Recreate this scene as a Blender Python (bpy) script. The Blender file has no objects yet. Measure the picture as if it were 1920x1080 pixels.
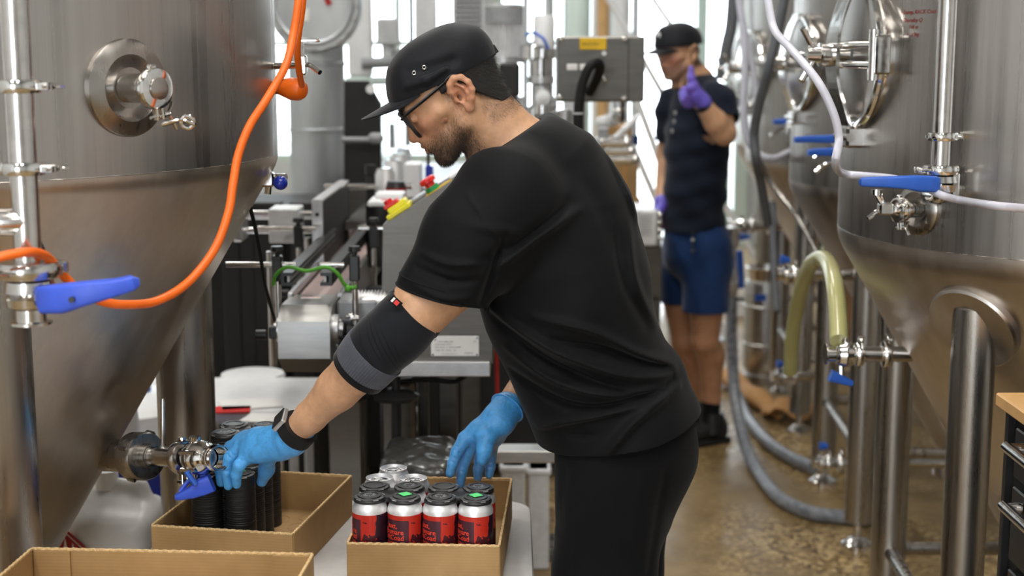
import bpy, bmesh, math, random, time
import numpy as np
from mathutils import Vector, Matrix, Euler
T00 = time.time()
random.seed(7); np.random.seed(7)
scene = bpy.context.scene
COL = scene.collection
R = math.radians
# ------------------------------------------------------------------ camera
F = 2700.0; PITCH = R(9.2); CAMZ = 1.70
cam_d = bpy.data.cameras.new('camera'); cam = bpy.data.objects.new('camera', cam_d); COL.objects.link(cam)
cam.location = (0, 0, CAMZ); cam.rotation_euler = (R(90) - PITCH, 0, 0)
cam_d.sensor_width = 36; cam_d.lens = F / 1920 * 36
cam_d.dof.use_dof = True; cam_d.dof.focus_distance = 2.66; cam_d.dof.aperture_fstop = 3.2
cam_d.clip_start = .05; cam_d.clip_end = 200
scene.camera = cam
CT, ST = math.cos(PITCH), math.sin(PITCH)
def at(px, py, Y):
    """point of the place that lies Y metres ahead, read off the photograph"""
    x = (px - 960) / F; v = (540 - py) / F
    s = Y / (CT + ST * v)
    return Vector((x * s, Y, CAMZ + s * (-ST + CT * v)))
def atz(px, py, z):
    x = (px - 960) / F; v = (540 - py) / F
    s = (z - CAMZ) / (-ST + CT * v)
    return Vector((x * s, s * (CT + ST * v), z))
# ------------------------------------------------------------------ world, lights, exposure
world = bpy.data.worlds.new('world'); scene.world = world; world.use_nodes = True
wn = world.node_tree; wn.nodes.clear()
bg = wn.nodes.new('ShaderNodeBackground'); wo = wn.nodes.new('ShaderNodeOutputWorld')
bg.inputs[0].default_value = (.86, .93, 1.0, 1); bg.inputs[1].default_value = 7.0
wn.links.new(bg.outputs[0], wo.inputs[0])
def area(name, loc, rot, sx, sy, power, col=(1, 1, 1)):
    d = bpy.data.lights.new(name, 'AREA'); d.shape = 'RECTANGLE'; d.size = sx; d.size_y = sy
    d.energy = power; d.color = col
    o = bpy.data.objects.new(name, d); COL.objects.link(o); o.location = loc; o.rotation_euler = rot
    return o
FILL_LAMPS = [(-2.2, .6, 5.2), (-.4, .2, 5.2), (1.5, .6, 5.2), (-1.9, 4.6, 5.2), (.3, 4.2, 5.2), (-1.9, 8.2, 5.2), (.3, 8.2, 5.2), (.6, -3, 5.2), (-2.2, -3, 5.2)]  # unseen ceiling lamps, added to light the closed room
for i, (x, y, z) in enumerate(FILL_LAMPS):
    area('fill_light', (x, y, z - .07), (0, 0, 0), .35, 1.7, (75 if y < 0 else 44) if y < 6 else 44, (1, .97, .92))  # added lamps behind the camera run stronger to brighten the tank cone
# portals: they only steer the sampling of the sky through the openings, they give no light of their own
for nm, loc, rot, sx, sy in (('window_portal', (-1.675, 13.12, 2.325), R(-90), 2.6, 3.1), ('window_portal', (.35, 13.12, 2.325), R(-90), .95, 3.1), ('door_portal', (1.51, 13.12, 1.75), R(-90), .95, 3.45), ('added_opening_portal', (-2.2, -6.12, 1.75), R(90), 2.55, 3.45)):
    area(nm, loc, (rot, 0, 0), sx, sy, 1).data.cycles.is_portal = True
scene.view_settings.view_transform = 'Standard'; scene.view_settings.look = 'None'
scene.view_settings.gamma = 1; scene.view_settings.exposure = 0.08
scene.view_settings.use_curve_mapping = False
# ------------------------------------------------------------------ materials
def srgb(h):
    if isinstance(h, str):
        h = h.lstrip('#'); c = [int(h[i:i + 2], 16) / 255 for i in (0, 2, 4)]
    else: c = list(h)
    return tuple((v / 12.92 if v <= .04045 else ((v + .055) / 1.055) ** 2.4) for v in c) + (1,)
class NT:
    def __init__(s, name):
        s.m = bpy.data.materials.new(name); s.m.use_nodes = True
        s.t = s.m.node_tree; s.b = s.t.nodes['Principled BSDF']; s.out = s.t.nodes['Material Output']
    def n(s, k, **kw):
        x = s.t.nodes.new(k)
        for a, v in kw.items(): setattr(x, a, v)
        return x
    def l(s, a, b): s.t.links.new(a, b)
    def noise(s, scale, detail=4, vec=None, rough=.6, dist=0):
        x = s.n('ShaderNodeTexNoise'); x.inputs['Scale'].default_value = scale; x.inputs['Detail'].default_value = detail
        x.inputs['Roughness'].default_value = rough; x.inputs['Distortion'].default_value = dist
        if vec is not None: s.l(vec, x.inputs['Vector'])
        return x.outputs['Fac']
    def coord(s, sc=(1, 1, 1), kind='Object'):
        c = s.n('ShaderNodeTexCoord'); m = s.n('ShaderNodeMapping'); m.inputs['Scale'].default_value = sc
        s.l(c.outputs[kind], m.inputs['Vector']); return m.outputs[0]
    def ramp(s, fac, stops):
        r = s.n('ShaderNodeValToRGB'); e = r.color_ramp.elements
        while len(e) > 1: e.remove(e[-1])
        e[0].position, e[0].color = stops[0][0], stops[0][1]
        for p, c in stops[1:]:
            k = e.new(p); k.color = c
        s.l(fac, r.inputs[0]); return r.outputs[0]
    def mix(s, fac, a, b, mode='MIX'):
        x = s.n('ShaderNodeMix', data_type='RGBA', blend_type=mode)
        for sock, v in ((x.inputs[0], fac), (x.inputs[6], a), (x.inputs[7], b)):
            if hasattr(v, 'links'): s.l(v, sock)
            else: sock.default_value = v
        return x.outputs[2]
    def bump(s, h, strength=.2, dist=.001):
        b = s.n('ShaderNodeBump'); b.inputs['Strength'].default_value = strength; b.inputs['Distance'].default_value = dist
        s.l(h, b.inputs['Height']); s.l(b.outputs[0], s.b.inputs['Normal'])
    def set(s, **kw):
        for k, v in kw.items():
            i = s.b.inputs[k.replace('_', ' ')]
            if hasattr(v, 'links'): s.l(v, i)
            else: i.default_value = v
        return s
def mat(name, col, rough=.5, metal=0, var=.12, nscale=30, bump=0, bscale=200, spec=.5, **kw):
    m = NT(name); c = srgb(col) if isinstance(col, str) else tuple(col)
    n = m.noise(nscale, 4, m.coord())
    d = tuple(v * (1 - var) for v in c[:3]) + (1,); e = tuple(min(1, v * (1 + var)) for v in c[:3]) + (1,)
    m.set(Base_Color=m.ramp(n, [(.3, d), (.7, e)]), Roughness=rough, Metallic=metal)
    m.b.inputs['Specular IOR Level'].default_value = spec
    if bump: m.bump(m.noise(bscale, 3, m.coord()), bump)
    for k, v in kw.items(): m.b.inputs[k.replace('_', ' ')].default_value = v
    return m.m
def steel(name, base=(.56, .545, .52), r0=.2, r1=.34, aniso=.75, axis='Z', stretch=(1, 1, 1), ns=6, bump=.05):
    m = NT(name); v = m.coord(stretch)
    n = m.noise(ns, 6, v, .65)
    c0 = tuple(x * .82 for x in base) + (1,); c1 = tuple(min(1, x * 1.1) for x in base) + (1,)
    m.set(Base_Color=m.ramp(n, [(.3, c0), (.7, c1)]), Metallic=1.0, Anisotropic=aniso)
    rr = m.n('ShaderNodeMapRange'); rr.inputs[1].default_value = .3; rr.inputs[2].default_value = .7
    rr.inputs[3].default_value = r0; rr.inputs[4].default_value = r1; m.l(n, rr.inputs[0]); m.l(rr.outputs[0], m.b.inputs['Roughness'])
    if aniso:
        t = m.n('ShaderNodeTangent', direction_type='RADIAL', axis=axis); m.l(t.outputs[0], m.b.inputs['Tangent'])
    if bump: m.bump(m.noise(3, 4, m.coord()), bump, .02)
    return m.m
M = {}
M['tank'] = steel('tank_steel', (.43, .402, .372), .24, .36, .85, 'Z', (9, 9, .12), 3, .05)  # upright colour streaks stand for streaked reflections as well as brushed grain
M['cone'] = steel('tank_cone_steel', (.60, .55, .50), .30, .46, .5, 'Z', (3, 3, .5), 4, .10)  # lighter, warmer base than the shell: reflected light put into the colour
M['leg'] = steel('leg_steel', (.40, .38, .355), .22, .36, .6, 'Z', (6, 6, .4), 6, .03)
M['steel'] = steel('polished_steel', (.62, .60, .58), .12, .24, 0, 'Z', (1, 1, 1), 40, 0)
M['chrome'] = steel('chrome_fitting', (.74, .73, .71), .06, .14, 0, 'Z', (1, 1, 1), 60, 0)
M['sheet'] = steel('sheet_steel', (.17, .158, .142), .36, .5, 0, 'X', (1, 1, 12), 8, .02)
M['sheetlight'] = steel('light_sheet_steel', (.46, .45, .43), .3, .42, 0, 'X', (1, 1, 8), 8, .02)
M['galv'] = steel('galvanised_steel', (.60, .63, .65), .38, .55, 0, 'Z', (3, 3, .6), 3, .03)
M['alu'] = mat('aluminium', (.62, .62, .63, 1), .35, .9)
M['darksteel'] = steel('dark_enclosure_steel', (.15, .143, .133), .34, .46, 0, 'X', (1, 1, 6), 8, .02)
M['greypaint'] = mat('grey_painted_metal', (.30, .31, .32, 1), .45, .1)
M['lightgrey'] = mat('light_grey_plastic', (.62, .63, .64, 1), .45)
M['white'] = mat('white_plastic', (.80, .81, .82, 1), .4, var=.04)
M['black'] = mat('black_plastic', (.012, .012, .013, 1), .4, var=.2)
M['blackmat'] = mat('matt_black_metal', (.01, .01, .011, 1), .6, var=.2)
M['rubber'] = mat('black_rubber', (.009, .009, .009, 1), .6, spec=.25)
M['blue'] = mat('blue_grip_plastic', srgb('3a5ad2')[:3] + (1,), .42, var=.08)
M['bluedeep'] = mat('blue_valve_plastic', srgb('2459b8')[:3] + (1,), .42, var=.08)
M['blueknob'] = mat('blue_knob_plastic', srgb('1c2f9a')[:3] + (1,), .15)
M['red'] = mat('red_plastic', srgb('d5211c')[:3] + (1,), .35)
M['yellow'] = mat('yellow_plastic', srgb('e8de14')[:3] + (1,), .4)
M['yellowlabel'] = mat('yellow_label', srgb('e0b400')[:3] + (1,), .5)
M['green'] = mat('green_plastic', srgb('138a4a')[:3] + (1,), .4)
M['orange'] = mat('orange_hose_rubber', srgb('f06a12')[:3] + (1,), .38, var=.08)
M['greencord'] = mat('green_cord', srgb('4f9a26')[:3] + (1,), .6)
M['greenlabel'] = mat('bright_green_sticker', srgb('63f08a')[:3] + (1,), .6, var=.03)
M['redlabel'] = mat('red_label_print', srgb('9e1712')[:3] + (1,), .5, var=.05)
M['paper'] = mat('white_label_paper', (.8, .79, .77, 1), .6, var=.04)
M['ink'] = mat('dark_ink', (.03, .03, .05, 1), .7)
M['inkgrey'] = mat('grey_ink', (.28, .28, .29, 1), .7)
M['redmarker'] = mat('red_marker_ink', srgb('8a3530')[:3] + (1,), .6)
M['hosewhite'] = mat('milky_clear_hose', srgb('cfcfdb')[:3] + (1,), .25, var=.05, Transmission_Weight=.15)
M['hosegrey'] = mat('grey_hose_rubber', (.10, .105, .115, 1), .5)
M['hoseyellow'] = mat('yellowed_clear_hose', srgb('b8b47a')[:3] + (1,), .22, var=.12, nscale=4, Transmission_Weight=.2)
M['hosegreen'] = mat('greenish_clear_hose', srgb('c3cba6')[:3] + (1,), .22, var=.1, nscale=4, Transmission_Weight=.2)
M['clear'] = NT('clear_film').set(Base_Color=(.9, .93, .95, 1), Roughness=.12, Transmission_Weight=.85, IOR=1.2).m
M['canalu'] = mat('can_aluminium', (.86, .86, .87, 1), .44, .75, var=.03)
M['woodtop'] = mat('pale_wood_top', srgb('c79c66')[:3] + (1,), .5, nscale=8)
M['tabletop'] = mat('table_plastic', (.50, .485, .47, 1), .5, bump=.15, bscale=500, var=.06)
M['belt'] = mat('worn_conveyor_belt', srgb('b49e9a')[:3] + (1,), .45, nscale=14, var=.14)
M['white_wall'] = mat('white_wall_panel', (.62, .64, .65, 1), .6, var=.06)
M['roof'] = mat('ceiling_sheet', (.42, .42, .42, 1), .6)
M['frame'] = mat('window_frame_paint', srgb('cfded8')[:3] + (1,), .5, var=.04)
M['lens'] = NT('spectacle_lens').set(Base_Color=(.9, .9, .9, 1), Roughness=.02, Transmission_Weight=1.0, IOR=1.1).m
_g = NT('window_glass'); _t = _g.n('ShaderNodeBsdfTransparent'); _s = _g.n('ShaderNodeBsdfGlossy'); _s.inputs['Roughness'].default_value = .02; _x = _g.n('ShaderNodeMixShader'); _x.inputs[0].default_value = .07
_t.inputs[0].default_value = (.97, .985, .98, 1); _g.l(_t.outputs[0], _x.inputs[1]); _g.l(_s.outputs[0], _x.inputs[2]); _g.l(_x.outputs[0], _g.out.inputs[0]); M['glass'] = _g.m
M['screen'] = mat('grey_touch_screen', (.33, .34, .36, 1), .25)
# cardboard with fine flute lines
_m = NT('corrugated_cardboard'); _w = _m.n('ShaderNodeTexWave', wave_type='BANDS', bands_direction='Z'); _w.inputs['Scale'].default_value = 55
_w.inputs['Distortion'].default_value = .6; _m.l(_m.coord(), _w.inputs['Vector'])
_c = _m.ramp(_m.noise(9, 5, _m.coord()), [(.3, srgb('99784c')), (.7, srgb('b08e5f'))])
_m.set(Base_Color=_m.mix(.06, _c, _w.outputs['Color'], 'MULTIPLY'), Roughness=.8); _m.bump(_w.outputs['Fac'], .05, .0006); M['card'] = _m.m
M['cardedge'] = mat('cardboard_cut_edge', srgb('d6b684')[:3] + (1,), .85, nscale=300, var=.35)
M['kraft'] = mat('kraft_paper', srgb('b98a55')[:3] + (1,), .8)
# concrete floor, worn so that the aggregate shows; damp patches are smoother
_m = NT('worn_concrete'); co = _m.coord()
big = _m.noise(.9, 5, co, .6, .4); agg = _m.noise(75, 3, co, .7); med = _m.noise(6, 5, co)
vor = _m.n('ShaderNodeTexVoronoi'); vor.inputs['Scale'].default_value = 60; _m.l(co, vor.inputs['Vector'])
c1 = _m.ramp(med, [(.25, srgb('66512f')), (.75, srgb('9a8259'))])
c2 = _m.ramp(vor.outputs['Color'], [(.15, srgb('503c22')), (.45, srgb('8a7048')), (.8, srgb('bfa678'))])
msk = _m.ramp(big, [(.42, (0, 0, 0, 1)), (.56, (1, 1, 1, 1))])
_m.set(Base_Color=_m.mix(msk, c1, c2)); rr = _m.n('ShaderNodeMapRange'); rr.inputs[1].default_value = .38; rr.inputs[2].default_value = .62
rr.inputs[3].default_value = .26; rr.inputs[4].default_value = .62; _m.l(_m.noise(1.3, 4, co), rr.inputs[0]); _m.l(rr.outputs[0], _m.b.inputs['Roughness'])
_m.bump(agg, .25, .002); M['floor'] = _m.m
_m = NT('ribbed_hose'); _w = _m.n('ShaderNodeTexNoise'); co = _m.coord(); _m.set(Base_Color=_m.ramp(_m.noise(38, 3, co), [(.35, srgb('666a71')), (.65, srgb('96999f'))]), Roughness=.4); _m.bump(_m.noise(60, 2, co), .3, .003); M['floorhose'] = _m.m
# cloth
def cloth(name, col, rough=.9, sheen=.3, sc=900, bump=.25):
    m = NT(name); co = m.coord(); c = srgb(col) if isinstance(col, str) else col
    n = m.noise(12, 4, co); m.set(Base_Color=m.ramp(n, [(.3, tuple(v * .85 for v in c[:3]) + (1,)), (.7, tuple(v * 1.15 for v in c[:3]) + (1,))]), Roughness=rough)
    m.b.inputs['Sheen Weight'].default_value = sheen; m.b.inputs['Sheen Roughness'].default_value = .4
    m.b.inputs['Specular IOR Level'].default_value = .16
    m.bump(m.noise(sc, 2, co), bump, .0005); return m.m
M['tee'] = cloth('black_tee_cotton', (.0034, .0037, .0046, 1), .75, .05)
M['cap'] = cloth('black_cap_nylon', (.010, .011, .014, 1), .6, .15, 1200, .15)
M['pants'] = cloth('black_trouser_cloth', (.004, .004, .005, 1), .9, .05)
M['navytee'] = cloth('navy_black_tee', (.010, .014, .026, 1), .9, .12)
M['navyshorts'] = cloth('blue_shorts_cloth', srgb('1e3660'), .85, .2)
M['navyside'] = cloth('dark_shorts_cloth', (.007, .010, .018, 1), .85, .2)
M['sock'] = cloth('black_sock_knit', (.006, .006, .007, 1), .95, .2)
M['brace'] = cloth('charcoal_knit', (.0095, .0105, .014, 1), .85, .25, 700, .4)
M['bracerib'] = cloth('grey_knit', (.075, .08, .10, 1), .85, .25, 700, .4)
M['braceblack'] = cloth('black_knit_band', (.006, .006, .007, 1), .85, .2, 700, .4)
def skin_mat(name, base):
    m = NT(name); a = m.n('ShaderNodeVertexColor', layer_name='tone')
    n = m.noise(60, 5, m.coord()); mot = m.ramp(n, [(.3, (.86, .84, .82, 1)), (.7, (1.1, 1.06, 1.05, 1))])
    m.set(Base_Color=m.mix(1.0, a.outputs['Color'], mot, 'MULTIPLY'), Roughness=.48)
    m.b.inputs['Subsurface Weight'].default_value = .08; m.b.inputs['Subsurface Radius'].default_value = (.01, .004, .002)
    m.b.inputs['Subsurface Scale'].default_value = .4
    m.bump(m.noise(450, 3, m.coord()), .12, .0006); return m.m
M['skin'] = skin_mat('skin', None)
M['hair'] = mat('dark_hair', (.010, .008, .007, 1), .5, var=.3, nscale=200, bump=.5, bscale=700)
M['beardhair'] = mat('beard_hair', (.035, .022, .015, 1), .55, var=.4, nscale=300)
def glove(name, col):
    m = NT(name); c = srgb(col); co = m.coord()
    n = m.noise(45, 4, co, .6, 1.2); m.set(Base_Color=m.ramp(n, [(.3, tuple(v * .82 for v in c[:3]) + (1,)), (.72, tuple(min(1, v * 1.2) for v in c[:3]) + (1,))]), Roughness=.36)
    m.b.inputs['Subsurface Weight'].default_value = .1; m.b.inputs['Subsurface Scale'].default_value = .3
    m.bump(m.noise(110, 4, co, .6, 1.5), .55, .0022); return m.m
M['glove'] = glove('blue_nitrile', '4fa3e4'); M['glovepurple'] = glove('violet_nitrile', '6a5fc8')
# ------------------------------------------------------------------ object helpers
def origin(o):
    v = Vector((0, 0, 0))
    while o is not None: v = v + o.location; o = o.parent
    return v
def root(name, loc, label, cat, group=None, rz=0):
    o = bpy.data.objects.new(name, None); COL.objects.link(o); o.location = loc; o.rotation_euler = (0, 0, rz)
    o.empty_display_size = .05
    o['label'] = label; o['category'] = cat
    if group: o['group'] = group
    return o
def tag(o, label=None, cat=None, group=None, kind=None):
    if label: o['label'] = label
    if cat: o['category'] = cat
    if group: o['group'] = group
    if kind: o['kind'] = kind
    return o
def mesh_obj(name, verts, faces, m, parent=None, local=False, smooth=35, mats=None, fm=None):
    me = bpy.data.meshes.new(name); off = Vector((0, 0, 0)) if (local or parent is None) else origin(parent)
    V = np.asarray(verts, dtype=np.float64).reshape(-1, 3) - np.array(off)
    me.from_pydata(V.tolist() if len(V) < 200000 else V, [], faces if isinstance(faces, list) else faces.tolist())
    for x in (mats or [m]): me.materials.append(x)
    if fm is not None: me.polygons.foreach_set('material_index', fm)
    if smooth is not None:
        me.shade_smooth()
        if smooth < 180: me.set_sharp_from_angle(angle=R(smooth))
    me.update()
    o = bpy.data.objects.new(name, me); COL.objects.link(o)
    if parent is not None: o.parent = parent
    return o
def frame(d):
    d = Vector(d).normalized(); a = Vector((0, 0, 1)) if abs(d.z) < .9 else Vector((1, 0, 0))
    u = d.cross(a).normalized(); return u, d.cross(u).normalized(), d
def catmull(P, n=8):
    P = [Vector(p) for p in P]
    if len(P) < 3: return P
    Q = [P[0] * 2 - P[1]] + P + [P[-1] * 2 - P[-2]]; out = []
    for i in range(1, len(Q) - 2):
        for k in range(n):
            t = k / n; a, b, c, d = Q[i - 1], Q[i], Q[i + 1], Q[i + 2]
            out.append(.5 * ((2 * b) + (c - a) * t + (2 * a - 5 * b + 4 * c - d) * t * t + (3 * b - a - 3 * c + d) * t ** 3))
    out.append(P[-1]); return out
class B:
    def __init__(s): s.v = []; s.f = []
    def add(s, V, Fs):
        n = len(s.v); s.v += [tuple(p) for p in V]; s.f += [tuple(i + n for i in f) for f in Fs]; return s
    def box(s, c, size, rz=0, bevel=0, rot=None):
        hx, hy, hz = [v / 2 for v in size]; c = Vector(c)
        m = rot if rot is not None else Matrix.Rotation(rz, 3, 'Z')
        bv = min(bevel, hx * .49, hy * .49, hz * .49)
        if bv <= 0:
            V = [c + m @ Vector((x * hx, y * hy, z * hz)) for z in (-1, 1) for x, y in ((-1, -1), (1, -1), (1, 1), (-1, 1))]
            return s.add(V, [(0, 3, 2, 1), (4, 5, 6, 7), (0, 1, 5, 4), (1, 2, 6, 5), (2, 3, 7, 6), (3, 0, 4, 7)])
        V = []; Fs = []
        lv = [(-hz, bv), (-hz + bv, 0), (hz - bv, 0), (hz, bv)]
        for z, ins in lv:
            for x, y in ((-hx + bv, -hy + ins), (hx - bv, -hy + ins), (hx - ins, -hy + bv), (hx - ins, hy - bv), (hx - bv, hy - ins), (-hx + bv, hy - ins), (-hx + ins, hy - bv), (-hx + ins, -hy + bv)):
                V.append(c + m @ Vector((x, y, z)))
        for k in range(3):
            for i in range(8): j = (i + 1) % 8; Fs.append((k * 8 + i, k * 8 + j, k * 8 + 8 + j, k * 8 + 8 + i))
        Fs.append(tuple(reversed(range(8)))); Fs.append(tuple(range(24, 32)))
        return s.add(V, Fs)
    def cyl(s, a, b, r, r2=None, seg=24, cap=True):
        return s.lathe(a, b, [(0, r), (1, r if r2 is None else r2)], seg, cap)
    def lathe(s, a, b, prof, seg=32, cap=True, absolute=False):
        """prof: (t along a->b, radius)"""
        a, b = Vector(a), Vector(b); d = b - a; L = d.length; u, w, dd = frame(d); V = []; Fs = []
        for t, r in prof:
            p = a + dd * (t if absolute else t * L)
            for i in range(seg):
                an = 2 * math.pi * i / seg; V.append(p + u * (r * math.cos(an)) + w * (r * math.sin(an)))
        for k in range(len(prof) - 1):
            for i in range(seg): j = (i + 1) % seg; Fs.append((k * seg + i, k * seg + j, (k + 1) * seg + j, (k + 1) * seg + i))
        if cap: Fs.append(tuple(reversed(range(seg)))); Fs.append(tuple((len(prof) - 1) * seg + i for i in range(seg)))
        return s.add(V, Fs)
    def tube(s, P, r, seg=12, n=6, cap=True, rr=None, squash=1):
        P = catmull(P, n) if n > 1 else [Vector(p) for p in P]; V = []; Fs = []
        t0 = (P[1] - P[0]).normalized(); u, w, _ = frame(t0)
        for k, p in enumerate(P):
            t = (P[min(k + 1, len(P) - 1)] - P[max(k - 1, 0)]).normalized()
            u = (u - t * u.dot(t)).normalized(); w = t.cross(u)
            rad = r if rr is None else rr(k / (len(P) - 1))
            for i in range(seg):
                an = 2 * math.pi * i / seg; V.append(p + u * (rad * math.cos(an)) + w * (rad * squash * math.sin(an)))
        for k in range(len(P) - 1):
            for i in range(seg): j = (i + 1) % seg; Fs.append((k * seg + i, k * seg + j, (k + 1) * seg + j, (k + 1) * seg + i))
        if cap: Fs.append(tuple(reversed(range(seg)))); Fs.append(tuple((len(P) - 1) * seg + i for i in range(seg)))
        return s.add(V, Fs)
    def sphere(s, c, r, seg=16, rings=10, sc=(1, 1, 1)):
        c = Vector(c); V = [c + Vector((0, 0, -r * sc[2]))]; Fs = []
        for k in range(1, rings):
            ph = -math.pi / 2 + math.pi * k / rings
            for i in range(seg):
                an = 2 * math.pi * i / seg
                V.append(c + Vector((r * sc[0] * math.cos(ph) * math.cos(an), r * sc[1] * math.cos(ph) * math.sin(an), r * sc[2] * math.sin(ph))))
        V.append(c + Vector((0, 0, r * sc[2])))
        for i in range(seg): Fs.append((0, 1 + (i + 1) % seg, 1 + i))
        for k in range(rings - 2):
            for i in range(seg):
                j = (i + 1) % seg; a = 1 + k * seg; Fs.append((a + i, a + j, a + seg + j, a + seg + i))
        a = 1 + (rings - 2) * seg
        for i in range(seg): Fs.append((a + i, a + (i + 1) % seg, len(V) - 1))
        return s.add(V, Fs)
    def torus(s, c, axis, Rr, r, seg=32, sg=10):
        c = Vector(c); u, w, d = frame(axis); V = []; Fs = []
        for i in range(seg):
            an = 2 * math.pi * i / seg; e = u * math.cos(an) + w * math.sin(an)
            for k in range(sg):
                b = 2 * math.pi * k / sg; V.append(c + e * (Rr + r * math.cos(b)) + d * (r * math.sin(b)))
        for i in range(seg):
            for k in range(sg):
                Fs.append((i * sg + k, ((i + 1) % seg) * sg + k, ((i + 1) % seg) * sg + (k + 1) % sg, i * sg + (k + 1) % sg))
        return s.add(V, Fs)
    def prism(s, pts, h):
        """pts: ordered loop of 3-D points, h: extrusion vector"""
        n = len(pts); P = [Vector(p) for p in pts]; h = Vector(h)
        return s.add(P + [p + h for p in P], [tuple(reversed(range(n))), tuple(range(n, 2 * n))] + [(i, (i + 1) % n, n + (i + 1) % n, n + i) for i in range(n)])
    def build(s, name, m, parent=None, local=False, smooth=35, **kw):
        o = mesh_obj(name, s.v, s.f, m, parent, local, smooth)
        for k, v in kw.items(): o[k] = v
        return o
def text_obj(name, body, size, m, parent, loc, xdir, ydir, depth=.0004, align='LEFT', warp=None, off=0.0, space=1.0, slant=0):
    """lettering as a thin raised mesh; loc = start of the line in world space"""
    c = bpy.data.curves.new('lettering', 'FONT'); c.body = body; c.size = size; c.extrude = depth; c.align_x = align; c.space_character = space
    c.resolution_u = 3; c.shear = slant; c.offset = off
    o = bpy.data.objects.new('lettering', c); COL.objects.link(o)
    dg = bpy.context.evaluated_depsgraph_get(); me = o.evaluated_get(dg).to_mesh()
    V = [v.co.copy() for v in me.vertices]; Fs = [tuple(p.vertices) for p in me.polygons]
    o.evaluated_get(dg).to_mesh_clear(); bpy.data.objects.remove(o); bpy.data.curves.remove(c)
    if warp: W = [warp(v) for v in V]
    else:
        x = Vector(xdir).normalized(); y = Vector(ydir).normalized(); z = x.cross(y)
        W = [Vector(loc) + x * v.x + y * v.y + z * v.z for v in V]
    return mesh_obj(name, W, Fs, m, parent, local=warp is not None, smooth=None)
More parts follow.
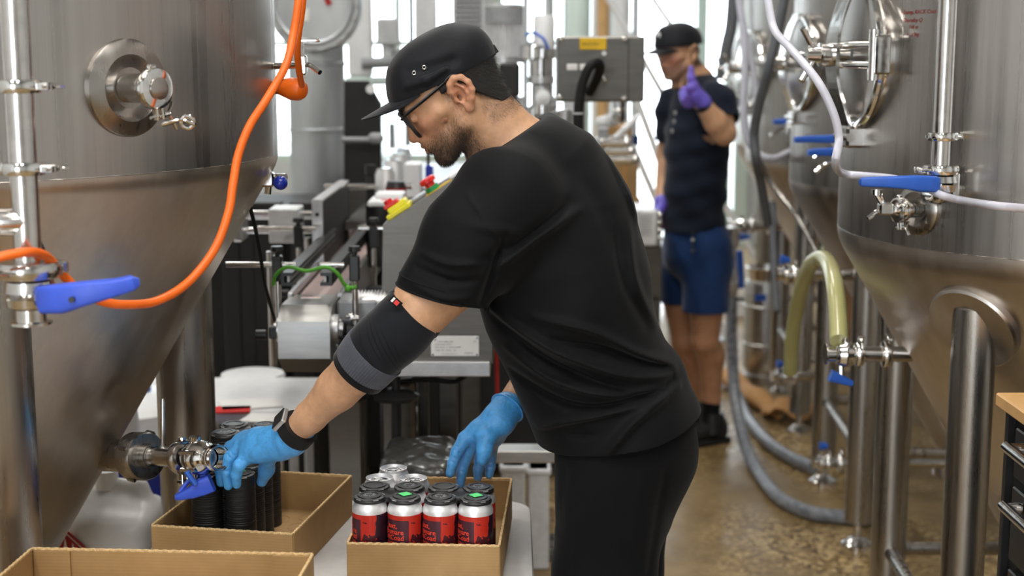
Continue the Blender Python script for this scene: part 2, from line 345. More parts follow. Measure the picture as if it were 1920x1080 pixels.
# ------------------------------------------------------------------ implicit surfaces for bodies, clothes and gloves
class Grid:
    def __init__(s, xs, ys, zs):
        s.ax = [np.asarray(a, np.float32) for a in (xs, ys, zs)]
        s.d = np.full([len(a) for a in s.ax], 1.0, np.float32)
    def sub(s, lo, hi):
        sl = []
        for a, l, h in zip(s.ax, lo, hi):
            i = max(0, np.searchsorted(a, l) - 1); j = min(len(a), np.searchsorted(a, h) + 1)
            if j - i < 1: return None
            sl.append(slice(i, j))
        g = np.meshgrid(s.ax[0][sl[0]], s.ax[1][sl[1]], s.ax[2][sl[2]], indexing='ij', sparse=True)
        return tuple(sl), g
    def op(s, fn, lo, hi, k=.01, mode='u'):
        m = k * 1.2 + .012
        q = s.sub([v - m for v in lo], [v + m for v in hi])
        if q is None: return
        sl, (X, Y, Z) = q; e = fn(X, Y, Z).astype(np.float32); d = s.d[sl]
        if mode == 'u':
            h = np.clip(.5 + .5 * (d - e) / k, 0, 1); s.d[sl] = d * (1 - h) + e * h - k * h * (1 - h)
        elif mode == 's':
            h = np.clip(.5 - .5 * (d + e) / k, 0, 1); s.d[sl] = d * (1 - h) - e * h + k * h * (1 - h)
        elif mode == 'i': s.d[sl] = np.maximum(d, e)
        elif mode == 'add': s.d[sl] = d + e
    def cone(s, a, b, r1, r2, k=.01, mode='u', ysc=1.0, yc=0.0):
        a = np.array(a, np.float64); b = np.array(b, np.float64); m = max(r1, r2)
        def fn(X, Y, Z):
            Yq = (Y - yc) * ysc + yc
            A = np.array([a[0], (a[1] - yc) * ysc + yc, a[2]]); Bq = np.array([b[0], (b[1] - yc) * ysc + yc, b[2]]); D = Bq - A; L2 = max(D @ D, 1e-9)
            px, py, pz = X - A[0], Yq - A[1], Z - A[2]
            t = np.clip((px * D[0] + py * D[1] + pz * D[2]) / L2, 0, 1)
            return np.sqrt((px - t * D[0]) ** 2 + (py - t * D[1]) ** 2 + (pz - t * D[2]) ** 2) - (r1 + (r2 - r1) * t)
        lo = np.minimum(a, b) - m; hi = np.maximum(a, b) + m
        if ysc != 1: lo[1] = min(a[1], b[1]) - m / ysc; hi[1] = max(a[1], b[1]) + m / ysc
        s.op(fn, lo, hi, k, mode)
    def ell(s, c, r, Rm=None, k=.01, mode='u'):
        c = np.array(c, np.float64); r = np.array(r, np.float64); Rm = np.eye(3) if Rm is None else np.array(Rm)
        def fn(X, Y, Z):
            x, y, z = X - c[0], Y - c[1], Z - c[2]
            q = [x * Rm[0, i] + y * Rm[1, i] + z * Rm[2, i] for i in range(3)]
            k0 = np.sqrt(sum((q[i] / r[i]) ** 2 for i in range(3))); k1 = np.sqrt(sum((q[i] / r[i] ** 2) ** 2 for i in range(3)))
            return k0 * (k0 - 1) / np.maximum(k1, 1e-6)
        ext = np.sqrt(((Rm * r) ** 2).sum(1))
        s.op(fn, c - ext, c + ext, k, mode)
    def chain(s, pts, rs, k=.01, mode='u', **kw):
        for i in range(len(pts) - 1): s.cone(pts[i], pts[i + 1], rs[i], rs[i + 1], k, mode, **kw)
        if len(pts) == 1: s.cone(pts[0], pts[0], rs[0], rs[0], k, mode, **kw)
    def mesh(s, d=None):
        d = s.d if d is None else d; ins = d < 0
        nx, ny, nz = d.shape
        cnt = np.zeros((nx - 1, ny - 1, nz - 1), np.uint8)
        for a in (0, 1):
            for b in (0, 1):
                for c in (0, 1): cnt += ins[a:nx - 1 + a, b:ny - 1 + b, c:nz - 1 + c]
        act = (cnt > 0) & (cnt < 8); idx = np.argwhere(act); ids = np.full(act.shape, -1, np.int32); ids[act] = np.arange(len(idx))
        P = np.zeros((len(idx), 3)); C = np.zeros(len(idx)); i, j, k = idx.T
        corners = [(a, b, c) for a in (0, 1) for b in (0, 1) for c in (0, 1)]
        pos = lambda o: np.stack([s.ax[0][i + o[0]], s.ax[1][j + o[1]], s.ax[2][k + o[2]]], 1)
        for o in corners:
            for ax in range(3):
                if o[ax] == 1: continue
                o2 = list(o); o2[ax] = 1; d0 = d[i + o[0], j + o[1], k + o[2]]; d1 = d[i + o2[0], j + o2[1], k + o2[2]]
                m = (d0 < 0) != (d1 < 0); t = d0[m] / (d0[m] - d1[m])
                P[m] += pos(o)[m] * (1 - t)[:, None] + pos(o2)[m] * t[:, None]; C[m] += 1
        P /= C[:, None]; Fs = []
        for ax in range(3):
            sl0 = [slice(None)] * 3; sl1 = [slice(None)] * 3; sl0[ax] = slice(0, -1); sl1[ax] = slice(1, None)
            e = ins[tuple(sl0)] != ins[tuple(sl1)]; q = np.argwhere(e); b_, c_ = [x for x in range(3) if x != ax]
            q = q[(q[:, b_] > 0) & (q[:, c_] > 0) & (q[:, b_] < d.shape[b_] - 1) & (q[:, c_] < d.shape[c_] - 1)]
            def cell(db, dc):
                r = q.copy(); r[:, b_] -= db; r[:, c_] -= dc; return ids[r[:, 0], r[:, 1], r[:, 2]]
            f = np.stack([cell(1, 1), cell(0, 1), cell(0, 0), cell(1, 0)], 1)
            flip = ins[q[:, 0], q[:, 1], q[:, 2]]
            if ax == 1: flip = ~flip
            f[~flip] = f[~flip][:, ::-1]; Fs.append(f)
        return P, np.concatenate(Fs)
def fast_mesh(name, P, Fs, m, parent, smooth_it=0, cutplanes=(), thick=0):
    """surface-net result -> object; cutplanes (point, normal): what lies on the normal's side is dropped and the rim snapped"""
    P = np.asarray(P, np.float64).copy(); Fs = np.asarray(Fs)
    for _ in range(smooth_it):
        A = np.zeros_like(P); c = np.zeros(len(P))
        for a in range(4):
            for b in ((a + 1) % 4,):
                np.add.at(A, Fs[:, a], P[Fs[:, b]]); np.add.at(A, Fs[:, b], P[Fs[:, a]]); np.add.at(c, Fs[:, a], 1); np.add.at(c, Fs[:, b], 1)
        P = P * .4 + .6 * A / np.maximum(c, 1)[:, None]
    use = np.zeros(len(P), bool); use[Fs.ravel()] = True; mp = np.cumsum(use) - 1; P = P[use]; Fs = mp[Fs]
    me = bpy.data.meshes.new(name); V = P - np.array(origin(parent)) if parent is not None else P
    me.vertices.add(len(V)); me.vertices.foreach_set('co', V.astype(np.float32).ravel())
    me.loops.add(Fs.size); me.loops.foreach_set('vertex_index', Fs.astype(np.int32).ravel())
    me.polygons.add(len(Fs)); me.polygons.foreach_set('loop_start', np.arange(0, Fs.size, 4, dtype=np.int32)); me.update(calc_edges=True); me.validate()
    if cutplanes:
        off = Vector(origin(parent)) if parent is not None else Vector((0, 0, 0)); bm = bmesh.new(); bm.from_mesh(me)
        for pt, nr, lim in cutplanes:
            c = Vector(pt) - off; n_ = Vector(nr).normalized()
            fs = [f for f in bm.faces if lim is None or (f.calc_center_median() - c).length < lim]
            ge = set(fs)
            for f in fs: ge.update(f.edges); ge.update(f.verts)
            bmesh.ops.bisect_plane(bm, geom=list(ge), plane_co=c, plane_no=n_, clear_outer=True, dist=1e-6)
        bm.to_mesh(me); bm.free()
    me.materials.append(m); me.shade_smooth()
    o = bpy.data.objects.new(name, me); COL.objects.link(o); o.parent = parent
    if thick:
        md = o.modifiers.new('thickness', 'SOLIDIFY'); md.thickness = thick; md.offset = -1
    return o, P, Fs
def axis_pts(segs):
    """segs: (start, end, step)..."""
    out = []
    for a, b, st in segs: out += list(np.arange(a, b, st))
    out.append(segs[-1][1]); return np.array(out, np.float32)
def set_tone(o, cols):
    a = o.data.color_attributes.new('tone', 'FLOAT_COLOR', 'POINT'); a.data.foreach_set('color', np.concatenate([cols, np.ones((len(cols), 1))], 1).astype(np.float32).ravel())
def sstep(a, b, x):
    t = np.clip((x - a) / (b - a), 0, 1); return t * t * (3 - 2 * t)
def strands(name, P, Fs, w, n, length, m, parent, comb, width=.0003, jitter=.35, seed=1):
    """short hairs as slim tapered blades rooted on a surface"""
    rg = np.random.RandomState(seed); a, b, c, d = [P[Fs[:, i]] for i in range(4)]
    nr = np.cross(c - a, d - b); ar = np.linalg.norm(nr, axis=1) / 2; nr /= np.maximum(ar * 2, 1e-12)[:, None]
    wt = ar * w[Fs].mean(1); wt /= wt.sum(); q = rg.choice(len(Fs), n, p=wt); u, v = rg.rand(n, 1), rg.rand(n, 1)
    p = (a[q] * (1 - u) + b[q] * u) * (1 - v) + (d[q] * (1 - u) + c[q] * u) * v; N = nr[q]
    dr = N * .55 + np.asarray(comb) + rg.randn(n, 3) * jitter; dr /= np.linalg.norm(dr, axis=1)[:, None]
    L = length * (.6 + .8 * rg.rand(n, 1)); sd = np.cross(dr, rg.randn(n, 3)); sd /= np.linalg.norm(sd, axis=1)[:, None]
    g = np.asarray(comb) * .4; p = p - N * .0005
    mid = p + dr * L * .55; tip = p + dr * L + g * L
    V = np.stack([p - sd * width, p + sd * width, mid - sd * width * .7, mid + sd * width * .7, tip], 1).reshape(-1, 3)
    k = np.arange(n) * 5; Fa = [(i, i + 1, i + 3, i + 2) for i in k] + [(i + 2, i + 3, i + 4) for i in k]
    return mesh_obj(name, V, Fa, m, parent, smooth=None)
# ------------------------------------------------------------------ the setting
def struct(b, name, m, parent=None, **kw):
    o = b.build(name, m, parent, smooth=None, **kw)
    if parent is None: o['kind'] = 'structure'
    return o
XL, XR, YB, YF, ZT = -4.2, 4.6, -6.0, 13.0, 5.6
b = B(); b.box(((XL + XR) / 2, (YB + YF) / 2, -.05), (XR - XL, YF - YB, .1)); struct(b, 'floor', M['floor'])
b = B(); b.box(((XL + XR) / 2, (YB + YF) / 2, ZT + .05), (XR - XL, YF - YB, .1)); ceil_ = struct(b, 'ceiling', M['roof'])
for y in np.arange(-5, 13, 2.0):
    q = B(); q.box((.2, y, ZT - .12), (8.6, .12, .24)); q.build('beam', M['lightgrey'], ceil_)
b = B(); b.box((XL - .05, (YB + YF) / 2, ZT / 2), (.1, YF - YB, ZT)); struct(b, 'wall_left', M['white_wall'])
b = B(); b.box((XR + .05, (YB + YF) / 2, ZT / 2), (.1, YF - YB, ZT)); struct(b, 'wall_right', M['white_wall'])
# far wall with two windows and an open door
def wall_holes(name, y, holes, m, th=.16):
    xs = sorted({XL, XR} | {h[0] for h in holes} | {h[1] for h in holes}); zs = sorted({0, ZT} | {h[2] for h in holes} | {h[3] for h in holes}); b = B()
    for i in range(len(xs) - 1):
        for j in range(len(zs) - 1):
            cx, cz = (xs[i] + xs[i + 1]) / 2, (zs[j] + zs[j + 1]) / 2
            if any(h[0] < cx < h[1] and h[2] < cz < h[3] for h in holes): continue
            b.box((cx, y, cz), (xs[i + 1] - xs[i], th, zs[j + 1] - zs[j]))
    return struct(b, name, m)
HF = [(-3.0, -.35, .75, 3.9), (-.15, .85, .75, 3.9), (1.02, 2.0, 0, 3.5)]
wall_holes('wall_far', YF, HF, M['white_wall']); wall_holes('wall_back', YB, [(-3.5, -.9, 0, 3.5)], M['white_wall'])  # the back wall's opening is unseen, added to let daylight in
def window(n, x0, x1, z0, z1, nx, nz):
    y = YF - .02; b = B(); w = .07
    for x in (x0 + w / 2, x1 - w / 2): b.box((x, y, (z0 + z1) / 2), (w, .12, z1 - z0))
    for z in (z0 + w / 2, z1 - w / 2): b.box(((x0 + x1) / 2, y, z), (x1 - x0 - 2 * w, .12, w))
    fr = struct(b, 'window_%d' % n, M['frame']); fr['label'] = 'pale green framed window'
    for i in range(1, nx):
        b = B(); b.box((x0 + (x1 - x0) * i / nx, y, (z0 + z1) / 2), (.055, .1, z1 - z0 - 2 * w)); b.build('mullion', M['frame'], fr, smooth=None)
    for j in range(1, nz):
        b = B(); b.box(((x0 + x1) / 2, y, z0 + (z1 - z0) * j / nz), (x1 - x0 - 2 * w, .08, .05)); b.build('transom', M['frame'], fr, smooth=None)
    for i in range(nx):
        for j in range(nz):
            b = B(); b.box((x0 + (x1 - x0) * (i + .5) / nx, y + .01, z0 + (z1 - z0) * (j + .5) / nz), ((x1 - x0) / nx - .06, .006, (z1 - z0) / nz - .05)); b.build('pane', M['glass'], fr, smooth=None)
window(1, *HF[0], 4, 3); window(2, *HF[1], 2, 3)
b = B()
for x in (HF[2][0] - .04, HF[2][1] + .04): b.box((x, YF - .1, 1.75), (.12, .12, 3.5))
b.box((1.51, YF - .1, 3.56), (1.14, .12, .12)); d1 = struct(b, 'door_1', M['frame'])
b = B(); b.box((1.70, YF + .1, 1.75), (.10, .08, 3.5)); b.build('door_post', M['frame'], d1)
b = B(); b.box((0, YF + 8, -.1), (30, 16, .1)); struct(b, 'trim_1', mat('yard_concrete', (.6, .6, .58, 1), .9))['label'] = 'bright yard outside the open door'
# bodies of the added lamps, all out of view
for i, (x, y, z) in enumerate(FILL_LAMPS):
    t = root('fill_lamp', (x, y, z), 'added unseen ceiling lamp ' + ['above the left tank front', 'above the packing table front', 'above the tool cabinet', 'above the left tank back', 'above the labelling machine', 'above the galvanised column', 'above the steel control box', 'far behind the viewer on the right', 'far behind the viewer on the left'][i], 'lamp', 'added lamps over the brewhouse')
    q = B(); q.box((x, y, z), (.40, 1.8, .08), bevel=.02); q.build('fill_lamp_body', M['white'], t)
    for dy in (-.6, .6): q = B(); q.cyl((x, y + dy, z + .04), (x, y + dy, ZT), .006, seg=8); q.build('hanger', M['alu'], t)
    q = B(); q.box((x, y, z - .045), (.34, 1.7, .012)); m_ = bpy.data.materials.get('fill_lamp_glow') or NT('fill_lamp_glow').set(Emission_Color=(1, .97, .92, 1), Emission_Strength=9.0).m
    q.build('diffuser', m_, t)
# ------------------------------------------------------------------ tanks and their fittings
def clamp(b, c, ax, r, wing=(1, 0, 0), wl=1.0):
    """tri-clamp: ring in two halves, hinge block and wing nut, added to builder b"""
    c = Vector(c); ax = Vector(ax).normalized(); w = Vector(wing); w = (w - ax * w.dot(ax)).normalized(); h = ax * (.011 * (r / .03) ** .5)
    b.lathe(c - h, c + h, [(0, r * 1.12), (.05, r * 1.34), (.3, r * 1.42), (.7, r * 1.42), (.95, r * 1.34), (1, r * 1.12)], 32)
    s = r / .03
    for q in (-1, 1):
        e = c + w * (r * 1.45) * 1 + ax * 0; t = ax.cross(w)
    rm = Matrix((w, ax, ax.cross(w))).transposed()
    for k in (-.007, .007): b.box(c + w * (r * 1.38 + .010 * s) + ax.cross(w) * k * s, (.026 * s, .014 * s, .006 * s), rot=rm, bevel=.002)
    t = ax.cross(w); p = c + w * (r * 1.38 + .015 * s)
    b.cyl(p - t * .022 * s, p + t * .030 * s, .0035 * s, seg=10)
    b.lathe(p + t * .012 * s, p + t * .026 * s, [(0, .0075 * s), (1, .006 * s)], 12)
    b.tube([p + t * .024 * s, p + t * .034 * s + w * .012 * s * wl, p + t * .040 * s + w * .026 * s * wl], .005 * s, 8, 4, squash=.6)
    b.tube([p + t * .024 * s, p + t * .034 * s - w * .010 * s * wl, p + t * .040 * s - w * .018 * s * wl], .005 * s, 8, 4, squash=.6)
    b.box(c - w * r * 1.42, (.014 * s, .016 * s, .016 * s), rot=rm, bevel=.003)
    return b
def rrloft(path, hs, ws, updir=(0, 0, 1), e=.38, seg=20):
    """lever handle: superellipse sections along a path"""
    b = B(); P_ = [Vector(p) for p in path]; n = len(P_); up = Vector(updir)
    for k, p in enumerate(P_):
        t = (P_[min(k + 1, n - 1)] - P_[max(k - 1, 0)]).normalized(); w = t.cross(up).normalized(); u = w.cross(t)
        for i in range(seg):
            an = 2 * math.pi * i / seg; cx, sy = math.cos(an), math.sin(an)
            b.v.append(tuple(p + u * (hs[k] / 2 * math.copysign(abs(sy) ** e, sy)) + w * (ws[k] / 2 * math.copysign(abs(cx) ** e, cx))))
    for k in range(n - 1):
        for i in range(seg): j = (i + 1) % seg; b.f.append((k * seg + i, k * seg + j, (k + 1) * seg + j, (k + 1) * seg + i))
    b.f.append(tuple(reversed(range(seg)))); b.f.append(tuple((n - 1) * seg + i for i in range(seg))); return b
def tank_shell(t, cx, cy, Rr, zs, zt, half=30.5, tip=.06, fc='cone', domed=True, k=.05):
    """cylinder part and cone part, knuckle between them"""
    prof = [(zt + .0, Rr), (zs, Rr)]; tn = math.tan(R(half)); seg = 128
    b = B(); top = [(zt + .34, .05), (zt + .33, Rr * .3), (zt + .27, Rr * .6), (zt + .17, Rr * .85), (zt + .07, Rr * .98)] if domed else []
    pr = [(z, r) for z, r in top] + [(zt, Rr), ((zt + zs) / 2, Rr), (zs + .002, Rr)]
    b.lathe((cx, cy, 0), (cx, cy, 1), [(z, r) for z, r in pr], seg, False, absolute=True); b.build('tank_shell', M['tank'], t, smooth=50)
    cp = [(zs + .001, Rr)]
    for i in range(1, 7):
        a = R(90 - half) * 0 + R(half) * 0 + (i / 6) * R(half); cp.append((zs - k * math.sin(a) * 2.0, Rr - k * 2.0 * (1 - math.cos(a))))
    z1, r1 = cp[-1]; ze = z1 - (r1 - tip) / tn; cp += [(z1 - (z1 - ze) * f, r1 - (r1 - tip) * f) for f in (.2, .4, .6, .8, 1)] + [(ze - .06, tip)]
    b = B(); b.lathe((cx, cy, 0), (cx, cy, 1), cp, seg, False, absolute=True); b.build('tank_cone', M[fc], t, smooth=50)
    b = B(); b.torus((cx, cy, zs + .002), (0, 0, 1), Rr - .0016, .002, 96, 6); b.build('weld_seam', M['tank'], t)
    b = B(); b.lathe((cx, cy, ze - .02), (cx, cy, ze - .10), [(0, tip), (.1, tip * 1.3), (.9, tip * 1.3), (1, tip)], 24); b.build('drain_flange', M['steel'], t)
    return z1, r1, ze, tn
def leg(t, x, y, r, ztop, foot=True):
    b = B(); b.lathe((x, y, .09), (x, y, ztop), [(0, r * .9), (.004, r), (.996, r), (1, r * .9)], 40); b.build('leg', M['leg'], t)
    b = B(); b.cyl((x, y, .03), (x, y, .095), r * .32, seg=16); b.lathe((x, y, 0), (x, y, .035), [(0, r * 1.15), (.35, r * 1.15), (.5, r * .9), (1, r * .5)], 32); b.build('foot', M['steel'], t)
def cyl_hit(px, py, cx, cy, Rr):
    d = at(px, py, 1.0) - Vector((0, 0, CAMZ)); a = d.x ** 2 + d.y ** 2; q = -(d.x * cx + d.y * cy); k = cx * cx + cy * cy - Rr * Rr
    s = (-q - math.sqrt(max(q * q - a * k, 0))) / a; p = Vector((0, 0, CAMZ)) + d * s; return p, Vector((p.x - cx, p.y - cy, 0)).normalized()
# ---- left tank
CX, CY, RR, ZS = -1.23, 2.9, .75, 1.498
TL = root('fermentation_tank', (CX, CY, 0), 'big steel cone-bottomed tank at the left edge, round capped port facing out', 'tank')
z1, r1, ze, tn = tank_shell(TL, CX, CY, RR, ZS, 2.9, k=.03)
for x, y, zt in ((-.885, 2.40, 1.42), (-.752, 3.24, 1.36), (-1.70, 3.25, 1.3), (-1.62, 2.46, 1.36)): leg(TL, x, y, .066, zt)
p, n = cyl_hit(240, 165, CX, CY, RR); n = (n + Vector((.10, 0, 0))).normalized()
b = B(); b.lathe(p - n * .02, p + n * .02, [(0, .082), (.55, .082), (.6, .079), (.72, .060), (.75, .056)], 64, False)
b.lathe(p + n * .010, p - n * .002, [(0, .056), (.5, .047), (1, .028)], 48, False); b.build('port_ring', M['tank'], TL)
b = B(); b.lathe(p, p + n * .062, [(0, .0245), (.85, .0245), (.9, .032), (1, .032)], 40); b.build('port_stub', M['steel'], TL)
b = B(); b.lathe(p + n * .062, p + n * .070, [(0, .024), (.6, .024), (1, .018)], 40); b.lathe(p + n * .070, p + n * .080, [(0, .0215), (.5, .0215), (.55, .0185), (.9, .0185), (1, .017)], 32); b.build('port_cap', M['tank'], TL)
b = B(); clamp(b, p + n * .066, n, .0245, (.25, 0, -1), 1.3); cl_ = b.build('port_clamp', M['chrome'], TL)
q = p + n * .07 + Vector((.028, 0, -.055)); b = B(); b.tube([q - Vector((.02, 0, .004)), q + Vector((.012, 0, .004)), q + Vector((.034, 0, -.004))], .008, 10, 6, squash=.5); b.torus(q + Vector((.022, -.002, 0)), (0, 1, .2), .010, .004, 20, 8); b.build('wing_nut', M['chrome'], cl_)
# outlet arm with butterfly valve: leaves the cone and comes towards the viewer to the right
OA0, OA1 = at(172, 853, 2.90), at(418, 859, 2.64); oax = (OA1 - OA0).normalized()
def A(px):
    d = (px - 960) / F                                                # where the arm's axis crosses this column of the photograph
    lo, hi = -.3, 1.2
    for _ in range(40):
        m_ = (lo + hi) / 2; q = OA0.lerp(OA1, m_); v = q - Vector((0, 0, CAMZ)); dep = v.y * CT - v.z * ST
        if v.x / dep < d: lo = m_
        else: hi = m_
    return OA0.lerp(OA1, (lo + hi) / 2)
osd = oax.cross(Vector((0, 0, 1))).normalized()                       # sideways, towards the viewer
ang_ = math.atan2(oax.y, oax.x)
b = B(); b.cyl(A(140), A(262), .0330, seg=48); b.build('outlet_pipe', M['leg'], TL)
b = B(); c0, c1 = A(250), A(286); b.lathe(c0, c1, [(0, .040), (.02, .046), (.06, .0485), (.66, .0485), (.72, .046), (.722, .038), (.70, .026), (1, .024)], 48)
for k in range(4):
    a_ = k * math.pi / 2 + .5; u_, w_ = osd, Vector((0, 0, 1)); b.box(c0.lerp(c1, .40) + (u_ * math.cos(a_) + w_ * math.sin(a_)) * .0472, (.024, .012, .006), rot=Matrix.Rotation(ang_, 3, 'Z') @ Matrix.Rotation(a_ - math.pi / 2, 3, 'X'))
b.build('union_nut', M['leg'], TL)
b = B(); b.cyl(A(284), A(336), .0190, seg=36); b.lathe(A(287), A(291), [(0, .0215), (1, .0215)], 36); b.build('reducer_pipe', M['steel'], TL)
b = B(); c = A(306); b.lathe(c, c + Vector((.004, 0, .118)), [(0, .0047), (.95, .0047), (1, .003)], 16); b.lathe(c + Vector((0, 0, .016)), c + Vector((0, 0, .022)), [(0, .008), (1, .006)], 16); b.build('thermowell_rod', M['steel'], TL)
b = B(); clamp(b, A(343), oax, .0245, (0, -.15, -1)); b.build('pipe_clamp', M['steel'], TL)
v = B(); c0, c1 = A(353), A(394); v.lathe(c0, c1, [(0, .021), (.1, .026), (.2, .031), (.45, .0335), (.5, .028), (.55, .0335), (.8, .031), (.9, .025), (1, .022)], 40)
for s in (-1, 1): v.cyl(c0.lerp(c1, .35) + Vector((0, 0, .028 * s)), c0.lerp(c1, .35) + Vector((0, 0, .042 * s)), .011, seg=16)
for a_ in (.5, 2.6, 3.8, 5.7): e = (osd * math.cos(a_) + Vector((0, 0, 1)) * math.sin(a_)) * .033; v.cyl(c0.lerp(c1, .2) + e, c0.lerp(c1, .85) + e, .0045, seg=10)
vo = v.build('butterfly_valve', M['chrome'], TL)
b = B(); b.lathe(c1, A(412), [(0, .0205), (.3, .0205), (.35, .025), (.5, .025), (.55, .021), (.9, .021), (.92, .0245), (1, .0245)], 40, False); b.lathe(A(412), c1, [(0, .0235), (.9, .018)], 40, False); b.build('open_ferrule', M['chrome'], TL)
h0 = c0.lerp(c1, .7) + Vector((0, -.006, -.044)); hd = lambda x, z, y=0: h0 + Vector((x, y, z))
h = rrloft([hd(.016, -.004), hd(-.004, -.012), hd(-.022, -.022), hd(-.046, -.030), hd(-.054, -.031)], [.034, .034, .024, .013, .010], [.020, .022, .024, .026, .022]); hb = h.build('valve_handle', M['blue'], TL)
b = B(); b.tube([hd(.002, .006, .016), hd(-.028, -.002, .016), hd(-.048, -.024, .006)], .0045, 8); b.build('trigger', M['blue'], hb)
b = B(); b.tube([hd(-.030, .022, -.012), hd(-.012, -.004, -.014)], .0055, 10, 1); b.build('latch', M['bluedeep'], hb)
# fittings on the tank's right side
b = B(); q, nn = at(520, 168, 2.98), Vector((1, -.15, 0)).normalized(); b.cyl(q - nn * .03, q + nn * .025, .009); b.build('socket', M['steel'], TL)
b = B(); c = at(566, 122, 2.9); b.cyl(at(515, 124, 2.95), c, .007, seg=12); b.box(c, (.022, .024, .040), bevel=.004); b.cyl(c + Vector((0, 0, .02)), c + Vector((0, 0, .045)), .005, seg=10); b.box(c + Vector((.012, 0, .048)), (.05, .012, .006), bevel=.002)
b.tube([c + Vector((.01, 0, 0)), at(580, 122, 2.88), at(600, 136, 2.86)], .0052, 10); b.build('sample_tap', M['chrome'], TL)
b = B(); c = at(505, 336, 2.93); b.cyl(c - Vector((.06, -.03, 0)), c + Vector((.034, 0, .004)), .008, seg=14); b.box(c + Vector((-.004, 0, 0)), (.03, .03, .03), bevel=.004); b.tube([c, c + Vector((-.004, 0, -.03))], .007, 10, 1); kn = b.build('ball_valve', M['chrome'], TL)
b = B(); b.sphere(at(526, 343, 2.90), .0145, 20, 14); b.build('ball_knob', M['blueknob'], kn)
# ---- riser pipe in front of the left tank
YP = 2.05; PX = lambda py: at(45, py, YP)
xp = at(48, 400, YP).x
RP = root('riser_pipe', (xp, YP, 0), 'vertical steel pipe with clamps and a long blue valve lever before the left tank', 'pipe')
zz = lambda py: at(45, py, YP).z
b = B(); b.cyl((xp, YP, zz(496)), (xp, YP, 2.9), .0195, seg=40); b.build('pipe', M['steel'], RP)
b = B(); b.tube([(xp, YP, zz(415)), (xp - .05, YP - .01, zz(415)), (xp - .25, YP - .03, zz(415))], .0195, 32, 6); b.build('side_branch', M['steel'], RP)
for py in (162, 316): b = B(); clamp(b, (xp, YP, zz(py)), (0, 0, 1), .0225, (1, -.2, 0), .6); b.build('pipe_clamp', M['chrome'], RP)
b = B(); clamp(b, (xp, YP, zz(505)), (0, 0, 1), .034, (-.8, -.6, 0)); b.lathe((xp, YP, zz(520)), (xp, YP, zz(490)), [(0, .042), (1, .044)], 40); b.build('pipe_clamp', M['steel'], RP)
b = B(); b.lathe((xp, YP, zz(578)), (xp, YP, zz(520)), [(0, .026), (.1, .034), (.35, .036), (.45, .030), (.55, .036), (.9, .034), (1, .026)], 40); b.lathe((xp, YP, zz(607)), (xp, YP, zz(575)), [(0, .030), (.15, .030), (.2, .022), (1, .022)], 36); b.build('valve_body', M['steel'], RP)
hp = [at(78, 562, YP - .03), at(84, 561, YP - .035), at(120, 559, YP - .05), at(150, 552, YP - .055), (at(185, 545, YP - .055)), at(220, 538, YP - .05), at(248, 530, YP - .045), at(258, 528, YP - .04)]
hh = [.028, .040, .042, .036, .030, .024, .021, .012]
h = rrloft(hp, hh, [.020, .030, .032, .030, .028, .026, .024, .014]).build('valve_handle', M['blue'], RP)
b = B(); q = at(134, 562, YP - .074); b.cyl(q + Vector((0, .004, 0)), q + Vector((0, -.0015, 0)), .0042, seg=16); b.build('screw', M['black'], h)
b = B(); b.cyl(at(60, 556, YP - .005), at(84, 560, YP - .03), .010); b.build('valve_stem', M['steel'], RP)
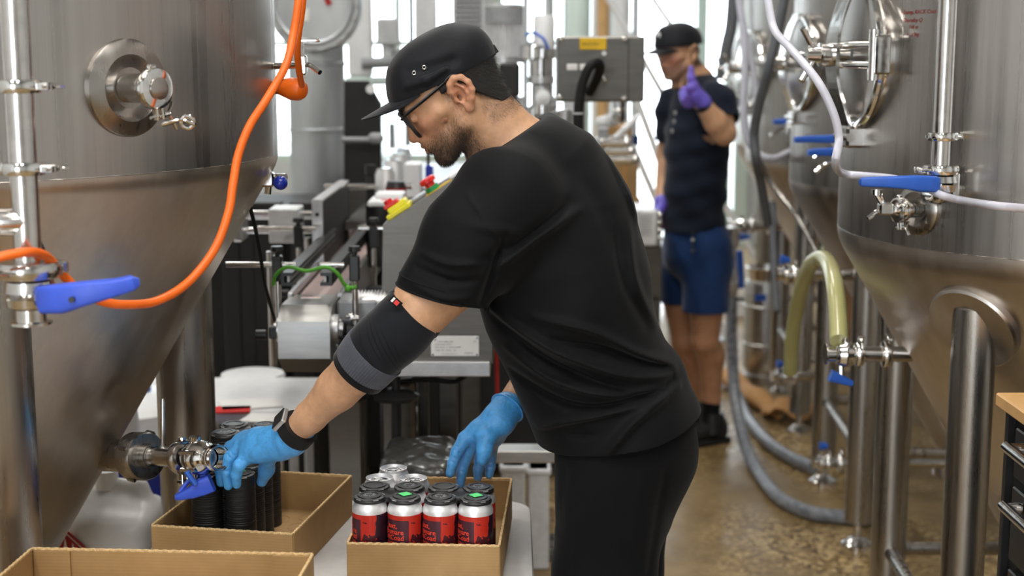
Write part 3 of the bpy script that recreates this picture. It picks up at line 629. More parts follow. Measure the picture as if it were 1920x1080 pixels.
# ---- right-hand tanks, standing in a row
def tank_right(cx, cy, Rr, zs, label, detail=True):
    t = root('fermentation_tank', (cx, cy, 0), label, 'tank', 'row of cone-bottomed tanks on the right')
    z1, r1, ze, tn = tank_shell(t, cx, cy, Rr, zs, 2.6)
    va = math.atan2(-cy, -cx); na = -R(172.8); n = Vector((math.cos(na), math.sin(na), 0)); tt = Vector((-n.y, n.x, 0))
    if tt.y > 0: tt = -tt
    Z = Vector((0, 0, 1)); c = Vector((cx, cy, zs + .42)) + n * Rr; r = .158
    b = B(); b.lathe(c - n * .06, c + n * .012, [(0, r), (.8, r), (.85, r + .012), (1, r + .012)], 56, False); b.torus(c + n * .012, n, r + .004, .011, 56, 10); mw = b.build('manway', M['chrome'], t)
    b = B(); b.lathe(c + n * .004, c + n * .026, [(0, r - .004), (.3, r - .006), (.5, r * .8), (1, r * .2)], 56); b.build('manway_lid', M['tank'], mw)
    b = B(); P_ = [c + Z * (k_ * r) + n * o_ for k_, o_ in ((-1.08, .020), (-.85, .034), (-.4, .058), (0, .064), (.4, .058), (.85, .034), (1.08, .020))]
    P_ = catmull(P_, 5); L_ = []; 
    for k in range(len(P_) - 1):
        a_, e_ = P_[k], P_[k + 1]; w = .026 + .012 * (1 - abs(k / (len(P_) - 1) * 2 - 1)); b.add([a_ - tt * w, a_ + tt * w, e_ + tt * w, e_ - tt * w] + [q + n * .008 for q in (a_ - tt * w, a_ + tt * w, e_ + tt * w, e_ - tt * w)], [(0, 1, 2, 3), (7, 6, 5, 4), (0, 4, 5, 1), (1, 5, 6, 2), (2, 6, 7, 3), (3, 7, 4, 0)])
    b.build('yoke_bar', M['steel'], mw)
    b = B(); h = c + n * .085; b.lathe(c + n * .03, h + n * .045, [(0, .014), (.38, .014), (.4, .027), (.68, .027), (.7, .02), (1, .018)], 24)
    for a_ in (75, 180, 285): b.tube([h + n * .02, h + n * .060 + (tt * math.cos(R(a_)) + Z * math.sin(R(a_))) * .062], .0075, 12, 1)
    b.build('star_handle', M['chrome'], mw)
    b = B(); hb = c + tt * (r + .012); 
    for dz in (.022, -.022): b.tube([c + n * .062 + Z * dz, hb + n * .03 + Z * dz], .009, 12, 1)
    b.box(hb + n * .018, (.035, .035, .085), rz=na, bevel=.004); b.cyl(hb + n * .035 - Z * .055, hb + n * .035 + Z * .055, .011, seg=14); b.build('hinge', M['chrome'], mw)
    b = B(); q = c - Z * (r + .03) + n * .012; b.box(q, (.05, .06, .05), rz=na, bevel=.006); b.cyl(q - tt * .045 + n * .02, q + tt * .045 + n * .02, .011, seg=14); b.build('latch', M['steel'], mw)
    for i, (dx, dy) in enumerate(((-.44, -.36), (-.40, .40), (.40, -.42), (.40, .40))): leg(t, cx + dx, cy + dy, .0475, zs - .12)
    zb = .34
    b = B(); b.tube([(cx - .44, cy - .36, zb), (cx - .40, cy + .40, zb)], .019, 16, 1); b.tube([(cx - .44, cy - .36, zb), (cx + .40, cy - .42, zb)], .019, 16, 1); b.tube([(cx - .40, cy + .40, zb), (cx + .40, cy + .40, zb)], .019, 16, 1); b.build('leg_brace', M['leg'], t)
    return t, c, n, tt
TA, cA, nA, tA = tank_right(1.45, 3.45, .65, 1.28, 'nearest of the right-hand tanks, red marker notes and a blue lever on its pipe')
TB, cB, nB, tB = tank_right(1.65, 5.2, .637, 1.25, 'second of the right-hand tanks, just behind the nearest one')
TC, cC, nC, tC = tank_right(1.75, 6.75, .65, 1.22, 'third tank of the right-hand row, beside the standing man in shorts')
TD, cD, nD, tD = tank_right(1.95, 8.4, .65, 1.2, 'farthest tank of the right-hand row, mostly hidden')
# doubler plates where the near tank's legs meet the cone
for dx, dy in ((-.44, -.36), (-.40, .40)):
    x, y = 1.45 + dx, 3.45 + dy; rl = math.hypot(dx, dy); zc = 1.28 - .05 - (.636 - rl) / math.tan(R(30.5)); out = Vector((dx, dy, 0)).normalized(); nn = (out * math.cos(R(30.5)) - Vector((0, 0, 1)) * math.sin(R(30.5))).normalized()
    b = B(); b.lathe(Vector((x, y, zc)) - nn * .02, Vector((x, y, zc)) + nn * .014, [(0, .105), (.85, .105), (1, .100)], 48); b.build('leg_pad', M['cone'], TA)
# pipe, lever, port and marker notes on the near tank
q, n = cyl_hit(1768, 200, 1.45, 3.45, .65); yp = q.y - .07; xq = at(1768, 200, yp).x
pz = lambda py: at(1768, py, yp).z
PA = root('cleaning_pipe', (xq, yp, 0), 'vertical pipe down the nearest right-hand tank, blue lever at its foot', 'pipe')
b = B(); b.cyl((xq, yp, pz(350)), (xq, yp, 2.7), .0195, seg=36); b.build('pipe', M['steel'], PA)
b = B(); clamp(b, (xq, yp, pz(256)), (0, 0, 1), .0205, (1, .1, 0), .5); b.tube([(xq + .03, yp, pz(256)), (xq + .06, yp + .07, pz(256))], .008, 10, 1); b.build('pipe_clamp', M['chrome'], PA)
b = B(); clamp(b, (xq, yp, pz(318)), (0, 0, 1), .0255, (-1, -.2, 0), 1.0); b.build('pipe_clamp', M['chrome'], PA)
b = B(); b.lathe((xq + .004, yp, pz(364)), (xq + .004, yp, pz(326)), [(0, .018), (.15, .03), (.5, .033), (.55, .026), (.6, .033), (.9, .03), (1, .02)], 36); b.box((xq + .03, yp, pz(345)), (.018, .03, .05), bevel=.004); b.tube([(xq + .004, yp, pz(360)), (xq + .004, yp + .01, pz(368)), (xq + .004, yp + .08, pz(372))], .018, 20, 5); b.build('valve_body', M['chrome'], PA)
hp = [at(1757, 345, yp - .03), at(1750, 345, yp - .034), at(1722, 344, yp - .05), at(1700, 342, yp - .055), at(1665, 341, yp - .055), at(1630, 341, yp - .05), at(1615, 341, yp - .048), at(1612, 341, yp - .046)]
rrloft(hp, [.028, .034, .034, .028, .023, .020, .018, .010], [.02, .028, .030, .027, .024, .022, .02, .01]).build('valve_handle', M['bluedeep'], PA)
q, n = cyl_hit(1722, 392, 1.45, 3.45, .65); n2 = (n + Vector((-.25, 0, 0))).normalized()
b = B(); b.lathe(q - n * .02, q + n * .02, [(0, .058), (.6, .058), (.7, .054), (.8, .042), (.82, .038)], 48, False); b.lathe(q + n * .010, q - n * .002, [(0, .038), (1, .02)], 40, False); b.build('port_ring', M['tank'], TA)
b = B(); b.cyl(q, q + n2 * .055, .019, seg=30); clamp(b, q + n2 * .05, n2, .020, (.3, 0, -1)); b.lathe(q + n2 * .05, q + n2 * .066, [(0, .024), (.5, .024), (.6, .012), (1, .010)], 24); c = q + n2 * .075 + Vector((-.012, 0, .004)); b.box(c, (.03, .03, .026), bevel=.004); b.cyl(c, c + Vector((-.018, 0, .03)), .007, seg=10); b.cyl(c + Vector((-.02, 0, .03)), c + Vector((-.02, 0, .042)), .013, seg=14)
b.tube([c, c + Vector((-.02, -.01, -.006)), c + Vector((-.04, -.014, -.020))], .0055, 10); b.build('sample_tap', M['chrome'], TA)
cA0 = Vector((1.45, 3.45, 0))
def warpA(px0, py0):
    q, n = cyl_hit(px0, py0, 1.45, 3.45, .65); a0 = math.atan2(q.y - 3.45, q.x - 1.45)
    def w(v):
        a = a0 + v.x / .65; r = .6505 + v.z; return Vector((r * math.cos(a), r * math.sin(a), q.z + v.y))
    return w
for txt, px, py, sz in (('\u2022 Dump, RACK Cool', 1689, 27, .0125), ('\u2022 Thursday Q', 1689, 42, .0125), ('110 xt', 1704, 54, .011), ('+ -1.5kg', 1700, 68, .0115)):
    text_obj('marker_note', txt, sz, M['redmarker'], TA, None, None, None, .0002, warp=warpA(px, py), slant=.2)
# outlet arms: (tank, px range, py, Y) with ferrules, clamps, valve and blue lever
def arm(label, xl, xr, py, Y, r, hx, hy, hdir, tank=None, into=None):
    z = at((xl + xr) / 2, py, Y).z; x0, x1 = at(xl, py, Y).x, at(xr, py, Y).x; t = root('outlet_valve', (x0, Y, z), label, 'valve'); L = x1 - x0
    b = B(); b.cyl((x0 + L * .25, Y, z), (into if into else x1, Y, z), r, seg=30); b.build('pipe', M['steel'], t)
    b = B(); b.lathe((x0, Y, z), (x0 + L * .14, Y, z), [(0, r * 1.35), (.1, r * 1.35), (.2, r), (.8, r), (.9, r * 1.35), (1, r * 1.35)], 30); b.build('ferrule', M['chrome'], t)
    b = B(); b.lathe((x0 + L * .13, Y, z), (x0 + L * .32, Y, z), [(0, r), (.1, r * 1.5), (.45, r * 1.7), (.5, r * 1.4), (.55, r * 1.7), (.9, r * 1.5), (1, r)], 30); b.cyl((x0 + L * .22, Y, z), (x0 + L * .22, Y, z + r * 2.2), r * .5, seg=12); b.build('butterfly_valve', M['chrome'], t)
    b = B(); clamp(b, (x0 + L * .38, Y, z), (1, 0, 0), r * 1.1, (0, -.2, 1)); b.build('pipe_clamp', M['chrome'], t)
    b = B(); clamp(b, (x0 + L * .68, Y, z), (1, 0, 0), r * 1.25, (0, -.2, 1), .3); b.build('pipe_clamp', M['steel'], t)
    q = at(hx, hy, Y - .01); k = r / .02; d = Vector(hdir)
    rrloft([q + d * .5 * k, q + d * .15 * k, q - d * .2 * k, q - d * .5 * k], [.014 * k, .02 * k, .026 * k, .030 * k], [.03 * k] * 4).build('valve_handle', M['bluedeep'], t)
    b = B(); b.tube([q, Vector((q.x, Y, z))], r * .4, 10, 1); b.build('valve_stem', M['steel'], t)
    return t
arm('outlet valve of the nearest right-hand tank, open end to the left, blue grip below', 1547, 1715, 664, 3.42, .019, 1577, 711, (.055, 0, -.02), into=1.14)
arm('outlet valve of the second tank, blue grip on top beside the looped hose', 1456, 1545, 515, 4.95, .021, 1472, 487, (.03, 0, -.004), into=1.40)
arm('low valve on the third tank, beside the keg, blue grip on top', 1447, 1510, 705, 6.35, .022, 1463, 682, (.03, 0, 0), into=1.60)
arm('floor-level valve at the hose end, blue grip on top', 1524, 1600, 868, 5.05, .019, 1544, 836, (.03, 0, .0), into=1.62)
arm('valve under the manifold behind the man in shorts, blue grip', 1366, 1480, 424, 6.9, .022, 1396, 444, (.045, 0, .004), into=1.55)
for px, py, Y, ln in ((1530, 261, 4.6, .14), (1545, 285, 4.4, .10), (1463, 228, 6.0, .06), (1400, 190, 7.4, .07)):
    q = at(px, py, Y); t = root('lever_valve', q, {1530: 'long flat blue lever beside the second tank', 1545: 'short blue lever just under the long flat one', 1463: 'small blue lever on the third tank', 1400: 'blue fitting behind the raised arm of the standing man'}[px], 'valve')
    rrloft([q + Vector((ln / 2, 0, .002)), q + Vector((ln * .3, 0, 0)), q - Vector((ln * .2, 0, 0)), q - Vector((ln / 2, 0, .002))], [.030, .026, .022, .018], [.03] * 4).build('valve_handle', M['bluedeep'], t)
    b = B(); e = q + Vector((ln / 2, 0, -.02)); b.cyl(e - Vector((0, 0, .03)), e + Vector((0, 0, .02)), .018, seg=20); tc = {1530: (1.65, 5.2), 1545: (1.65, 5.2), 1463: (1.75, 6.75), 1400: (1.95, 8.4)}[px]; dv = Vector((tc[0] - e.x, tc[1] - e.y, 0)); rs_ = .64 if e.z > 1.2 else .64 - (1.2 - e.z) * .6; b.cyl(e, e + dv * max(.1, 1 - (rs_ - .01) / dv.length), .014, seg=16); b.tube([e, e + Vector((-.05, -.01, -.02)), e + Vector((-.075, -.01, -.04))], .008, 10); b.cyl(e + Vector((.03, -.04, -.01)), e + Vector((.03, .04, -.01)), .022, seg=18); b.build('valve_body', M['chrome'], t)
# ------------------------------------------------------------------ labelling machine behind the boxes
LM = root('labelling_machine', (-.4, 3.6, 0), 'steel labelling machine with short conveyor, sloping control console and nameplate', 'machine')
def part(b, name, m, parent=LM, **kw): return b.build(name, M[m], parent, **kw)
XC = -.495; zb = 1.09
b = B(); y0, y1 = 3.36, 3.60
prof = [(y1, 1.10), (3.42, 1.105), (y0, 1.075), (y0, .985), (3.44, .935), (y1, .935)]
w = .062; b.prism([(XC - w, y, z) for y, z in prof], (2 * w, 0, 0)); hs_ = part(b, 'end_housing', 'sheetlight', smooth=20)
b = B(); b.box((XC, 3.50, 1.109), (.05, .012, .001)); part(b, 'warning_label', 'paper', hs_); b = B(); b.box((XC, 3.508, 1.1092), (.048, .004, .0012)); part(b, 'label_stripe', 'red', hs_)
for s in (-1, 1):
    b = B(); b.lathe((XC + s * w, 3.45, 1.04), (XC + s * (w + .014), 3.45, 1.04), [(0, .036), (.8, .036), (1, .032)], 36); b.cyl((XC + s * (w + .012), 3.45, 1.04), (XC + s * (w + .022), 3.45, 1.04), .014, seg=20)
    for k in range(4): a = k * math.pi / 2 + .4; b.cyl((XC + s * (w + .012), 3.45 + .024 * math.cos(a), 1.04 + .024 * math.sin(a)), (XC + s * (w + .019), 3.45 + .024 * math.cos(a), 1.04 + .024 * math.sin(a)), .004, seg=8)
    part(b, 'bearing_flange', 'alu')
b = B(); b.box((XC, 4.42, 1.088), (.10, 1.70, .008)); part(b, 'belt', 'belt')
for s in (-1, 1): b = B(); b.box((XC + s * .062, 4.42, 1.06), (.014, 1.70, .10), bevel=.002); part(b, 'side_beam', 'alu')
for X in (-.5415, -.447):                                              # guide rails, open C channels
    b = B(); s = -1 if X < XC else 1; C = [(-.014, -.014), (.014, -.014), (.014, -.006), (-.006, -.006), (-.006, .010), (.014, .010), (.014, .018), (-.014, .018)]
    b.prism([(X + 0.0 + u * -s * 1.0, 3.42, 1.165 + v) for u, v in C][::s], (0, .92, 0)); gr_ = part(b, 'guide_rail', 'black', smooth=20); b = B(); b.box((X - s * .003, 3.88, 1.167), (.006, .91, .014)); part(b, 'rail_insert', 'lightgrey', gr_)
for y, z, xa, xb in ((3.44, 1.20, -.69, -.52), (3.44, 1.20, -.463, -.405), (4.05, 1.215, -.72, -.555), (4.05, 1.215, -.435, -.36)):
    b = B(); b.cyl((xa, y, z), (xb, y, z), .0065, seg=16); part(b, 'guide_rod', 'chrome')
for X, y in ((-.566, 3.44), (-.380, 3.44), (-.605, 4.05), (-.392, 4.05)):
    b = B(); b.box((X, y, 1.192), (.024, .028, .062), bevel=.003); b.lathe((X, y, 1.222), (X, y, 1.245), [(0, .006), (.4, .006), (.5, .016), (1, .014)], 16); part(b, 'clamp_block', 'black')
    b = B(); b.cyl((X, y, 1.04), (X, y, 1.165), .0075, seg=14); part(b, 'clamp_post', 'steel')
    b = B(); b.box((X, y, 1.035), (.045, .035, .03), bevel=.003); b.cyl((X - .03, y - .01, 1.03), (X - .055, y - .01, 1.03), .012, seg=12); part(b, 'post_foot', 'black')
b = B(); b.box((-.552, 4.43, 1.19), (.020, .66, .19), bevel=.002); pl = part(b, 'wrap_plate', 'blackmat'); b = B(); b.box((-.556, 4.096, 1.19), (.030, .012, .19)); b.box((-.556, 4.43, 1.288), (.030, .67, .006)); part(b, 'plate_edge', 'alu', pl)
for z in (1.13, 1.25): b = B(); b.cyl((-.556, 4.088, z), (-.556, 4.092, z), .006, seg=12); part(b, 'screw', 'black', pl)
for y, z in ((4.16, 1.245), (4.16, 1.195), (4.30, 1.22)): b = B(); b.cyl((-.80, y, z), (-.56, y, z), .009, seg=16); part(b, 'slide_rod', 'chrome')
b = B(); b.box((-.655, 4.16, 1.215), (.085, .12, .10), bevel=.004); part(b, 'slide_block', 'lightgrey')
b = B(); b.box((-.79, 4.16, 1.21), (.03, .10, .085), bevel=.006); b.cyl((-.83, 4.16, 1.25), (-.80, 4.16, 1.25), .02, seg=16); part(b, 'slide_end', 'alu')
for x, y in ((-.66, 3.9), (-.60, 4.2)): b = B(); b.cyl((x, y, .85), (x, y, 1.17), .011, seg=14); part(b, 'support_rod', 'steel')
# label head: dark drum with white top, rollers behind
b = B(); b.lathe((-.385, 4.25, 1.08), (-.385, 4.25, 1.26), [(0, .048), (1, .048)], 36); part(b, 'drum', 'black')
b = B(); b.box((-.372, 4.28, 1.268), (.105, .15, .018), bevel=.006); b.box((-.365, 4.31, 1.285), (.085, .09, .018), bevel=.004); tp = part(b, 'drum_cover', 'white')
b = B(); b.box((-.375, 4.235, 1.278), (.02, .02, .002)); part(b, 'red_mark', 'red', tp)
for q_ in (((-.47, 4.4, 1.13), (-.40, 4.4, 1.17), .012), ((-.47, 4.4, 1.17), (-.40, 4.4, 1.20), .012), ((-.62, 4.75, 1.27), (-.33, 4.75, 1.27), .010)): b = B(); b.cyl(*q_, seg=14); part(b, 'roller', 'chrome')
b = B(); b.box((-.47, 4.78, 1.26), (.03, .03, .10), bevel=.004); b.cyl((-.47, 4.78, 1.31), (-.47, 4.78, 1.34), .018, seg=14); part(b, 'clamp_block', 'black')
# console: side profile with sloping top
ya, yb_ = 3.52, 3.80; P_ = lambda a, c: (at(a, c, ya).x, ya, at(a, c, ya).z)
prof = [P_(718, 424), P_(716, 545), P_(716, 560), P_(925, 560), P_(925, 300), P_(905, 300)]
prof = [P_(716, 560), P_(925, 560), P_(925, 305), P_(900, 305), P_(718, 422)]
b = B(); b.prism(prof[::-1], (0, yb_ - ya, 0)); cn_ = part(b, 'console', 'sheet', smooth=20)
sl0, sl1 = Vector(P_(718, 422)), Vector(P_(900, 305)); sd = (sl1 - sl0).normalized(); un = Vector((-sd.z, 0, sd.x)); rm = Matrix((sd, Vector((0, 1, 0)), un)).transposed()
def on(px, yy, lift=0): t = (at(px, 400, ya).x - sl0.x) / sd.x; return sl0 + sd * t + Vector((0, yy, 0)) + un * lift
b = B(); b.box(on(748, .06, .006), (.066, .09, .012), rot=rm, bevel=.002); b.box(on(750, .06, .018), (.052, .07, .014), rot=rm, bevel=.003); ms = part(b, 'mains_switch', 'yellow', cn_)
b = B(); b.box(on(743, .06, .030), (.040, .05, .010), rot=rm, bevel=.003); b.cyl(on(740, .06, .03), on(740, .06, .044), .011, seg=16); part(b, 'switch_knob', 'red', ms) if False else part(b, 'switch_knob', 'red', cn_)
b = B(); b.cyl(on(812, .05, 0), on(812, .05, .014), .018, seg=24); part(b, 'stop_collar', 'green', cn_)
b = B(); b.lathe(on(812, .05, .012), on(812, .05, .038), [(0, .013), (.4, .013), (.5, .021), (.85, .021), (1, .017)], 28); part(b, 'stop_button', 'red', cn_)
b = B(); b.box(on(822, .05, .001), (.075, .05, .002), rot=rm); part(b, 'stop_label', 'yellowlabel', cn_)
b = B(); b.box(on(800, .14, .004), (.13, .09, .008), rot=rm, bevel=.002); part(b, 'touch_screen', 'screen', cn_)
b = B(); b.box(on(870, .12, .006), (.08, .16, .010), rot=rm, bevel=.003); part(b, 'white_panel', 'white', cn_); b = B(); b.box(on(888, .12, .016), (.02, .14, .014), rot=rm, bevel=.003); part(b, 'panel_edge', 'red', cn_)
# lower cabinet, nameplate, base rail
yc_ = 3.46; q0, q1 = at(735, 556, yc_), at(926, 684, yc_)
b = B(); b.box(((q0.x + q1.x) / 2, yc_ + .17, (q0.z + q1.z) / 2), (q1.x - q0.x, .34, q0.z - q1.z), bevel=.004); cb = part(b, 'cabinet', 'sheet', smooth=20)
b = B(); q0, q1 = at(640, 678, yc_ - .012), at(919, 706, yc_ - .012); b.box(((q0.x + q1.x) / 2, yc_ + .17, (q0.z + q1.z) / 2), (q1.x - q0.x, .37, q0.z - q1.z), bevel=.002); part(b, 'base_rail', 'alu')
q0, q1 = at(806, 628, yc_ - .002), at(900, 669, yc_ - .002); np_c = (q0 + q1) / 2
b = B(); b.box((np_c.x, yc_ - .003, np_c.z), (.117, .003, .050), bevel=.0012); npl = part(b, 'nameplate', 'paper', cb)
for dx in (-.054, .054):
    for dz in (-.021, .021): b = B(); b.cyl((np_c.x + dx, yc_ - .004, np_c.z + dz), (np_c.x + dx, yc_ - .007, np_c.z + dz), .0022, seg=10); part(b, 'screw', 'chrome', cb)
T_ = lambda s, x, z, sz, m='inkgrey': text_obj('nameplate_text', s, sz, M[m], cb, (np_c.x + x, yc_ - .0055, np_c.z + z), (1, 0, 0), (0, 0, 1), .0002)
T_('P', -.050, .012, .010, 'ink'); T_('PACK LABEL LINE', -.042, .0095, .0048); T_('Model number:  P-14 F', -.049, .003, .0042); T_('Serial number:   P1 108 20 24100300', -.049, -.004, .0042); T_('Weight:  700   V: 80 kg     Max', -.049, -.0115, .0042); T_('made by pack machines ltd', -.033, -.020, .0034); T_('CE', .045, .010, .006); T_('1NWV', .022, -.020, .0075)
# motor beside the belt, gear block, cables, legs
b = B(); c = Vector((-.33, 3.52, 1.06)); b.box(c + Vector((-.05, .02, .01)), (.10, .12, .07), bevel=.006); part(b, 'gearbox', 'greypaint')
b = B(); b.lathe((-.385, 3.52, 1.09), (-.305, 3.52, 1.09), [(0, .030), (.9, .030), (1, .026)], 28)
for k in range(9): b.lathe((-.380 + k * .008, 3.52, 1.09), (-.377 + k * .008, 3.52, 1.09), [(0, .035), (1, .035)], 28)
part(b, 'motor', 'alu')
b = B(); b.box((-.40, 3.50, 1.01), (.05, .05, .09), bevel=.003); b.box((-.37, 3.47, .985), (.11, .03, .07), bevel=.003); part(b, 'mount_plate', 'black')
for x, y in ((-.405, 3.46), (-.415, 3.52), (-.39, 3.43)): b = B(); b.cyl((x, y, 1.07), (x + .02, y - .002, 1.072), .006, seg=12); part(b, 'bolt', 'chrome')
b = B(); b.box((at(650, 800, 3.62).x, 3.62, .50), (.085, .085, .86), bevel=.004); part(b, 'main_column', 'darksteel')
b = B(); b.box((-.4, 3.85, .04), (.55, .50, .08), bevel=.01); part(b, 'floor_frame', 'blackmat')
b = B(); b.box((-.30, 3.7, .46), (.09, .09, .80), bevel=.01); part(b, 'grey_upright', 'darksteel')
b = B(); c = at(743, 752, 3.5); b.lathe(c, c + Vector((0, 0, .03)), [(0, .02), (.2, .055), (.5, .058), (1, .030)], 32); b.cyl(c - Vector((0, 0, .14)), c, .013, seg=16); b.cyl(c, c + Vector((0, 0, .10)), .011, seg=16); part(b, 'height_knob', 'black')
b = B(); b.tube([at(705, 735, 3.5), at(740, 718, 3.5), at(800, 712, 3.52), at(850, 716, 3.52), at(872, 706, 3.55)], .006, 10); b.tube([at(620, 770, 3.55), at(680, 745, 3.52), at(705, 732, 3.5), at(712, 690, 3.5)], .007, 10); part(b, 'cable', 'rubber')
for px, w_ in ((790, .03), (838, .05)): b = B(); q = at(px, 760, 3.7); b.box((q.x, 3.78, .48), (w_, .05, .88), bevel=.003); part(b, 'rear_upright', 'darksteel')
b = B(); b.tube([at(735, 850, 3.9), at(790, 770, 3.9)], .022, 12, 1); part(b, 'strut', 'galv')
b = B(); b.cyl(at(930, 640, 3.75), at(934, 800, 3.75), .006, seg=12); part(b, 'red_air_line', 'redlabel')
# green cord tied between the posts
GC = B(); GC.tube([at(512, 535, 3.40), at(518, 515, 3.39), at(540, 501, 3.38), at(575, 508, 3.38), at(610, 501, 3.38), at(632, 512, 3.38), at(645, 532, 3.39), at(660, 540, 3.40), at(668, 537, 3.40)], .0045, 10); GC.sphere(at(652, 541, 3.39), .008, 10, 8)
GC.build('cord', M['greencord'], label='bright green cord tied across the conveyor end', category='cord')
# ------------------------------------------------------------------ the man packing cans
WK = root('person', (.2, 2.75, 0), 'man in black cap and black tee bending over the boxes, lifting a can carrier', 'person')
th, ps = R(33), R(7)
Rb = np.array([[-1, 0, 0], [0, -1, 0], [0, 0, 1.0]]).T            # local (fwd, left, up) -> world, head upright
Rp = np.array(Matrix.Rotation(th, 3, 'Y'))                         # pitch: fwd turns down
Ry = np.array(Matrix.Rotation(ps, 3, 'Z'))
HR = Ry @ Rb @ Rp
HS = 1.0
HO = np.array(at(858, 185, 2.65)) - HR @ np.array([0, .072, 0])
def H(f, l, u): return HO + HR @ (np.array([f, l, u]) / 1000 * HS)
def head_sdf(g):
    E = lambda f, l, u, rf, rl, ru, k=12, mode='u', rot=None: g.ell(H(f, l, u), np.array([rf, rl, ru]) / 1000, HR if rot is None else HR @ rot, k / 1000, mode)
    def C(a, b, r1, r2, k=10, mode='u'): g.cone(H(*a), H(*b), r1 / 1000, r2 / 1000, k / 1000, mode)
    E(-4, 0, 43, 92, 75, 78, 1); E(38, 0, 30, 52, 66, 60, 20)
    E(48, 0, -18, 45, 56, 55, 20); E(46, 0, -50, 46, 47, 36, 18)
    for s in (-1, 1):
        C((12, 56 * s, -42), (66, 24 * s, -80), 15, 14, 20); C((8, 62 * s, -8), (14, 58 * s, -46), 13, 14, 16)
        C((66, 44 * s, -8), (40, 60 * s, -2), 14, 11, 18)
        E(84, 24 * s, 33, 13, 24, 8, 12)
    E(77, 0, -84, 15, 21, 14, 16); E(80, 0, -48, 18, 27, 24, 14)
    for s in (-1, 1): C((88, 10 * s, 8), (92, 14 * s, -26), 9, 10, 12)
    for s in (-1, 1):
        E(98, 33 * s, 12, 13, 15, 12, 10, 's'); E(80, 31 * s, 13, 12.5, 12.5, 12.5, 3)
        C((86, 20 * s, 15), (89, 42 * s, 13), 4.5, 4, 4); C((88, 20 * s, 7), (88, 41 * s, 8), 4, 4, 5)
    C((88, 0, 26), (103, 0, -16), 6.5, 9, 9); E(105, 0, -22, 10, 10, 9, 6)
    for s in (-1, 1):
        E(96, 11 * s, -27, 9, 6.5, 8, 5); E(98, 6.5 * s, -35, 5, 3.2, 4, 3, 's')
    C((97, -9, -44), (97, 9, -44), 4.5, 4.5, 5); C((91, -20, -48), (97, -8, -45), 3, 4.6, 5); C((91, 20, -48), (97, 8, -45), 3, 4.6, 5)
    C((95, -10, -55), (95, 10, -55), 5, 5, 4); C((89, -20, -51), (95, -9, -55), 3, 4.5, 5); C((89, 20, -51), (95, 9, -55), 3, 4.5, 5)
    C((100, -20, -49.5), (100, 20, -49.5), 1.4, 1.4, 2.5, 's'); C((91, -10, -66), (91, 10, -66), 4, 4, 6, 's')
    # ears
    for s in (-1, 1):
        ra = np.array(Matrix.Rotation(R(20 * s), 3, 'Z'))
        E(-13, 77 * s, 4, 17, 5, 29, 6, rot=ra)
        pts = [(3, 78, 5), (5, 82, 18), (-1, 86, 30), (-13, 90, 36), (-25, 93, 30), (-31, 94, 16), (-30, 92, 1), (-22, 87, -12), (-14, 82, -21)]
        g.chain([H(a, b * s, c) for a, b, c in pts], [v / 1000 for v in (3, 3.4, 3.8, 4, 4.2, 4.2, 4, 4, 4)], .010)
        E(-9, 80 * s, -24, 8, 4.5, 9, 5)
        g.chain([H(a, b * s, c) for a, b, c in [(-12, 88, 24), (-20, 90, 13), (-20, 89, 0), (-13, 85, -9)]], [.003, .0032, .0032, .003], .004)
        E(-5, 85 * s, 1, 8, 8, 10, 4, 's'); C((-3, 66 * s, 1), (-4, 90 * s, 0), 3, 5, 3, 's')
        C((-18, 92 * s, 26), (-26, 94 * s, 12), 2, 2, 4, 's')
        E(4, 77 * s, -1, 5, 4.5, 6, 3)
    # neck
    g.chain([H(-25, 0, -15), H(-33, 0, -75), H(-43, 0, -135)], [.058, .057, .068], .022)
    C((-10, 52, -30), (38, 26, -128), 13, 12, 22); C((-10, -52, -30), (38, -26, -128), 13, 12, 22)
    E(72, 4, 0, .1, .1, .1, 1)
    # the spot on the cheek
    g.ell(H(41, 59, -21), (.0045, .0055, .005), HR, .003)
SPINE = [(966, 262, .055), (1010, 322, .110), (1031, 397, .143), (1046, 487, .160), (1064, 567, .156), (1087, 637, .144), (1116, 706, .143), (1150, 775, .150), (1170, 830, .146), (1178, 880, .135)]
YC = 2.745
SP = [np.array(at(a, b, YC)) for a, b, r in SPINE]
# arms
SL, EL, WL = at(958, 412, 2.56), at(722, 640, 2.50), at(549, 815, 2.60)
SR, ER, WR = at(1015, 400, 2.94), at(1062, 630, 3.02), at(952, 765, 2.86)
lerp = lambda a, b, t: a + (b - a) * t
def arms(g):
    g.chain([SL, lerp(SL, EL, .4), lerp(SL, EL, .75), EL], [.066, .060, .050, .046], .012)
    g.cone(lerp(SL, EL, .35), lerp(SL, EL, .7), .056, .050, .02)
    A = [EL, lerp(EL, WL, .22), lerp(EL, WL, .5), lerp(EL, WL, .8), WL, WL + (WL - EL).normalized() * .04]
    g.chain(A[:5], [.045, .0465, .0385, .0285, .0262], .012)
    g.chain([SR, lerp(SR, ER, .5), ER], [.064, .054, .045], .012)
    B_ = [ER, lerp(ER, WR, .3), lerp(ER, WR, .6), WR, WR + (WR - ER).normalized() * .03]
    g.chain(B_[:4], [.045, .045, .037, .028], .012)
t0 = time.time()
g = Grid(axis_pts([(-.62, -.245, .005), (-.245, .035, .0019), (.035, .5, .007)]), axis_pts([(2.40, 2.61, .005), (2.61, 2.84, .0019), (2.84, 3.16, .007)]), axis_pts([(.80, 1.455, .005), (1.455, 1.77, .0019)]))
head_sdf(g)
for i in range(len(SP) - 3):
    g.cone(SP[i], SP[i + 1], SPINE[i][2] - .026, SPINE[i + 1][2] - .026, .03, ysc=.74, yc=YC)
g.chain([Vector(SP[1]) + Vector((0, .09, .0)), SR], [.06, .06], .03); g.chain([Vector(SP[1]) + Vector((0, -.09, .0)), SL], [.06, .06], .03)
arms(g)
P, Fs = g.mesh(); del g
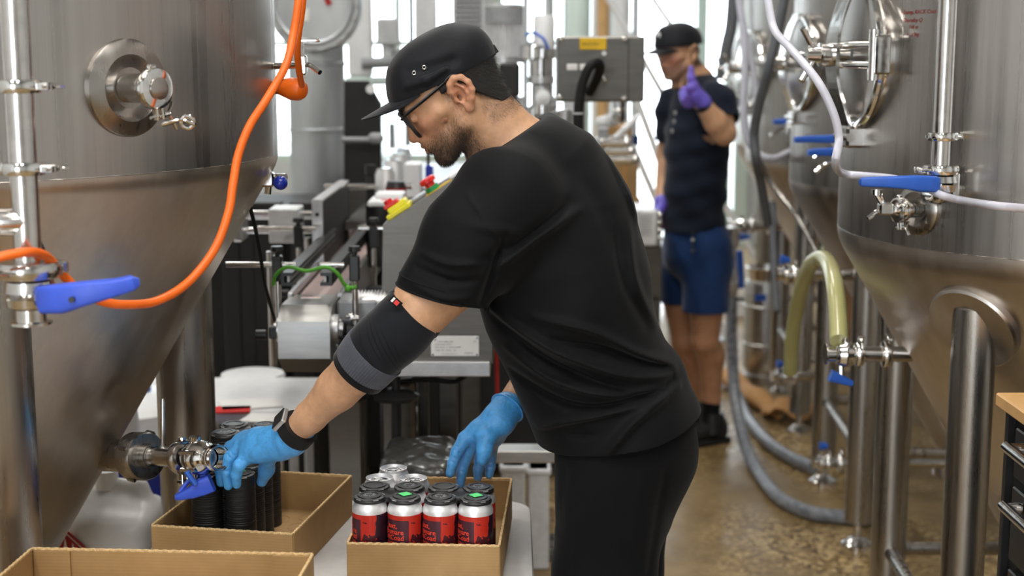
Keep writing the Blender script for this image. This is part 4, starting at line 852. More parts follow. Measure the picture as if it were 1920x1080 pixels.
body, P, Fs = fast_mesh('body', P, Fs, M['skin'], WK, 1)
LP = (P - HO) @ HR * 1000                                          # vertices in head coordinates, mm
f_, l_, u_ = LP.T; la = np.abs(l_)
rg = np.random.RandomState(3)
SK = np.array(srgb('c59a78')[:3]); base = np.tile(SK, (len(P), 1))
isface = sstep(-150, -100, u_) * (f_ < 130)
def blend(c, w):
    global base
    base = base * (1 - w[:, None]) + np.array(c)[:3] * w[:, None]
blend(srgb('b5745c'), .55 * np.exp(-((f_ - 75) ** 2 + (u_ + 15) ** 2) / 900) * (isface > 0))      # cheeks
blend(srgb('b06650'), .6 * np.exp(-((f_ - 104) ** 2 + l_ ** 2 + (u_ + 24) ** 2) / 200))             # nose
blend(srgb('c0795f'), .6 * np.exp(-((f_ + 12) ** 2 + (la - 86) ** 2 * .3 + (u_ - 4) ** 2) / 1500) * (la > 74))
blend(srgb('6e2c1e'), .85 * np.exp(-((f_ - 41) ** 2 + (u_ + 21) ** 2) / 16) * (l_ > 30))
lipm = np.exp(-((u_ + 50) ** 2 / 60 + (f_ - 97) ** 2 / 60 + l_ ** 2 / 500)); blend(srgb('8e4a40'), .8 * lipm)
bup = -24 - .12 * (f_ - 30) - 10 * sstep(60, 95, f_)
beard = sstep(8, -14, u_ - bup) * sstep(-4, 14, f_ + .25 * (u_ + 60) * 0) * sstep(-118, -96, u_) * sstep(124, 116, f_)
beard *= (1 - .9 * np.clip(lipm * 1.5, 0, 1)) * (.35 + .65 * sstep(5, 32, f_))
mous = np.exp(-((u_ + 39) ** 2 / 22 + l_ ** 2 / 700)) * (f_ > 82); beard = np.clip(beard + mous * .9, 0, 1)
side = sstep(24, 16, f_) * sstep(2, 8, f_) * sstep(-40, -20, u_) * (la > 55) * (u_ < 46)
beard = np.clip(beard + side * .35, 0, 1); beard *= 1 - np.exp(-((u_ + 66) ** 2 / 30 + (f_ - 98) ** 2 / 80))*.5
beard[(la > 50) & (u_ > -20) & (f_ < 2)] = 0
dens = beard * (.45 + .55 * sstep(-35, -75, u_))
blend(srgb('4a3427'), .68 * dens)
brow = np.exp(-((u_ - 34 - .06 * la) ** 2 / 18)) * (la < 44) * (la > 10) * (f_ > 76); blend(srgb('2a1c14'), .8 * brow)
hairm = ((u_ > -6 - .55 * (f_ + 60)) & (f_ < -34) | (u_ > 40)) * (u_ > -72 - .0 * f_) * isface
hs = sstep(-88, -62, u_) * sstep(-24, -40, f_) * (la < 90) * isface; blend(srgb('3a2a22'), .35 * hs)
set_tone(body, base)
tag(body, 'skin of the head, neck and both bent arms')
strands('beard', P, Fs, dens ** 1.1, 15000, .0050, M['beardhair'], WK, HR @ np.array([.15, 0, -.9]), .00017, .40)['kind'] = 'stuff'
strands('eyebrows', P, Fs, brow ** 2, 500, .006, M['hair'], WK, HR @ np.array([.2, 0, .2]), .00018, .3, 5)['kind'] = 'stuff'
# hair: cropped shell round the back and sides, below the cap
g = Grid(*[axis_pts([(a, b, .002)]) for a, b in ((-.24, .04), (2.60, 2.86), (1.46, 1.76))])
g.ell(H(-5, 0, 43), (.101, .082, .086), HR, .001); g.cone(H(-29, 0, -20), H(-36, 0, -68), .0665, .0570, .02); 
def plane(g, p, n):
    n = np.array(n, float); n /= np.linalg.norm(n)
    g.d = np.maximum(g.d, ((g.ax[0][:, None, None] - p[0]) * n[0] + (g.ax[1][None, :, None] - p[1]) * n[1] + (g.ax[2][None, None, :] - p[2]) * n[2]).astype(np.float32))
plane(g, H(18, 0, 45), HR @ np.array([1, 0, .12]))
plane(g, H(0, 0, 74), HR @ np.array([0, 0, 1.0]))
d0 = g.d.copy(); n1 = HR @ np.array([1.3, 0, -1.0]); n1 /= np.linalg.norm(n1); p1 = H(-35, 0, -8)   # in front of and under this line only a short sideburn
dd = ((g.ax[0][:, None, None] - p1[0]) * n1[0] + (g.ax[1][None, :, None] - p1[1]) * n1[1] + (g.ax[2][None, None, :] - p1[2]) * n1[2])
n2 = HR @ np.array([0, 0, -1.0]); p2 = H(0, 0, 22)
d2 = ((g.ax[0][:, None, None] - p2[0]) * n2[0] + (g.ax[1][None, :, None] - p2[1]) * n2[1] + (g.ax[2][None, None, :] - p2[2]) * n2[2])
n3 = HR @ np.array([-1.0, 0, 0]); p3 = H(2, 0, 0)
d3 = ((g.ax[0][:, None, None] - p3[0]) * n3[0] + (g.ax[1][None, :, None] - p3[1]) * n3[1] + (g.ax[2][None, None, :] - p3[2]) * n3[2])
g.d = np.maximum(d0, np.minimum(dd, np.maximum(d2, d3))).astype(np.float32); plane(g, H(0, 0, -74), HR @ np.array([-.15, 0, -1.0]))
Ph, Fh = g.mesh(); del g
hair, Ph, Fh = fast_mesh('hair', Ph, Fh, M['hair'], WK, 2); hair['label'] = 'short dark cropped hair'
hz_ = sstep(-90, -68, u_) * sstep(-30, -45, u_) * sstep(-20, -36, f_) * (la < 70) * isface
strands('nape_hair', P, Fs, hz_ + 1e-9, 4200, .0034, M['hair'], WK, HR @ np.array([-.2, 0, -.9]), .00015, .35, 11)['kind'] = 'stuff'
strands('hair_ends', Ph, Fh, np.ones(len(Ph)), 14000, .0065, M['hair'], WK, HR @ np.array([-.35, 0, -.8]), .00018, .35, 9)['kind'] = 'stuff'
# cap: crown shell, brim, seams, eyelets, strap
g = Grid(*[axis_pts([(a, b, .0022)]) for a, b in ((-.27, .05), (2.58, 2.88), (1.50, 1.80))])
g.ell(H(-4, 0, 46), (.109, .086, .078), HR, .001); g.ell(H(32, 0, 72), (.050, .066, .048), HR, .035); g.ell(H(-30, 0, 70), (.075, .074, .050), HR, .03)
g.cone(H(84, 0, 54), H(56, 0, 90), .010, .012, .03); g.cone(H(79, -34, 54), H(50, -34, 86), .010, .012, .03); g.cone(H(79, 34, 54), H(50, 34, 86), .010, .012, .03)
g.chain([H(*p) for p in [(94, 0, 56), (64, 0, 104), (0, 0, 124), (-70, 0, 99), (-111, 0, 50)]], [.0016] * 5, .006)
for s in (-1, 1):
    g.chain([H(*p) for p in [(84, 42 * s, 58), (52, 48 * s, 101), (0, 52 * s, 108), (-66, 46 * s, 88), (-98, 40 * s, 46)]], [.0024] * 5, .006)
    g.chain([H(*p) for p in [(50, 74 * s, 92), (20, 88 * s, 76), (-30, 86 * s, 62)]], [.004, .006, .004], .018, 's')
    g.chain([H(*p) for p in [(66, 68 * s, 70), (30, 86 * s, 60), (-10, 90 * s, 58)]], [.003, .004, .003], .012)
Pc, Fc = g.mesh(); del g
cap, Pc, Fc = fast_mesh('cap', Pc, Fc, M['cap'], WK, 1, [(H(0, 0, 39), HR @ np.array([.11, 0, -1.0]), None)], .0025); cap['label'] = 'black five-panel cap'
V = []; Fb = []; NU, NV = 28, 7
for i in range(NU + 1):
    a = R(-66 + 132 * i / NU)
    for j in range(NV + 1):
        t = j / NV; fr = 4 + 94 * math.cos(a * .88); lr = 82 * math.sin(a); ext = 70 * math.cos(a) ** .95
        f = fr + ext * t; l = lr * (1 - .10 * t); u = 59 + 3 * t - 17 * (abs(math.sin(a)) ** 2.0) * (1 + .35 * t)
        V.append((f, l, u))
n = len(V); top = [H(*p) for p in V]; bot = [H(p[0], p[1], p[2] - 2.6) for p in V]
for i in range(NU):
    for j in range(NV):
        q = i * (NV + 1) + j; Fb.append((q, q + NV + 1, q + NV + 2, q + 1)); Fb.append((n + q, n + q + 1, n + q + NV + 2, n + q + NV + 1))
    q = i * (NV + 1) + NV; Fb.append((q, q + NV + 1, n + q + NV + 1, n + q)); q = i * (NV + 1); Fb.append((q, n + q, n + q + NV + 1, q + NV + 1))
for q0 in (0, NU * (NV + 1)):
    for j in range(NV): Fb.append((q0 + j, q0 + j + 1, n + q0 + j + 1, n + q0 + j))
mesh_obj('cap_brim', top + bot, Fb, M['cap'], cap, smooth=50)
def on_cap(f, u):
    """surface point of the crown on the near side"""
    q = (Pc - HO) @ HR * 1000; m = q[:, 1] > 0; dd = np.where(m, (q[:, 0] - f) ** 2 + (q[:, 2] - u) ** 2, 1e9); i = dd.argmin(); return Vector(Pc[i])
for f, u in ((41, 82), (19, 80)):
    p = on_cap(f, u); nn = Vector(HR @ np.array([.1, 1, .25])).normalized()
    b = B(); b.torus(p + nn * .0012, nn, .0032, .0011, 20, 8); b.build('eyelet', M['chrome'], cap)
b = B(); b.tube([H(-100, 24, 38), H(-108, 12, 33), H(-111, 0, 31), H(-108, -12, 33)], .004, 8, squash=2.2); b.box(H(-113, 8, 34), (.005, .012, .016), rot=Matrix(HR)); b.build('cap_strap', M['black'], cap)
# spectacles
sp = B(); bl = .0021
def rim(s):
    c = [(101, 6), (103, 20), (101, 46), (99, 50), (97, 47), (95, 36), (95, 16), (99, 7)]; uu = [25, 29, 28, 20, -8, -21, -20, 0]
    return [H(c[i][0], c[i][1] * s, uu[i]) for i in range(8)]
for s in (-1, 1):
    r_ = rim(s); sp.tube(r_ + [r_[0]], .0032, 8, 6, squash=1.3)
    sp.tube([H(101, 50 * s, 24), H(94, 64 * s, 27), H(50, 77 * s, 32), H(10, 82 * s, 37), H(-14, 86 * s, 41), H(-30, 84 * s, 24)], .0036, 8, 6, squash=.6)
sp.tube([H(102, -7, 18), H(105, 0, 20), H(102, 7, 18)], .0024, 8)
spo = sp.build('spectacles', M['black'], WK); spo['label'] = 'black-framed spectacles'
for s in (-1, 1):
    r_ = rim(s); mesh_obj('spectacle_lens', r_ + [p + Vector(HR @ np.array([.0012, 0, 0])) for p in r_], [tuple(reversed(range(8))), tuple(range(8, 16))] + [(i, (i + 1) % 8, 8 + (i + 1) % 8, 8 + i) for i in range(8)], M['lens'], spo)
# ---- tee shirt
g = Grid(axis_pts([(-.26, .46, .0036)]), axis_pts([(2.40, 3.12, .0042)]), axis_pts([(.84, 1.62, .0036)]))
for i in range(len(SP) - 1):
    g.cone(SP[i], SP[i + 1], SPINE[i][2], SPINE[i + 1][2], .035, ysc=.74, yc=YC)
g.chain([at(985, 304, 2.66), at(944, 358, 2.585)], [.055, .086], .05); g.chain([at(985, 275, 2.83), at(1010, 350, 2.92)], [.075, .085], .05)
hipx = lambda px, py, r, Y=YC: g.cone(at(px, py, Y), at(px, py, Y), r, r, .03, ysc=.74, yc=YC)
hipx(1236, 706, .050); hipx(1098, 812, .078); hipx(1238, 782, .070)
g.chain([at(955, 385, 2.565), at(893, 448, 2.545), at(826, 548, 2.53), at(815, 570, 2.53)], [.098, .091, .073, .071], .035)
g.chain([at(1010, 380, 2.95), at(1045, 500, 2.99), at(1055, 560, 3.0)], [.090, .080, .078], .03)
# folds: (points in the photograph, width, height) pressed into the cloth, both sides of the body carry them
FO = [([(905, 470), (985, 430), (1060, 372)], 13, -.006), ([(935, 480), (1010, 425), (1085, 385)], 10, .005), ([(900, 560), (960, 600), (1060, 650), (1180, 690), (1270, 702)], 11, .007),
      ([(925, 590), (1010, 650), (1090, 690), (1200, 728)], 12, -.007), ([(1000, 580), (1100, 600), (1190, 650), (1268, 690)], 10, .006), ([(1035, 620), (1120, 635), (1200, 672), (1262, 700)], 9, -.006),
      ([(950, 650), (1040, 700), (1130, 718), (1240, 722)], 10, .006), ([(960, 700), (1060, 742), (1150, 742), (1262, 718)], 12, -.008), ([(1010, 800), (1060, 772), (1150, 748), (1275, 728)], 10, .007),
      ([(1130, 830), (1180, 770), (1240, 736)], 12, .006), ([(1060, 800), (1110, 795)], 10, -.003), ([(905, 545), (930, 470), (948, 420)], 9, -.008), ([(880, 400), (930, 410), (975, 420)], 12, .003),
      ([(800, 455), (850, 470), (910, 470)], 8, .004), ([(790, 480), (850, 500), (900, 500)], 8, -.004), ([(782, 505), (840, 530), (890, 530)], 8, .003), ([(1180, 420), (1190, 520), (1235, 620)], 10, .0035), ([(1150, 430), (1165, 520), (1215, 620)], 10, -.003),
      ([(880, 350), (910, 390), (940, 440), (935, 520)], 3.5, .0022), ([(1060, 300), (1120, 380), (1150, 470)], 22, -.003), ([(1140, 280), (1185, 372), (1200, 420)], 8, .004)]
X = g.ax[0][:, None]; Z = g.ax[2][None, :]; hgt = np.zeros((len(g.ax[0]), len(g.ax[2])), np.float32)
for pts, w, h in FO:
    Q = [at(a, b, 2.62) for a, b in pts]; Q = catmull(Q, 5); best = np.full_like(hgt, 1e9); L = len(Q) - 1; fade = np.zeros_like(hgt)
    for i in range(L):
        a, b = Q[i], Q[i + 1]; dx, dz = b.x - a.x, b.z - a.z; t = np.clip(((X - a.x) * dx + (Z - a.z) * dz) / (dx * dx + dz * dz + 1e-12), 0, 1)
        dd = (X - a.x - t * dx) ** 2 + (Z - a.z - t * dz) ** 2; m = dd < best; best = np.where(m, dd, best); fade = np.where(m, (i + t) / L, fade)
    hgt += 2.1 * h * np.exp(-best / (w * .00074) ** 2) * np.sin(np.pi * np.clip(fade * .9 + .05, 0, 1)) ** .6
nz = sum(.0012 * np.sin(X * a + Z * b + c) for a, b, c in ((31, 17, 1), (-23, 38, 2), (47, -29, .5)))
g.d -= (hgt + nz)[:, None, :]
nkc = np.array((at(897, 300, 2.72) + at(1003, 229, 2.74)) / 2); _v = at(1003, 229, 2.74) - at(897, 300, 2.70); nkn = np.array(Vector((-_v.z, 0, _v.x)).normalized()); nkn = nkn if nkn[2] > 0 else -nkn
g.op(lambda X, Y, Z: np.maximum(np.sqrt((X - nkc[0]) ** 2 + (Y - nkc[1]) ** 2 + (Z - nkc[2]) ** 2) - .17, -((X - nkc[0]) * nkn[0] + (Z - nkc[2]) * nkn[2])), nkc - .17, nkc + .17, .006, 's')
g.cone(H(-30, 0, -50), H(-46, 0, -138), .064, .074, .004, 's')
Pt, Ft = g.mesh(); del g
h0, h1 = at(1029, 868, 2.60), at(1309, 776, 2.72); hv = (h1 - h0); hemn = Vector((hv.z, 0, -hv.x)).normalized()
if hemn.z > 0: hemn = -hemn
s0, s1 = at(748, 534, 2.52), at(889, 569, 2.52); sv = s1 - s0; sn = Vector((sv.z, 0, -sv.x)).normalized()
if sn.z > 0: sn = -sn
nk = Vector(HR @ np.array([.1, 0, 1])).normalized(); col0, col1 = at(897, 300, 2.70), at(1003, 229, 2.74); cv = col1 - col0; cn = Vector((-cv.z, 0, cv.x)).normalized()
if cn.z < 0: cn = -cn
rs0 = at(1055, 545, 3.0)
# hem plane bows a little: follow the photograph's curved hem with a second plane
hm = at(1223, 817, 2.62); m0 = at(1029, 868, 2.60); mv = hm - m0; n_a = Vector((mv.z, 0, -mv.x)).normalized(); n_a = -n_a if n_a.z > 0 else n_a
mv = h1 - hm; n_b = Vector((mv.z, 0, -mv.x)).normalized(); n_b = -n_b if n_b.z > 0 else n_b
tee, Pt, Ft = fast_mesh('tee_shirt', Pt, Ft, M['tee'], WK, 1, [(hm, n_a, None), (hm, n_b, None), (s0 * .5 + s1 * .5, sn, .098), (rs0, Vector((.1, .15, -1)), .10)], .003)
tee['label'] = 'plain black short-sleeved tee shirt'
# ribbed collar, hem stitching and sleeve hem: loops where planes meet the cloth
def cut_loop(ob, pt, nr, lim=None):
    bm = bmesh.new(); bm.from_mesh(ob.data); off = origin(ob); pt = Vector(pt) - off
    fs = [f for f in bm.faces if lim is None or (f.calc_center_median() - pt).length < lim]; ge = set(fs)
    for f in fs: ge.update(f.edges); ge.update(f.verts)
    r = bmesh.ops.bisect_plane(bm, geom=list(ge), plane_co=pt, plane_no=Vector(nr), dist=1e-6)
    adj = {}
    for e in r['geom_cut']:
        if isinstance(e, bmesh.types.BMEdge):
            a, b = e.verts; adj.setdefault(a, []).append(b); adj.setdefault(b, []).append(a)
    best = []; seen = set()
    for st in adj:
        if st in seen: continue
        lp = [st]; seen.add(st); cur = st
        while True:
            nx = [v for v in adj[cur] if v not in seen]
            if not nx: break
            cur = nx[0]; seen.add(cur); lp.append(cur)
        if len(lp) > len(best): best = lp
    P_ = [v.co + off for v in best]; bm.free(); return P_
def hem_band(ob, pt, nr, r, name, m, lim=None, step=3, squash=1.0):
    P_ = cut_loop(ob, pt, nr, lim)
    if len(P_) < 8: return
    P_ = P_[::step]; b = B(); b.tube(P_ + [P_[0]], r, 8, 2, cap=False, squash=squash); return b.build(name, m, ob)
for k_, rr_ in ((.004, .0040), (.011, .0036), (.0175, .0016)): hem_band(tee, (col0 + col1) * .5 - cn * k_, cn, rr_, 'collar_rib', M['tee'], .13)
hem_band(tee, (s0 + s1) * .5 - sn * .020, sn, .0014, 'sleeve_stitching', M['tee'], .14)
hem_band(tee, (s0 + s1) * .5 - sn * .001, sn, .0022, 'sleeve_hem', M['tee'], .14)
# ---- trousers with legs and shoes
g = Grid(axis_pts([(-.02, .42, .006)]), axis_pts([(2.46, 3.06, .006)]), axis_pts([(.06, 1.02, .006)]))
g.ell(at(1168, 835, YC), (.128, .175, .13), None, .02); g.ell(at(1195, 800, YC), (.105, .165, .12), None, .04)
for Y, dx in ((2.655, 0), (2.85, 18)):
    g.chain([at(1150 + dx, 850, Y), at(1133 + dx, 1080, Y), Vector((at(1125 + dx, 1080, Y).x + .01, Y, .45)), Vector((at(1125 + dx, 1080, Y).x + .03, Y, .10))], [.112, .096, .078, .070], .03)
g.cone(at(1222, 860, YC), at(1205, 960, YC), .078, .06, .05, ysc=.7, yc=YC)
X = g.ax[0][:, None]; Z = g.ax[2][None, :]; h = np.zeros((len(g.ax[0]), len(g.ax[2])), np.float32)
for (a, b), (c, d), w, hh in (((1085, 900), (1078, 1080), 8, .004), ((1245, 880), (1215, 1070), 8, -.004), ((1130, 890), (1160, 1000), 10, .003), ((1060, 880), (1048, 1000), 7, -.003), ((1200, 870), (1180, 1010), 9, .003)):
    p, q = at(a, b, 2.6), at(c, d, 2.6); dx, dz = q.x - p.x, q.z - p.z; t = np.clip(((X - p.x) * dx + (Z - p.z) * dz) / (dx * dx + dz * dz), 0, 1)
    h += hh * np.exp(-((X - p.x - t * dx) ** 2 + (Z - p.z - t * dz) ** 2) / (w * .001) ** 2)
g.d -= h[:, None, :]
Pq, Fq = g.mesh(); del g
fast_mesh('trousers', Pq, Fq, M['pants'], WK, 1)[0]['label'] = 'loose black trousers'
for Y, dx in ((2.655, 0), (2.85, .015)):
    x0 = at(1125, 1080, Y).x + .05 + dx; b = B(); 
    b.lathe((x0 + .03, Y, .0), (x0 + .03, Y, .11), [(0, .048), (.2, .052), (1, .046)], 16); b.tube([(x0 + .04, Y, .045), (x0 - .06, Y, .05), (x0 - .15, Y, .035), (x0 - .20, Y, .03)], .045, 12, rr=lambda t: .045 - .018 * t, squash=1.0)
    b.box((x0 - .06, Y, .012), (.28, .095, .024), bevel=.01); b.build('shoe', M['black'], WK)
# ---- elbow brace on the near arm
def tubeloft(P_, rad, seg=48, disp=None):
    b = B(); P_ = catmull(P_, 8); V = []; Fs = []; n = len(P_); u = None
    for k, p in enumerate(P_):
        t = (P_[min(k + 1, n - 1)] - P_[max(k - 1, 0)]).normalized()
        if u is None: u = Vector((0, 1, 0))
        u = (u - t * u.dot(t)).normalized(); w = t.cross(u); s = k / (n - 1)
        for i in range(seg):
            an = 2 * math.pi * i / seg; r = rad(s) + (disp(s, an) if disp else 0); V.append(p + u * (r * math.cos(an)) + w * (r * math.sin(an)))
    for k in range(n - 1):
        for i in range(seg): j = (i + 1) % seg; Fs.append((k * seg + i, k * seg + j, (k + 1) * seg + j, (k + 1) * seg + i))
    b.v = V; b.f = Fs; return b
BA = [at(786, 578, 2.525), at(745, 620, 2.505), at(708, 655, 2.505), at(671, 697, 2.52)]
brr = lambda s: np.interp(s, [0, .3, .6, .8, 1], [.0525, .057, .0555, .053, .0495])
def bdisp(s, an):
    d = 0
    if .42 < s < .68: d += .0016 * math.sin((s - .42) / .26 * math.pi * 5) * max(0, math.cos(an + .3))
    return d + .001 * math.sin(an * 3 + s * 9)
def solid(o, t=.0022, off=1):
    md = o.modifiers.new('thickness', 'SOLIDIFY'); md.thickness = t; md.offset = off; return o
br = solid(tubeloft(BA, brr, 64, bdisp).build('elbow_brace', M['brace'], WK)); br['label'] = 'charcoal knitted elbow brace'
q = catmull(BA, 8); qa = lambda u: q[min(int(u), len(q) - 2)].lerp(q[min(int(u), len(q) - 2) + 1], u - min(int(u), len(q) - 2)); sub = lambda a, b: [qa(i) for i in np.linspace(a * (len(q) - 1), b * (len(q) - 1), 7)]
def band(name, a, b, m, lift, disp=None, seg=64):
    pts = sub(a, b); s0_, s1_ = a, b
    return solid(tubeloft(pts, lambda s: brr(s0_ + (s1_ - s0_) * s) + lift, seg, disp).build(name, m, br))
band('brace_edge', 0, .10, M['braceblack'], .0018); band('brace_edge', .92, 1, M['braceblack'], .0018)
band('ribbed_panel', .70, .92, M['bracerib'], .0016, lambda s, a: .0008 * (1 if int(a * 24) % 2 else 0), 144)
for s_ in (.13, .42, .47, .52, .57, .62, .67):
    b = B(); c = q[int(s_ * (len(q) - 1))]; t = (q[min(int(s_ * (len(q) - 1)) + 1, len(q) - 1)] - q[int(s_ * (len(q) - 1))]).normalized()
    tt = (t + Vector((0, 0, .35 if s_ > .2 else 0))).normalized(); b.torus(c, tt, brr(s_) + .0014, .0024 if s_ > .45 else .0014, 48, 6); b.build('brace_seam', M['braceblack'], br)
b = B(); lp = at(742, 566, 2.455); ax = (BA[1] - BA[0]).normalized(); pr = Vector((.72, -.15, -.66)).normalized()
LX = Vector((.74, 0, -.67)).normalized(); LY = Vector((.67, 0, .74)).normalized(); LZ = LX.cross(LY)
rm = Matrix((LX, LY, LZ)).transposed(); b.box(lp, (.022, .013, .002), rot=rm); lb = b.build('brace_label', M['braceblack'], br)
b = B(); b.box(lp + Vector((0, -.0016, 0)) + LX * .002, (.008, .008, .001), rot=rm); b.build('logo_patch', M['red'], br); b = B(); b.box(lp + Vector((0, -.0016, 0)) - LX * .006, (.004, .009, .001), rot=rm); b.build('logo_patch', M['paper'], br)
# ---- gloves
def hand(name, pts, m, parent, cell=.0022, cuff=None, thumb=None):
    """pts: wrist, (mcp, pip, dip, tip) x4, thumb (base, mid, tip)"""
    W, fing, thb, cf = pts['w'], pts['f'], pts['t'], pts['cuff']
    allp = [W] + cf + [p for f in fing for p in f] + thb; lo = np.min([list(p) for p in allp], 0) - .05; hi = np.max([list(p) for p in allp], 0) + .05
    g = Grid(*[axis_pts([(lo[i], hi[i], cell)]) for i in range(3)])
    k = pts.get('s', 1.0)
    g.chain(cf + [W], [.034 * k] + [.0335 * k] * (len(cf) - 1) + [.031 * k], .008); g.cone(W, lerp(lerp(W, fing[1][0], .55), lerp(W, fing[2][0], .55), .5), .030 * k, .027 * k, .012)
    for f in fing:
        g.chain([lerp(W, f[0], .12), lerp(W, f[0], .6), f[0]], [.0245 * k, .019 * k, .0145 * k], .016)
    for f in fing: g.chain(f, [.0140 * k, .0118 * k, .0104 * k, .0088 * k], .004)
    g.chain([lerp(W, thb[0], .3)] + thb, [.023 * k, .0185 * k, .0138 * k, .0105 * k], .012)
    rgn = np.random.RandomState(4)
    for f in fing + [thb]:                                          # glove creases across the joints
        for j in range(1, len(f) - 1):
            t = (f[j] - f[j - 1]).normalized(); n = Vector((.3, -.7, .6)).normalized(); sd = t.cross(n).normalized()
            for q_ in (-.005, .004):
                c = f[j] + t * q_ + n * .0118 * k; g.cone(c - sd * .006, c + sd * .006, .0009, .0009, .003, 's')
    Pg, Fg = g.mesh()
    return fast_mesh(name, Pg, Fg, m, parent, 1)[0]
A3 = lambda *q: [at(*v) for v in q]
lh = dict(w=at(530, 829, 2.625), cuff=A3((556, 812, 2.602), (545, 822, 2.61)), s=1.0,
          f=[A3((462, 820, 2.715), (432, 838, 2.745), (417, 862, 2.75), (413, 888, 2.745)), A3((450, 827, 2.695), (423, 849, 2.70), (412, 878, 2.70), (414, 905, 2.70)),
             A3((452, 840, 2.67), (431, 858, 2.665), (424, 884, 2.665), (428, 911, 2.67)), A3((464, 855, 2.648), (449, 872, 2.64), (443, 890, 2.645), (444, 908, 2.655))],
          t=A3((502, 852, 2.69), (500, 880, 2.715), (491, 903, 2.72)))
hand('glove', lh, M['glove'], WK)['label'] = 'blue nitrile glove on the hand gripping the carriers'
rh = dict(w=at(938, 784, 2.835), cuff=A3((950, 766, 2.85)), s=1.02,
          f=[A3((872, 822, 2.82), (856, 848, 2.815), (849, 868, 2.81), (844, 888, 2.805)), A3((886, 832, 2.835), (872, 862, 2.84), (866, 885, 2.835), (863, 908, 2.83)),
             A3((905, 836, 2.86), (900, 862, 2.87), (897, 880, 2.868), (896, 895, 2.862)), A3((922, 832, 2.88), (920, 858, 2.895), (919, 876, 2.895), (917, 890, 2.89))],
          t=A3((912, 820, 2.80), (908, 845, 2.79), (904, 863, 2.785)))
hand('glove', rh, M['glove'], WK)['label'] = 'blue nitrile glove on the open far hand'
for c, d, r in ((at(951, 765, 2.852), (WR - ER), .0365),):
    b = B(); b.torus(c, d, r, .0018, 40, 8); b.build('glove_cuff', M['glove'], WK)
# ---- watch
wc = lerp(EL, WL, .95); wd = (WL - EL).normalized()
b = B(); b.lathe(wc - wd * .012, wc + wd * .012, [(0, .0305), (0, .0372), (1, .0378), (1, .031)], 40); wt = b.build('watch', M['rubber'], WK); wt['label'] = 'black smart watch'
up = (Vector((-.5, -.45, 1)) - wd * Vector((-.5, -.45, 1)).dot(wd)).normalized(); sx = wd.cross(up).normalized(); rm = Matrix((wd, sx, up)).transposed()
b = B(); b.box(wc + up * .0375, (.034, .038, .010), bevel=.004, rot=rm); b.build('watch_case', M['alu'], wt)
b = B(); b.box(wc + up * .0428, (.030, .034, .003), bevel=.001, rot=rm); b.build('watch_screen', M['black'], wt)
print('worker', time.time() - t0)
# ------------------------------------------------------------------ the man giving a sign at the back
YM = 6.2
WM = root('person', (at(1310, 800, YM).x, YM, 0), 'man in navy shorts and black cap standing behind, raising a violet-gloved finger', 'person')
mx = lambda a, c, dy=0.0: at(a, c, YM + dy)
b_th, b_ps = R(12), R(32)
MR = np.array(Matrix.Rotation(b_ps, 3, 'Z')) @ Rb @ np.array(Matrix.Rotation(b_th, 3, 'Y')); MO = np.array(mx(1274, 102, 0))
Hm = lambda f, l, u: MO + MR @ (np.array([f, l, u]) / 1000)
g = Grid(axis_pts([(.50, .64, .006), (.64, .90, .0042), (.90, 1.06, .006)]), axis_pts([(5.85, 6.06, .006), (6.06, 6.36, .0042), (6.36, 6.55, .006)]), axis_pts([(.06, 1.52, .007), (1.52, 1.92, .0042)]))
O_HO, O_HR = HO, HR
HO, HR = MO, MR; head_sdf(g); HO, HR = O_HO, O_HR
g.chain([mx(1312, 150, .03), mx(1316, 190, .03)], [.062, .07], .03)
TS = [(mx(1312, 205, .02), .13), (mx(1308, 270, .02), .138), (mx(1304, 350, .02), .130), (mx(1302, 420, .02), .128), (mx(1304, 470, .02), .13)]
for i in range(4): g.cone(TS[i][0], TS[i + 1][0], TS[i][1] - .02, TS[i + 1][1] - .02, .03, ysc=.85, yc=YM)
AS, AE, AW = mx(1344, 190, -.16), mx(1358, 250, -.24), mx(1314, 192, -.30)
g.chain([AS, AE], [.058, .050], .02); g.chain([AE, lerp(AE, AW, .35), AW], [.048, .049, .032], .015)
A2 = [mx(1262, 200, .10), mx(1250, 290, .16), mx(1240, 380, .02)]; g.chain(A2, [.055, .043, .030], .02)
LG = [[mx(1326, 560, -.06), mx(1322, 640, -.06), mx(1332, 665, -.02), mx(1333, 745, .0), mx(1336, 800, .0)], [mx(1275, 560, .12), mx(1284, 640, .12), mx(1290, 670, .16), mx(1302, 745, .2), mx(1306, 790, .2)]]
for L_ in LG: g.chain(L_, [.080, .058, .062, .042, .038], .02)
Pm, Fm = g.mesh(); del g
bm_, Pm, Fm = fast_mesh('body', Pm, Fm, M['skin'], WM, 1); LPm = (Pm - MO) @ MR * 1000; f_, l_, u_ = LPm.T; cs = np.tile(SK * 1.05, (len(Pm), 1))
def bl2(c, w):
    global cs
    cs = cs * (1 - w[:, None]) + np.array(srgb(c)[:3]) * w[:, None]
hz = sstep(-140, -110, u_)
bl2('b0655a', .6 * np.exp(-((f_ - 80) ** 2 + (u_ + 15) ** 2) / 1200) * hz); bl2('6d5650', .55 * sstep(-24, -40, u_) * sstep(-125, -100, u_) * (f_ > 20)); bl2('2a1e18', .85 * (sstep(-70, -50, u_) * sstep(-12, -26, f_) * hz)); bl2('2a1e18', .7 * np.exp(-((u_ - 34) ** 2 / 20)) * (np.abs(l_) < 44) * (f_ > 76))
bl2('8e4a40', .7 * np.exp(-((u_ + 50) ** 2 / 50 + (f_ - 104) ** 2 / 60 + l_ ** 2 / 400)))
bl2('a5714f', .6 * (Pm[:, 2] < 1.0)); set_tone(bm_, cs); bm_['label'] = 'skin of the face, arms and bare legs'
g = Grid(*[axis_pts([(a, c, .0045)]) for a, c in ((.58, .92), (6.02, 6.42), (1.6, 1.92))])
HO, HR = MO, MR
